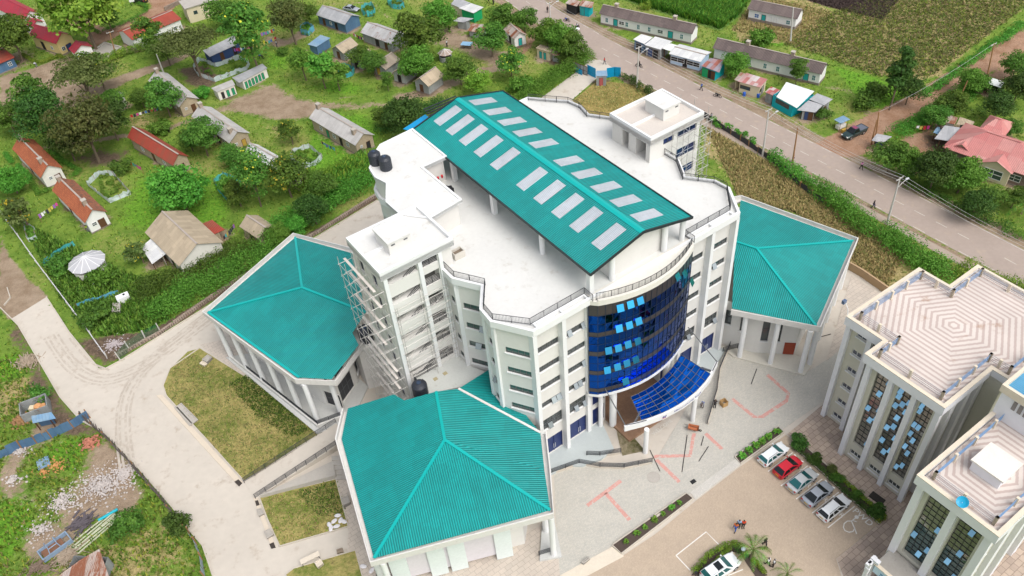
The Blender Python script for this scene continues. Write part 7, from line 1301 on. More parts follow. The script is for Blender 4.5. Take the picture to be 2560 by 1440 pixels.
    for sg in (-1, 1):
        for k in range(nw):
            s0, s1 = k/nw+.03, (k+1)/nw-.03; b0, b1 = A((lo[0]*hl+.15, sg*lo[2], lo[3]+.1), (lo[1]*hl-.25, sg*lo[2], lo[3]+.1), s0), A((lo[0]*hl+.15, sg*lo[2], lo[3]+.1), (lo[1]*hl-.25, sg*lo[2], lo[3]+.1), s1); t0, t1 = A((up[0]*hl+.1, sg*(up[2]+.04), up[3]-.06), (up[1]*hl-.08, sg*(up[2]+.04), up[3]-.06), s0), A((up[0]*hl+.1, sg*(up[2]+.04), up[3]-.06), (up[1]*hl-.08, sg*(up[2]+.04), up[3]-.06), s1); glass([b0, b1, t1, t0], (0, sg*.9, .35), .97, 'side_window')
        MB().box((x3*hl-.25, sg*(hw+.07), zb+.06), (.14, .18, .14)).build('wing_mirror', pm, t); MB().box((hl*.955, sg*hw*.66, zh-.24), (.16, .36, .15), -sg*.35).build('headlight', head_m, t); MB().box((-hl*.975, sg*hw*.74, zb-.2), (.1, .26, .24)).build('taillight', tail_m, t)
        for fx in (-.60, .62):
            m_ = MB(); r_ = .33 if kind not in ('suv', 'pickup') else .39; m_.lathe((0, 0, 0), [(r_*.6, -.1), (r_*.94, -.1), (r_, -.06), (r_, .06), (r_*.94, .1), (r_*.6, .1)], 18); m_.v = [(x+fx*hl, z+sg*(hw-.08), y+r_) for x, y, z in m_.v]; w_ = m_.build('wheel', tyre_m, t); m_ = MB(); m_.lathe((0, 0, 0), [(r_*.62, .02), (r_*.6, .105), (r_*.2, .115)], 14); m_.v = [(x+fx*hl, sg*(z+hw-.08+(.0 if sg > 0 else .0)) if False else sg*(hw-.08+z), y+r_) for x, y, z in m_.v]; m_.build('rim', rim_m, w_)
    MB().box((-hl*1.0, 0, zb-.32), (.05, .5, .14)).build('number_plate', plate_m, t); MB().box((-hl*.985, 0, .42), (.12, W*.8, .18)).build('bumper', pm if kind != 'pickup' else rim_m, t); MB().box((hl*.99, 0, .46), (.08, W*.55, .2)).build('grille', blk, t)
    if kind in ('wagon', 'suv'):
        for sg in (-1, 1): m_ = MB(); m_.tube([(x1*hl+.2, sg*wt*.9, zt+.0), (x1*hl+.3, sg*wt*.9, zt+.06), (x2*hl-.3, sg*wt*.9, zt+.06), (x2*hl-.2, sg*wt*.9, zt)], .025, 5); m_.build('roof_rail', rim_m if kind == 'suv' else blk, t)
    if kind == 'suv': MB().box(((x1+x2)/2*hl+.35, 0, zt+.012), (.8, 1.0, .02)).build('sunroof', cargl, t)
    if kind == 'pickup':
        MB().box((-.62*hl, 0, zb+.03), (hl*.70, W*.84, .06)).build('load_cover', paint('cover_grey', (.10, .11, .14)), t); m_ = MB(); m_.box((-.62*hl, hw*.93, zb+.05), (hl*.74, .1, .12)); m_.box((-.62*hl, -hw*.93, zb+.05), (hl*.74, .1, .12)); m_.box((-.985*hl, 0, zb+.05), (.1, W*.9, .12)); m_.build('bed_rail', pm, t); MB().box(((x1+x2)/2*hl, 0, zt+.008), (hl*.3, wt*1.55, .02)).build('roof_panel', paint('roof_magenta', (.24, .03, .09)), t)
    return t
bays = [((1920,1180),(1981,1133)), ((1952,1216),(2019,1166)), ((1990,1249),(2055,1199)), ((2030,1284),(2096,1232)), ((2069,1321),(2136,1267))]
whp = P('bay_paint', (.72, .70, .66), .8, .12, 3, fine=.12)
for a, b in bays: stroke('bay_line', [a, b], .12, .135, whp)
bd = (G(2136, 1267)-G(2069, 1321)).to_2d(); bang = math.atan2(bd.y, bd.x)
def bayc(i): return sum((G(*p, .12) for p in (*bays[i], *bays[i+1])), Vector())/4
sv_ = (bays[1][0][0]-bays[0][0][0], 0); step = (G(*bays[4][0])-G(*bays[1][0]))/3
silver = paint('paint_silver', (.52, .54, .55), .3); silver2 = paint('paint_blue_silver', (.38, .41, .46), .3); cwhite = paint('paint_car_white', (.76, .78, .79)); cred = paint('paint_red', (.55, .006, .022)); cgreen = paint('paint_dark_green', (.02, .05, .05), .4)
car('white estate car at the top of the row, beside the soil bed', bayc(0)-step*1.0+Vector((0, 0, 0)), bang, cwhite, 'wagon', 4.4, 1.7, 1.48, cargl2)
car('small bright red hatchback between white and silver cars', bayc(0), bang, cred, 'hatch', 4.05, 1.7, 1.46)
car('silver saloon with teal tinted rear window, beside the red hatchback', bayc(1), bang, silver, 'sedan', 4.45, 1.72, 1.42, cargl2)
car('blue grey saloon with dark windows, between the silver saloon and the white estate', bayc(2), bang, silver2, 'sedan', 4.45, 1.72, 1.42)
car('white estate car with black roof rails, at the lower end of the row', bayc(3), bang, cwhite, 'wagon', 4.6, 1.72, 1.5)
car('big white SUV with a dark sunroof at the bottom edge of the car park', G(1800, 1428, .12), bang-.06, cwhite, 'suv', 4.9, 1.9, 1.8, cargl2, group=None)
pk = (G(2126, 352)-G(2157, 338)).to_2d(); car('dark green pickup with magenta roof on the red dirt junction', G(2134, 338), math.atan2(pk.y, pk.x), cgreen, 'pickup', 5.3, 1.85, 1.8, name='pickup_truck', group=None)
car('grey blue saloon parked behind the navy tin house at the top', G(879, 27), math.radians(-28), silver2, 'sedan', 4.4, 1.7, 1.42, group=None); car('dark SUV under the trees at the top edge, tail lights towards the paved court', G(351, 5), math.radians(150), paint('paint_black', (.012, .012, .016)), 'suv', 4.7, 1.85, 1.75, group=None)
# painted letters on the parking bays
ta = math.atan2((G(2176, 1308)-G(2140, 1277)).y, (G(2176, 1308)-G(2140, 1277)).x)
for b_, px, s_ in (('PWD', (2157, 1293), 1.15), ('R', (2021, 1213), .95), ('R', (2063, 1249), .95), ('R', (2104, 1288), .95)): text('bay_lettering', b_, s_, whp, None, tuple(G(*px, .13)), (0, 0, ta), .004, kind='structure')
wc = MB(); C = Vector((0, 0)); pc = [G(2128-26, 1320)]; 
def flat_tube(pts, wd, name):
    p = [tuple(G(*q))[:2] for q in pts]; a, b = offset_line(p, wd/2), offset_line(p, -wd/2); m_ = MB(); [m_.prism([a[i], a[i+1], b[i+1], b[i]], 0, .135) for i in range(len(p)-1)]; o = m_.build(name, whp); o['kind'] = 'structure'
flat_tube([(2128,1304),(2118,1304),(2110,1310),(2108,1320),(2112,1328),(2122,1332),(2132,1330),(2136,1322)], .12, 'wheelchair_symbol'); flat_tube([(2139,1296),(2128,1304),(2136,1322),(2141,1336)], .13, 'wheelchair_symbol'); flat_tube([(2130,1302),(2141,1306)], .11, 'wheelchair_symbol')
m_ = MB(); c_ = G(2141, 1294); m_.prism([(c_.x+.25*math.cos(a), c_.y+.25*math.sin(a)) for a in [k*.52 for k in range(12)]], 0, .136); o = m_.build('wheelchair_symbol', whp); o['kind'] = 'structure'
stroke('bay_line', [(1690, 1390), (1765, 1331), (1800, 1366)], .12, .135, whp); stroke('bay_line', [(1690, 1390), (1725, 1427)], .12, .135, whp); stroke('bay_line', [(1820, 1440), (1857, 1425)], .12, .135, whp)
# ---------------------------------------------------------------- people and motorbikes
skin_m = P('skin', (.075, .04, .025), .6); hair_m = P('hair_black', (.008, .007, .006), .9); shoe = P('shoe_dark', (.02, .018, .016), .7)
def skinned(name, V, E, R, sub=1, root=0):
    me = bpy.data.meshes.new(name); me.from_pydata(V, E, []); o = bpy.data.objects.new(name, me); COL.objects.link(o); o.modifiers.new('s', 'SKIN'); 
    for i, r_ in enumerate(R): sv = me.skin_vertices[0].data[i]; sv.radius = (r_, r_) if not hasattr(r_, '__len__') else r_; sv.use_root = i == root
    sb_ = o.modifiers.new('d', 'SUBSURF'); sb_.levels = sub; sb_.render_levels = sub; bpy.context.view_layer.update()
    m2 = bpy.data.meshes.new_from_object(o.evaluated_get(bpy.context.evaluated_depsgraph_get())); bpy.data.objects.remove(o); m2.polygons.foreach_set('use_smooth', [True]*len(m2.polygons)); return m2
def figure(pose):
    J = {'pel': (0, 0, .95), 'wai': (0, .01, 1.1), 'che': (0, 0, 1.33), 'nek': (0, .01, 1.47), 'hd0': (0, .03, 1.56), 'hd1': (0, .03, 1.66), 'nose': (0, .12, 1.6)}
    arm = {-1: [(.19, 0, 1.40), (.25, -.02, 1.14), (.26, .06, .90)], 1: [(.19, 0, 1.40), (.25, -.02, 1.14), (.26, .06, .90)]}; leg = {-1: [(.095, 0, .9), (.11, .02, .5), (.11, -.02, .09), (.12, .14, .05)], 1: [(.095, 0, .9), (.11, .02, .5), (.11, -.02, .09), (.12, .14, .05)]}
    if pose == 'walk': leg = {-1: [(.095, 0, .9), (.10, .18, .52), (.10, .26, .1), (.10, .42, .07)], 1: [(.095, 0, .9), (.10, -.03, .5), (.10, -.30, .16), (.10, -.18, .06)]}; arm = {-1: [(.19, 0, 1.40), (.24, -.16, 1.16), (.24, -.10, .93)], 1: [(.19, 0, 1.40), (.24, .12, 1.16), (.22, .30, .98)]}
    if pose == 'bend': J.update({'wai': (0, .12, 1.03), 'che': (0, .36, 1.10), 'nek': (0, .50, 1.10), 'hd0': (0, .60, 1.08), 'hd1': (0, .70, 1.05), 'nose': (0, .66, .97)}); arm = {s: [(.19, .40, 1.10), (.22, .46, .84), (.16, .60, .62)] for s in (-1, 1)}
    if pose == 'sit': J.update({'pel': (0, 0, .82), 'wai': (0, .02, .97), 'che': (0, .05, 1.2), 'nek': (0, .08, 1.34), 'hd0': (0, .1, 1.43), 'hd1': (0, .1, 1.53), 'nose': (0, .19, 1.47)}); leg = {s: [(.1, .02, .78), (.2, .40, .72), (.2, .30, .34), (.2, .44, .29)] for s in (-1, 1)}; arm = {s: [(.19, .05, 1.27), (.28, .22, 1.06), (.27, .46, 1.0)] for s in (-1, 1)}
    V = []; E = []; R = []
    def v(p, r_, par=None): V.append(p); R.append(r_); i = len(V)-1; (E.append((par, i)) if par is not None else None); return i
    pe = v(J['pel'], (.14, .10)); wa = v(J['wai'], (.125, .09), pe); ch = v(J['che'], (.15, .105), wa); ne = v(J['nek'], .055, ch); h0 = v(J['hd0'], .085, ne); v(J['hd1'], .085, h0); v(J['nose'], .02, h0)
    for s in (-1, 1):
        e_ = J['hd0']; v((s*.10, e_[1]-.01, e_[2]+.01), .018, h0)
        a = [v((s*arm[s][0][0], *arm[s][0][1:]), .058, ch)]; a.append(v((s*arm[s][1][0], *arm[s][1][1:]), .045, a[-1])); a.append(v((s*arm[s][2][0], *arm[s][2][1:]), .032, a[-1]))
        w_ = Vector((s*arm[s][2][0], *arm[s][2][1:])); el = Vector((s*arm[s][1][0], *arm[s][1][1:])); d = (w_-el).normalized(); sd2 = Vector((0, 1, 0)).cross(d).normalized() if abs(d.y) < .9 else Vector((1, 0, 0)); fw = Vector((0, 1, 0))-d*d.y; fw.normalize(); pa = v(tuple(w_+d*.06), (.036, .018), a[-1])
        for k, l_ in enumerate((.075, .088, .092, .08)): b0 = v(tuple(w_+d*.10+fw*(.03-.02*k)), .010, pa); b1 = v(tuple(w_+d*(.10+l_*.55)+fw*(.034-.022*k)-sd2*s*.008), .009, b0); v(tuple(w_+d*(.10+l_)+fw*(.032-.021*k)-sd2*s*.025), .008, b1)
        th = v(tuple(w_+d*.05+fw*.045), .011, pa); v(tuple(w_+d*.10+fw*.062), .009, th)
        l0 = v((s*leg[s][0][0], *leg[s][0][1:]), .085, pe); l1 = v((s*leg[s][1][0], *leg[s][1][1:]), .058, l0); l2 = v((s*leg[s][2][0], *leg[s][2][1:]), .042, l1); v((s*leg[s][3][0], *leg[s][3][1:]), .035, l2)
    body = skinned('body', V, E, R)
    def sub(keys): pass
    Vs = [J['pel'], J['wai'], J['che'], (J['nek'][0], J['nek'][1], J['nek'][2]-.03)]; Es = [(0, 1), (1, 2), (2, 3)]; Rs = [(.165, .125), (.155, .12), (.175, .13), .075]
    for s in (-1, 1): k = len(Vs); A = Vector((s*arm[s][0][0], *arm[s][0][1:])); B = Vector((s*arm[s][1][0], *arm[s][1][1:])); Vs += [tuple(A), tuple(A+(B-A)*.95)]; Es += [(2, k), (k, k+1)]; Rs += [.08, .066]
    shirt = skinned('shirt', Vs, Es, Rs)
    Vt = [(J['pel'][0], J['pel'][1], J['pel'][2]+.03)]; Et = []; Rt = [(.17, .13)]
    for s in (-1, 1): k = len(Vt); Vt += [(s*q[0], *q[1:]) for q in leg[s][:3]]; Et += [(0, k), (k, k+1), (k+1, k+2)]; Rt += [.105, .08, .062]
    trous = skinned('trousers', Vt, Et, Rt)
    h = J['hd1']; hr = skinned('hair', [(0, h[1]-.03, h[2]-.03), (0, h[1]-.01, h[2]+.035)], [(0, 1)], [.088, .075])
    sh = MB(); [sh.box((s*leg[s][3][0], leg[s][3][1]-.05, leg[s][3][2]-.01), (.1, .25, .08)) for s in (-1, 1)]
    return body, shirt, trous, hr, sh.mesh('shoes', shoe)
FIG = {k: figure(k) for k in ('stand', 'walk', 'bend', 'sit')}
def cloth(n, c): return P('cloth_'+n, c, .9, .12, 6)
def person(label, px, pose, ang, sh, tr, z=0., pos=None):
    p = pos if pos is not None else G(*px, z); t = thing('person', label, 'person', tuple(p), ang); b, s_, tr_, h, so_ = FIG[pose]
    for nm, me_, mt in (('body', b, skin_m), ('shirt', s_, sh), ('trousers', tr_, tr), ('hair', h, hair_m), ('shoes', so_, shoe)):
        o = bpy.data.objects.new(nm, me_); COL.objects.link(o); o.parent = t
        if not me_.materials: me_.materials.append(mt)
        o.material_slots[0].link = 'OBJECT'; o.material_slots[0].material = mt
    return t
cw_, cb_, cr2, cor, cbk, cnv, cpk, cgy, clb = (cloth(*a) for a in (('white', (.7, .7, .72)), ('blue', (.05, .12, .4)), ('red', (.55, .03, .03)), ('orange', (.65, .16, .04)), ('black', (.015, .015, .017)), ('navy', (.02, .03, .09)), ('pink', (.55, .12, .35)), ('grey', (.2, .2, .21)), ('skyblue', (.32, .48, .68))))
person('person in orange top and blue skirt at the left of the group of three', (1838, 1326), 'walk', 2.4, cor, cb_, .12); person('person in pale blue shirt in the middle of the group of three', (1846, 1318), 'stand', 2.6, clb, cbk, .12); person('person in red orange top on the right of the group of three', (1857, 1319), 'stand', 3.0, cloth('vermilion', (.62, .06, .02)), cbk, .12)
person('person in black walking in the car park near the palm', (1911, 1363), 'walk', 3.5, cbk, cbk, .12); person('person in white shirt left of a pair beside the palm', (1919, 1413), 'walk', .6, cw_, cbk, .12); person('person in white shirt on the right of the pair beside the palm', (1933, 1416), 'stand', 1.0, cw_, cbk, .12)
person('person in black bending over the ramp rail near the canopy', (1786, 1020), 'bend', -.4, cbk, cbk, .3); person('person in grey shirt and blue trousers working at the ramp under the canopy', (1756, 1017), 'bend', 2.6, cgy, cb_, .3)
person('person in red top crossing the road above the blue gate', (1511, 161), 'walk', -2.2, cr2, cgy); person('person in blue shirt walking on the road verge by the kiosks', (1753, 226), 'walk', .5, cb_, cbk); person('person in striped grey on the roadside by the right stair tower', (1777, 300), 'walk', 3.6, cgy, cnv); person('person in pink top walking at the edge of the road by the junction', (2152, 423), 'walk', 3.4, cpk, cbk); person('person in dark clothes striding along the footpath below the lamp post', (2182, 520), 'walk', -2.3, cbk, cnv)
person('person in red top at the top of the road', (1222, 8), 'walk', .6, cr2, cbk); person('person in black at the top of the road', (1234, 12), 'stand', .6, cbk, cbk); person('person in black beside the concrete pole at the top', (1369, 32), 'stand', 0, cbk, cbk); person('person in red standing in the doorway of the wide blue shop', (1717, 166), 'stand', 2.6, cr2, cnv); person('person in grey on the path below the stone houses', (424, 332), 'walk', .5, cgy, cbk); person('person in white top beside the washing under the brown tree', (693, 117), 'stand', 2, cw_, cnv); person('person in white on the dirt yard under the big trees', (1118, 117), 'stand', 1, cw_, cbk); person('person in black by the tree at the top of the dirt yard', (1123, 80), 'stand', 1, cbk, cbk); person('person in blue hanging over the wooden pole at the far road verge', (1982, 405), 'stand', 1, cr2, cnv); person('person in white with a bag on the lawn by the left court', (93, 168), 'bend', 1, cw_, cgy); person('person in yellow green cap at the corner of the lower orange cottage', (222, 580), 'stand', 1.2, cloth('lime', (.35, .5, .05)), cgy)
def bike(label, px, ang, col, rider=None):
    p = G(*px); t = thing('motorbike', label, 'motorbike', tuple(p), ang)
    for y in (-.62, .62): m_ = MB(); m_.tube([(0, y+.27*math.cos(a), .30+.27*math.sin(a)) for a in [k*math.pi/6 for k in range(13)]], .05, 6, cap=False); m_.build('wheel', tyre_m, t)
    m_ = MB(); [m_.tube(q, .03, 5) for q in ([(0, .62, .3), (0, .42, .95)], [(0, -.62, .3), (0, 0, .45), (0, .35, .75)], [(0, -.62, .3), (0, -.5, .72)], [(-.32, .36, 1.0), (0, .42, .97), (.32, .36, 1.0)])]; m_.box((0, 0, .42), (.26, .4, .3)); m_.build('frame', blk, t); MB().box((0, .2, .78), (.24, .42, .2)).build('fuel_tank', col, t); MB().box((0, -.32, .76), (.26, .65, .1)).build('seat', blk, t)
    if rider: person(rider[0], px, 'sit', ang, rider[1], cbk, pos=p+Vector((math.sin(ang)*.15, -math.cos(ang)*.15, 0)))
bike('motorbike ridden by a person in blue at the top of the road', (1333, 44), -.9, paint('paint_red', (.5, .01, .02)), ('person in dark blue riding a motorbike at the top of the road', cnv)); bike('motorbike parked on the verge near the long row house', (1417, 54), 1.0, paint('paint_blue', (.02, .06, .3))); bike('motorbike under a rider with a white umbrella on the road', (1443, 72), -.8, paint('paint_grey', (.1, .1, .1)), ('person in white riding the motorbike with an umbrella', cw_)); bike('motorbike passing the lamp pole in the middle of the road', (1597, 168), .8, paint('paint_navy', (.02, .02, .08)), ('person in black riding past the lamp pole', cbk)); bike('dark motorbike leaning at the road verge below the kiosks', (1793, 243), .9, paint('paint_black', (.012, .012, .016))); bike('motorbike by the washing lines under the yellow flowering tree', (653, 146), 1.2, paint('paint_blue', (.02, .06, .3)))
um = thing('umbrella', 'white umbrella held over the motorbike rider on the road', 'umbrella', G(1443, 72, 1.9)); MB().lathe((0, 0, 0), [(.62, 0), (.45, .16), (.05, .25)], 10).build('canopy', cw_, um); MB().tube([(0, 0, -.7), (0, 0, .3)], .015, 5).build('shaft', blk, um)
# ---------------------------------------------------------------- poles and wires
polec = P('pole_concrete', (.52, .50, .47), .85, .1, 1); polew = P('pole_wood', (.30, .16, .07), .9, .2, 1.5); wire = P('wire', (.55, .54, .53), .5)
TOPS = {}
def pole(key, label, base, top, wood=False, lamp=None, arm=True):
    b = G(*base); d = _f+_r*((top[0]-1280)/F)-_u*((top[1]-720)/F); h = CH+d[2]*((b.x*d[0]+b.y*d[1])/(d[0]**2+d[1]**2)); h = min(max(h, 5), 12.5); lean = (d[:2]*((b.x*d[0]+b.y*d[1])/(d[0]**2+d[1]**2))-np.array([b.x, b.y]))*(.9 if wood else .35)
    t = thing('utility_pole' if wood or not lamp else 'street_lamp', label, 'pole', tuple(b)); tp = Vector((lean[0], lean[1], h)); MB().tube([(0, 0, 0), tuple(tp)], [.17, .10] if wood else [.20, .11], 8).build('pole', polew if wood else polec, t); TOPS[key] = b+tp
    if arm: e = Vector((CT, ST, 0)); m_ = MB(); m_.beam(tuple(tp-e*.9-Vector((0, 0, .25))), tuple(tp+e*.9-Vector((0, 0, .25))), .1); [m_.lathe(tuple(tp+e*s-Vector((0, 0, .2))), [(.05, 0), (.07, .1), (.03, .2)], 6) for s in (-.8, 0, .8)]; m_.build('crossarm', polec, t)
    if lamp: q = tp*.78; e = Vector((CT, ST, 0))*lamp; m_ = MB(); m_.tube([tuple(q), tuple(q+e*1.2+Vector((0, 0, .5))), tuple(q+e*2.0+Vector((0, 0, .7)))], .05, 6); k_ = m_.build('lamp_arm', polec, t); MB().box(tuple(q+e*2.3+Vector((0, 0, .72))), (.7, .28, .14), TH).build('lamp_head', P('lamp_grey2', (.5, .52, .54), .4), k_)
pole('a', 'concrete street lamp at the top of the road beside the stalls', (1377, 64), (1372, 5), lamp=1); pole('b', 'concrete street lamp beside the road above the right stair tower', (1592, 220), (1601, 116), lamp=1); pole('c', 'concrete street lamp by the turquoise shop', (1906, 390), (1918, 272), lamp=1); pole('d', 'tall concrete street lamp with crossarm near the office block', (2217, 560), (2247, 443), lamp=1)
pole('e', 'brown wooden pole at the road edge opposite the turquoise shop', (1981, 408), (1994, 320), True, arm=False); pole('f', 'left one of the twin wooden poles at the dirt junction', (2178, 362), (2192, 300), True, arm=False); pole('g', 'right one of the twin wooden poles at the dirt junction', (2187, 362), (2196, 280), True, arm=False); pole('h', 'grey pole with crossarm beside the dirt road at the far right', (2464, 208), (2484, 108), True); pole('i', 'leaning wooden pole in the bushes right of the dirt road', (2384, 278), (2420, 202), True, arm=False); pole('j', 'grey pole beside the lone white house in the fields', (1976, 104), (1971, 18), arm=False); pole('k', 'dark pole by the paved slab beside the courtyard wall', (290, 140), (275, 78), True); pole('l', 'thin grey pole by the broad acacia at the dirt track', (411, 187), (392, 135), arm=False)
e_ = Vector((CT, ST, 0)); TOPS['m'] = TOPS['d']+(TOPS['d']-TOPS['c'])*1.2; TOPS['z'] = TOPS['a']+(TOPS['a']-TOPS['b'])*.8
for i, (a, b, offs) in enumerate((('z', 'a', (-.8, 0, .8)), ('a', 'b', (-.8, 0, .8)), ('b', 'c', (-.8, 0, .8)), ('c', 'd', (-.8, 0, .8)), ('d', 'm', (-.8, 0, .8)), ('g', 'h', (0,)), ('e', 'd', (0,)))):
    for s in offs:
        A, B = TOPS[a]+e_*s, TOPS[b]+e_*s; m_ = MB(); m_.tube([tuple(A+(B-A)*k/12-Vector((0, 0, 3.2*(k/12)*(1-k/12)))) for k in range(13)], .018, 4); solo('power_line', m_, wire, None, None); o = bpy.context.scene.collection.objects[-1]
        tag(o, {'z': 'overhead wire running off the top edge from the first street lamp', 'a': 'overhead wire between the two upper street lamps', 'b': 'overhead wire between the middle street lamps past the shops', 'c': 'overhead wire between the two lower street lamps across the junction', 'd': 'overhead wire from the lowest street lamp to the right edge', 'g': 'overhead wire along the dirt road to the far pole', 'e': 'overhead wire from the brown wooden pole to the lowest street lamp'}[a], 'wire', 'overhead wires along the road')
# ---------------------------------------------------------------- nets, washing, fences, heaps
def netmat(n, c, a=.8):
    if n in MATS: return MATS[n]
    m = P(n, c, .8, .2, 3); nt = m.node_tree; bs = nt.nodes['Principled BSDF']; bs.inputs['Alpha'].default_value = a; return m
netw, nett, netb = netmat('net_white', (.58, .66, .68)), netmat('net_teal', (.06, .42, .45)), netmat('net_blue', (.12, .42, .60))
def net(label, pts, h, mt, plants=True, close=True, seed=1):
    q = [G(*p) for p in pts]; q = q+[q[0]] if close else q; c = sum(q, Vector())/len(q); t = thing('garden_net', label, 'garden net', (c.x, c.y, 0), frame='w'); m_ = MB(); pp_ = MB(); g = random.Random(seed); prev = None
    for a, b in zip(q, q[1:]):
        n = max(2, int((b-a).length/.5))
        for k in range(n+1):
            p = a+(b-a)*k/n; hh = h*g.uniform(.75, 1.1); o = Vector((g.uniform(-.1, .1), g.uniform(-.1, .1), 0)); cur = (p, p+o*1.5+Vector((0, 0, hh*.5)), p+o+Vector((0, 0, hh)))
            if prev: m_.poly(prev[0], cur[0], cur[1], prev[1]); m_.poly(prev[1], cur[1], cur[2], prev[2])
            prev = cur
            if k % 4 == 0: MB().tube([tuple(p), tuple(p+Vector((0, 0, h*1.15)))], .035, 5).build('stake', polew, t)
    m_.build('net', mt, t)
    if plants:
        P_ = np.array([[p.x, p.y] for p in q[:-1]]); lo, hi = P_.min(0), P_.max(0); r_ = np.random.default_rng(seed); X = lo+(hi-lo)*r_.random((60, 2)); X = X[inside(X, [tuple(p) for p in P_])][:26]
        if len(X): V, cc = leaves(np.c_[X, np.full(len(X), .35)], np.full((len(X), 3), .45), 40, .34, BRI+LIM[:2], seed); V = V-np.array([c.x, c.y, 0]); V[:, 2] = np.maximum(V[:, 2], .02); o = bpy.data.objects.new('vegetables', leaf_mesh('vegetables', V, cc)); COL.objects.link(o); o.parent = t
net('white and blue net plot in front of the navy tin shed', [(485,172),(500,152),(540,168),(600,148),(625,160),(618,175),(538,205),(495,190)], 1.2, netw, seed=1); net('pale net vegetable pen with two compartments beside the orange cottages', [(221,465),(250,437),(286,440),(328,486),(275,508),(242,482)], 1.2, netw, seed=2); net('white net pen behind the tall yellow flowering tree', [(734,382),(775,370),(806,397),(792,412),(757,422),(728,402)], 1.2, netw, seed=3); net('small teal and white net pen right of the round green tree', [(538,458),(560,442),(602,455),(596,490),(567,502),(548,480)], 1.2, nett, seed=4)
net('round turquoise sheeted plot at the top near the parked car', [(905,30),(915,20),(930,18),(939,30),(934,40),(918,43),(907,38)], 1.6, nett, seed=5); net('turquoise sheeted plot at the top edge in the middle', [(970,12),(985,4),(1002,8),(1012,18),(1000,24),(982,22)], 1.5, nett, seed=6); net('pale blue sheeted bin with an old post beside the navy house', [(752,70),(768,64),(787,76),(772,90),(754,86)], 1.5, netb, seed=7); net('ragged teal net at the right end of the papaya plot', [(850,172),(868,168),(888,178),(882,190),(866,195),(848,184)], 1.2, nett, seed=8)
net('teal net run behind the round hut', [(114,672),(122,655),(150,635),(190,615)], 1.2, nett, False, False, 9); net('pale net run in front of the round hut', [(213,692),(236,718),(266,695),(278,700)], 1.2, netw, False, False, 10); net('teal net run beside the white trough at the shrubs', [(195,770),(230,755),(262,748),(300,735)], 1.0, netb, False, False, 11); net('tattered pale net plot on the left by the white fence', [(62,560),(88,575),(95,600),(72,605)], 1.1, netw, seed=12)
gcol = [cloth(n_, c_) for n_, c_ in (('w1', (.72, .72, .74)), ('b1', (.08, .2, .5)), ('p1', (.6, .06, .3)), ('v1', (.3, .12, .45)), ('r1', (.5, .03, .04)), ('k1', (.03, .03, .05)), ('t1', (.05, .4, .42)), ('y1', (.6, .5, .1)))]
def washing(label, a, b, n, seed):
    A, B = G(*a), G(*b); c = (A+B)/2; t = thing('clothes_line', label, 'clothes line', (c.x, c.y, 0), frame='w'); g = random.Random(seed); m_ = MB(); [m_.tube([tuple(p), tuple(p+Vector((0, 0, 1.9)))], .04, 5) for p in (A, B)]; m_.tube([tuple(A+Vector((0, 0, 1.85))), tuple(c+Vector((0, 0, 1.72))), tuple(B+Vector((0, 0, 1.85)))], .012, 4); m_.build('line', polew, t); e = (B-A).normalized(); L = (B-A).length
    for k in range(n):
        s = L*(k+.15)/n; w_ = L/n*.75; h = g.uniform(.5, .95); z = 1.78-.1*math.sin(math.pi*s/L); o = g.uniform(-.12, .12); nn = Vector((-e.y, e.x, 0))*o; p0, p1 = A+e*s, A+e*(s+w_); q = [p0+Vector((0, 0, z)), p1+Vector((0, 0, z)), p1+nn+Vector((0, 0, z-h)), p0+nn*.6+Vector((0, 0, z-h*g.uniform(.85, 1)))]; m_ = MB(); m_.add([tuple(p) for p in q]+[tuple(p+Vector((-e.y, e.x, 0))*.02) for p in q], [(0, 1, 2, 3), (7, 6, 5, 4), (2, 3, 7, 6)]); m_.build('garment', g.choice(gcol), t)
for k, (lb, a, b, n) in enumerate([('washing line with pale and blue clothes below the chimney house', (332, 306), (402, 284), 10), ('long washing line behind the navy shed net plot', (578, 140), (640, 130), 12), ('washing line with pink clothes near the two tree trunks', (656, 100), (690, 88), 7), ('washing line with purple and white clothes beside the brown tree', (664, 124), (694, 108), 6), ('washing beside the grey stained tin house', (886, 100), (912, 112), 7), ('washing pile line in front of the lone stone house', (808, 372), (842, 388), 8), ('washing line left of the lower orange cottage', (105, 556), (152, 524), 8), ('washing line beside the small tan house at the hedge', (565, 612), (592, 578), 7), ('short washing line by the round green tree', (331, 420), (360, 436), 5), ('washing at the corner of the grey sheds by the road bungalow', (2285, 335), (2320, 334), 4)]): washing(lb, a, b, n, 40+k)
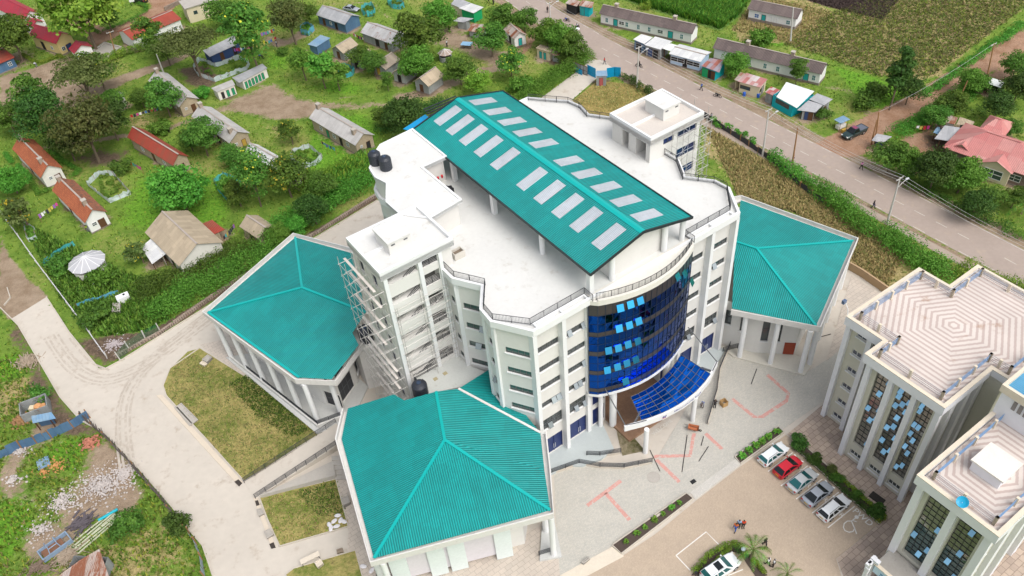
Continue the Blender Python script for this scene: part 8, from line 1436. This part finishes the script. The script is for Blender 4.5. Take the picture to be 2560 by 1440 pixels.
def fence(label, pts, h, kind, mt, step=2.4, name='fence', wd=.12):
    q = [G(*p) for p in pts]; c = q[0]; t = thing(name, label, 'fence', (c.x, c.y, 0), frame='w'); m_ = MB(); g = random.Random(len(label))
    for a, b in zip(q, q[1:]):
        L = (b-a).length; n = max(1, round(L/step))
        for k in range(n+1):
            p = a+(b-a)*k/n
            MB().beam(tuple(p), tuple(p+Vector((g.uniform(-.15, .15), g.uniform(-.1, .1), h*1.1 if kind != 'sticks' else h*.8))), wd).build('fence_post', polec if kind in ('rail', 'mesh') else polew, t)
        if kind == 'rail': [m_.beam(tuple(a+Vector((0, 0, z))), tuple(b+Vector((0, 0, z))), .10, .10) for z in (h*.5, h*.95)]
        if kind == 'sheet':
            k = 0; s = 0
            while s < L: w_ = min(.85, L-s); hh = h*g.uniform(.82, 1.08); o = Vector((g.uniform(-.1, .1), g.uniform(-.1, .1), 0)); p0, p1 = a+(b-a)*(s/L), a+(b-a)*((s+w_)/L); m_.poly(p0, p1, p1+o+Vector((0, 0, hh)), p0+o+Vector((0, 0, hh))); s += .82
        if kind == 'sticks':
            for k in range(int(L/.16)): p = a+(b-a)*(k*.16/L); m_.beam(tuple(p), tuple(p+Vector((g.uniform(-.25, .25), g.uniform(-.25, .25), h*g.uniform(.6, 1.2)))), .07)
        if kind == 'mesh': m_.poly(a, b, b+Vector((0, 0, h)), a+Vector((0, 0, h)))
    m_.build({'rail': 'rail', 'sheet': 'sheeting', 'sticks': 'palings', 'mesh': 'wire_mesh'}[kind], mt, t)
fence('straight pale rail fence with posts along the left concrete road', [(0,530),(50,598),(110,682),(148,732),(205,808),(268,896)], 1.3, 'rail', P('rail_pale', (.56, .56, .58), .8, .1, 1)); fence('blue grey tin fence crossing the waste ground at lower left', [(-5,1150),(55,1122),(130,1096),(185,1070),(226,1045)], 1.8, 'sheet', tin_b); fence('dark stick fence down the left edge of the driveway', [(206,1046),(262,1092),(333,1166),(380,1222),(425,1275),(462,1325)], 1.5, 'sticks', P('stick_grey', (.13, .11, .10), .95, .25, 2)); fence('grey sheet fence at the bottom of the driveway', [(474,1335),(492,1362),(506,1400),(514,1445)], 1.6, 'sheet', P('sheet_blue_grey', (.30, .36, .42), .7, .1, 1)); fence('wire mesh fence with white concrete posts beside the gravel corner', [(302,902),(325,876),(365,850),(402,830)], 1.9, 'mesh', netmat('wire_green', (.03, .15, .07), .35)); fence('dark tin and thorn fence along the dry strip by the road', [(1758,292),(1850,352),(1940,412),(2000,470),(2060,512)], 1.3, 'sheet', P('sheet_dark', (.055, .055, .06), .8, .3, 1))
solo('retaining_wall', MB().ring([tuple(G(*p))[:2] for p in [(2115,672),(2150,692),(2216,738)]], .3, -.1, 1.5, closed=False), P('wall_tan', (.42, .29, .17), .9, .2, .8), 'tan rendered low wall between the dry strip and the slab paving', 'wall')
rub = TILE('rubble_wall', (.38, .31, .25), (.30, .22, .17), (.16, .12, .1), .5, .3, .05, .95, .5, .3); solo('boundary_wall', MB().ring([tuple(G(*p))[:2] for p in [(290,896),(400,838),(515,757),(700,634),(800,582),(945,490)]], .45, -.1, .55, closed=False), rub, 'low rubble boundary wall along the back of the left driveway', 'wall')
solo('forecourt_slab', MB().prism([tuple(G(*p))[:2] for p in [(232,130),(262,108),(306,120),(262,152)]], -.1, .25).ring([tuple(G(*p))[:2] for p in [(232,130),(262,108),(306,120),(262,152)]], .4, .2, .45), conc2, 'walled concrete slab between the gatehouse and the white red roofed house', 'slab')
solo('stone_wall', MB().ring([tuple(G(*p))[:2] for p in [(415,28),(455,8),(480,-8)]], .4, 0, 1.1, closed=False), rub, 'low stone wall beside the beige flat roofed building', 'wall')
def heap(label, c, r, n, h, mt, seed, sz=(.12, .5), name='rubble_heap', cat='rubble', kind='chunk'):
    p = G(*c); g = random.Random(seed); m_ = MB()
    for k in range(n):
        d = abs(g.gauss(0, .45)); a = g.uniform(0, 6.28); x, y = math.cos(a)*r*min(d, 1.2), math.sin(a)*r*min(d, 1.2)*.8; s = g.uniform(*sz); z = max(.03, h*(1-d)*g.uniform(.2, 1))
        if kind == 'chunk': b0 = len(m_.v); m_.lathe((p.x+x, p.y+y, z), [(s*.3, -s*.25), (s*.55*g.uniform(.7, 1.2), -.05*s), (s*.25, s*.28)], 5); m_.v[b0:] = [(u+g.uniform(-.1, .1)*s, v+g.uniform(-.1, .1)*s, w_+g.uniform(-.08, .08)*s) for u, v, w_ in m_.v[b0:]]
        else: aa = g.gauss(kind if not isinstance(kind, str) else 0, .5); e = Vector((math.cos(aa), math.sin(aa), g.uniform(-.1, .15)))*g.uniform(.6, 2.2); m_.beam((p.x+x-e.x/2, p.y+y-e.y/2, z), (p.x+x+e.x/2, p.y+y+e.y/2, z+e.z), s*.35, s*.2)
    solo(name, m_, mt, label, cat)
rubw = P('rubble_white', (.47, .425, .40), .95, .25, 2.5, fine=.25); rubb = P('rubble_brick', (.42, .17, .11), .95, .25, 2); rubo = P('rubble_orange', (.48, .24, .09), .95, .25, 2); wood = P('scrap_wood', (.34, .27, .20), .95, .25, 2); bags = P('cement_bag', (.66, .64, .65), .8, .08, 2); dirt = P('dirt_heap', (.30, .17, .08), .97, .25, 1.5)
heap('wide spread of white rubble beside the stick fence', (255, 1215), 5.2, 1100, .5, rubw, 1, (.07, .30)); heap('white rubble above the wide rubble spread', (310, 1185), 3.0, 320, .3, rubw, 2, (.08, .35)); heap('grey white rubble heap in the middle of the waste ground', (155, 1255), 3.6, 420, .5, rubw, 3, (.07, .32)); heap('red brick heap at the top of the waste ground', (228, 1108), 1.9, 150, .9, rubb, 4, (.18, .5)); heap('orange red brick scatter along the grass of the waste ground', (140, 1165), 2.6, 90, .3, rubo, 5, (.15, .4)); heap('orange brick scatter at the left of the waste ground', (108, 1180), 1.6, 46, .2, rubo, 6, (.15, .4)); heap('white lime heap beside the tin fence', (50, 1130), 2.2, 160, .4, rubw, 7, (.07, .3)); heap('pale rubble heap at the left of the waste ground', (35, 1200), 1.8, 80, .5, rubw, 8); heap('pale rubble by the dumped boards', (105, 1325), 2.6, 260, .4, rubw, 9, (.07, .3)); heap('rust orange earth heap beside the roofless shack', (55, 1050), 1.7, 260, .9, dirt, 10, (.2, .5), 'earth_heap', 'earth'); heap('grey gravel in the corner of the mesh fence', (285, 862), 2.6, 300, .3, P('gravel', (.42, .37, .37), .95, .25, 2), 11, (.08, .3), 'gravel_heap', 'gravel'); heap('brown rotten brush heap left of the driveway', (70, 905), 2.2, 160, .5, wood, 12, (.15, .4), 'brush_heap', 'brush', 2.2)
heap('tangle of scrap boards and black sheets on the waste ground', (205, 1310), 2.2, 60, .5, P('scrap_dark', (.10, .085, .095), .9, .3, 2), 13, (.3, .9), 'scrap_heap', 'scrap', .7); heap('heap of brown poles at the bottom left', (100, 1420), 3.0, 70, .5, P('pole_brown', (.20, .145, .11), .95), 14, (.2, .35), 'timber_stack', 'timber', .75); heap('grey firewood heap beside the bottom tin shack', (170, 1390), 2.2, 130, .5, wood, 15, (.2, .4), 'firewood_heap', 'firewood', .5)
for k, (px, lb) in enumerate([((845, 1290), 'white cement bag, top one at the corner of the small lawn'), ((852, 1302), 'white cement bag heap centre at the corner of the small lawn'), ((860, 1305), 'white cement bag nearest the near hall at the small lawn'), ((836, 1304), 'white cement bag lying left of the bag heap'), ((824, 1313), 'white cement bag furthest left at the small lawn edge'), ((842, 1317), 'white cement bag on the lower kerb of the small lawn'), ((828, 1322), 'white cement bag at the bottom of the bag heap'), ((909, 1417), 'white cement bag on the path left of the near hall'), ((930, 1427), 'crumpled white bag at the foot of the near hall')]):
    m_ = MB(); b0 = G(*px, .1); m_.lathe((0, 0, 0), [(.1, 0), (.36, .05), (.42, .14), (.3, .24), (.08, .26)], 8); a = k*1.3; m_.v = [(b0.x+x*1.1*math.cos(a)-y*.7*math.sin(a), b0.y+x*1.1*math.sin(a)+y*.7*math.cos(a), b0.z+z) for x, y, z in m_.v]; solo('cement_bag', m_, bags, lb, 'bag', 'white cement bags by the near hall')
pt = thing('pipe_stack', 'stack of pale green poles lying on the waste ground', 'poles', G(235, 1330)); a = math.atan2((G(275, 1300)-G(195, 1365)).y, (G(275, 1300)-G(195, 1365)).x); [MB().tube([(-3.4*math.cos(a)-k*.35*math.sin(a)+random.uniform(-.4, .4), -3.4*math.sin(a)+k*.35*math.cos(a), .12), (3.4*math.cos(a)-k*.33*math.sin(a), 3.4*math.sin(a)+k*.33*math.cos(a), .14)], .11, 8).build('pole', P('pole_green', (.42, .44, .31), .7, .1, 1), pt) for k in range(-3, 3)]
solo('turquoise_pipe', MB().tube([tuple(G(246, 1301, .2)), tuple(G(294, 1273, .25))], .2, 10), P('pipe_turq', (.0, .36, .45), .5, .08, 1), 'bright turquoise pipe lying beside the pale green poles', 'pipe')
solo('tin_sheet', MB().box(tuple(G(108, 1157, .15)), (1.6, 1.9, .06), .5), R_blue, 'single blue grey tin sheet on the grass of the waste ground', 'tin sheet')
wk = thing('wrecked_vehicle', 'stripped blue vehicle shell dumped on the waste ground', 'wreck', G(143, 1372), .75); wb = P('wreck_blue', (.22, .30, .40), .7, .25, 1, stain=((.2, .12, .08), .6)); MB().ring([(-1.9, -.9), (1.9, -.9), (1.9, .9), (-1.9, .9)], .12, .2, .9).build('shell', wb, wk); m_ = MB(); [m_.tube([(x, -.8, .9), (x*.8, -.65, 1.6), (x*.8, .65, 1.6), (x, .8, .9)], .06, 6) for x in (-.9, .5)]; m_.tube([(-.72, -.65, 1.6), (.4, -.65, 1.6)], .06, 6); m_.build('roof_frame', wb, wk); MB().box((-.3, 0, .45), (2.6, 1.5, .1)).build('floor', P('wreck_rust', (.2, .1, .06), .9, .3, 2), wk)
wt = thing('water_trough', 'white plastic water tank box standing in the shrubs by the wild hedge', 'tank', G(312, 752), .5); MB().prism([(-1, -.6), (1, -.6), (1, .6), (-1, .6)], .1, 1.2).build('body', colm, wt); MB().lathe((.3, .1, 1.2), [(.2, 0), (.2, .08)], 10).build('lid', cbk, wt); [MB().box((x, y, .05), (.12, .12, .14)).build('foot', polew, wt) for x in (-.8, .8) for y in (-.45, .45)]
box_px('open_pit', [(283,786),(304,785),(304,765),(286,764)], .45, conc2, 'open concrete pit frame in the shrubs beside the wild hedge', 'pit')
wb_ = thing('wheelbarrow', 'orange and blue wheelbarrow on the plaza at the foot of the letter M', 'wheelbarrow', G(1733, 1075, .1), 1.2); MB().add([(-.3, -.5, .3), (.3, -.5, .3), (.3, .5, .3), (-.3, .5, .3), (-.42, -.7, .65), (.42, -.7, .65), (.42, .7, .65), (-.42, .7, .65)], [(3, 2, 1, 0), (0, 1, 5, 4), (1, 2, 6, 5), (2, 3, 7, 6), (3, 0, 4, 7)]).build('tray', P('barrow_orange', (.42, .14, .06), .6, .1, 2), wb_); m_ = MB(); [m_.tube([(s*.25, 1.3, .6), (s*.25, -.4, .28), (0, -.9, .2)], .03, 5) for s in (-1, 1)]; m_.build('handle', blk, wb_); MB().tube([(0, -.9+.18*math.cos(a), .2+.18*math.sin(a)) for a in [k*math.pi/5 for k in range(11)]], .05, 6, cap=False).build('wheel', tyre_m, wb_)
cr = thing('crate', 'wooden crate beside the bent railing on the plaza', 'crate', G(1809, 1012, .1), .4); m_ = MB(); [m_.box((0, y, .1+k*.22), (.8, .05, .14)) for y in (-.4, .4) for k in range(4)]; [m_.box((x, 0, .1+k*.22), (.05, .8, .14)) for x in (-.4, .4) for k in range(4)]; m_.build('slats', P('crate_wood', (.45, .28, .12), .9, .2, 3), cr)
for lb, a, b in (('long thin pole lying on the plaza beside the letter M', (1718, 1088), (1705, 1180)), ('pair of short rods lying on the plaza right of the letter M', (1747, 1153), (1771, 1116)), ('short rod lying above the pair of rods on the plaza', (1753, 1114), (1759, 1091)), ('thin pole leaning across the plaza below the canopy column', (1625, 1125), (1650, 1178)), ('thin pole lying on the plaza right of the long railing', (1878, 960), (1892, 922)), ('forked stick on the slab paving right of the right teal hall', (2052, 842), (2077, 835))): solo('steel_rod', MB().tube([tuple(G(*a, .14)), tuple(G(*b, .14))], .05, 6), blk, lb, 'rod')
solo('manhole_cover', MB().lathe(tuple(G(1634, 1193, .07)), [(.85, 0), (.85, .05), (.4, .06), (.1, .09)], 20), conc2, 'round pale manhole cover in the plaza paving', 'manhole'); solo('drain_grate', MB().box(tuple(G(1733, 1204, .12)), (.7, .5, .08), .5), blk, 'square black drain grate at the edge of the plaza', 'drain'); solo('rubber_mat', MB().prism([tuple(G(*p))[:2] for p in [(2170,1242),(2182,1229),(2214,1252),(2203,1266)]], .08, .16), P('mat_black', (.04, .035, .03), .9, .2, 2), 'black rectangular pit cover between the parking bed and the office wing', 'mat'); solo('garden_lamp', MB().tube([tuple(G(1740, 1432, .2)), tuple(G(1740, 1432, 2.4))], .06, 6).box(tuple(G(1740, 1432, 2.5)), (.3, .3, .25)), blk, 'black garden lamp post in the lime hedge at the bottom edge', 'lamp'); solo('globe_lamp', MB().tube([tuple(G(1858, 1375, .2)), tuple(G(1858, 1375, 1.6))], .05, 6).lathe(tuple(G(1858, 1375, 1.6)), [(.08, 0), (.26, .15), (.26, .3), (.08, .45)], 12), P('globe', (.55, .6, .75), .3), 'white globe lamp beside the palm in the SUV bed', 'lamp')
bd_ = thing('notice_board', 'white notice board beside the dark SUV at the top', 'board', G(334, 14)); MB().box((0, 0, 1.6), (1.3, .08, 1.1), .4).build('panel', colm, bd_); [MB().box((x, x*.4, .6), (.08, .08, 1.2)).build('leg', blk, bd_) for x in (-.5, .5)]
fg = thing('flag', 'pink and blue cloth on a short stick above the hedge near the bungalow sheds', 'flag', G(2313, 312)); MB().tube([(0, 0, 0), (0, 0, 2.2)], .03, 5).build('pole', polew, fg); m_ = MB(); m_.add([(0, 0, 2.2), (.6, .2, 2.0), (.5, .3, 1.3), (.05, 0, 1.5), (0, .04, 2.2), (.6, .24, 2.0), (.5, .34, 1.3), (.05, .04, 1.5)], [(0, 1, 2, 3), (7, 6, 5, 4)]); m_.build('cloth', cpk, fg)
for px, lb in (((1253, 0), None), ((1595, 120), None)): pass
for px, lb in (((1860, 240), 'blue plastic drum beside the cream kiosk'), ((1895, 243), 'blue plastic drum by the little stall')): solo('plastic_drum', MB().lathe(tuple(G(*px)), [(.3, 0), (.33, .1), (.33, .8), (.2, .9)], 10), P('drum_blue', (.02, .1, .45), .5), lb, 'drum')
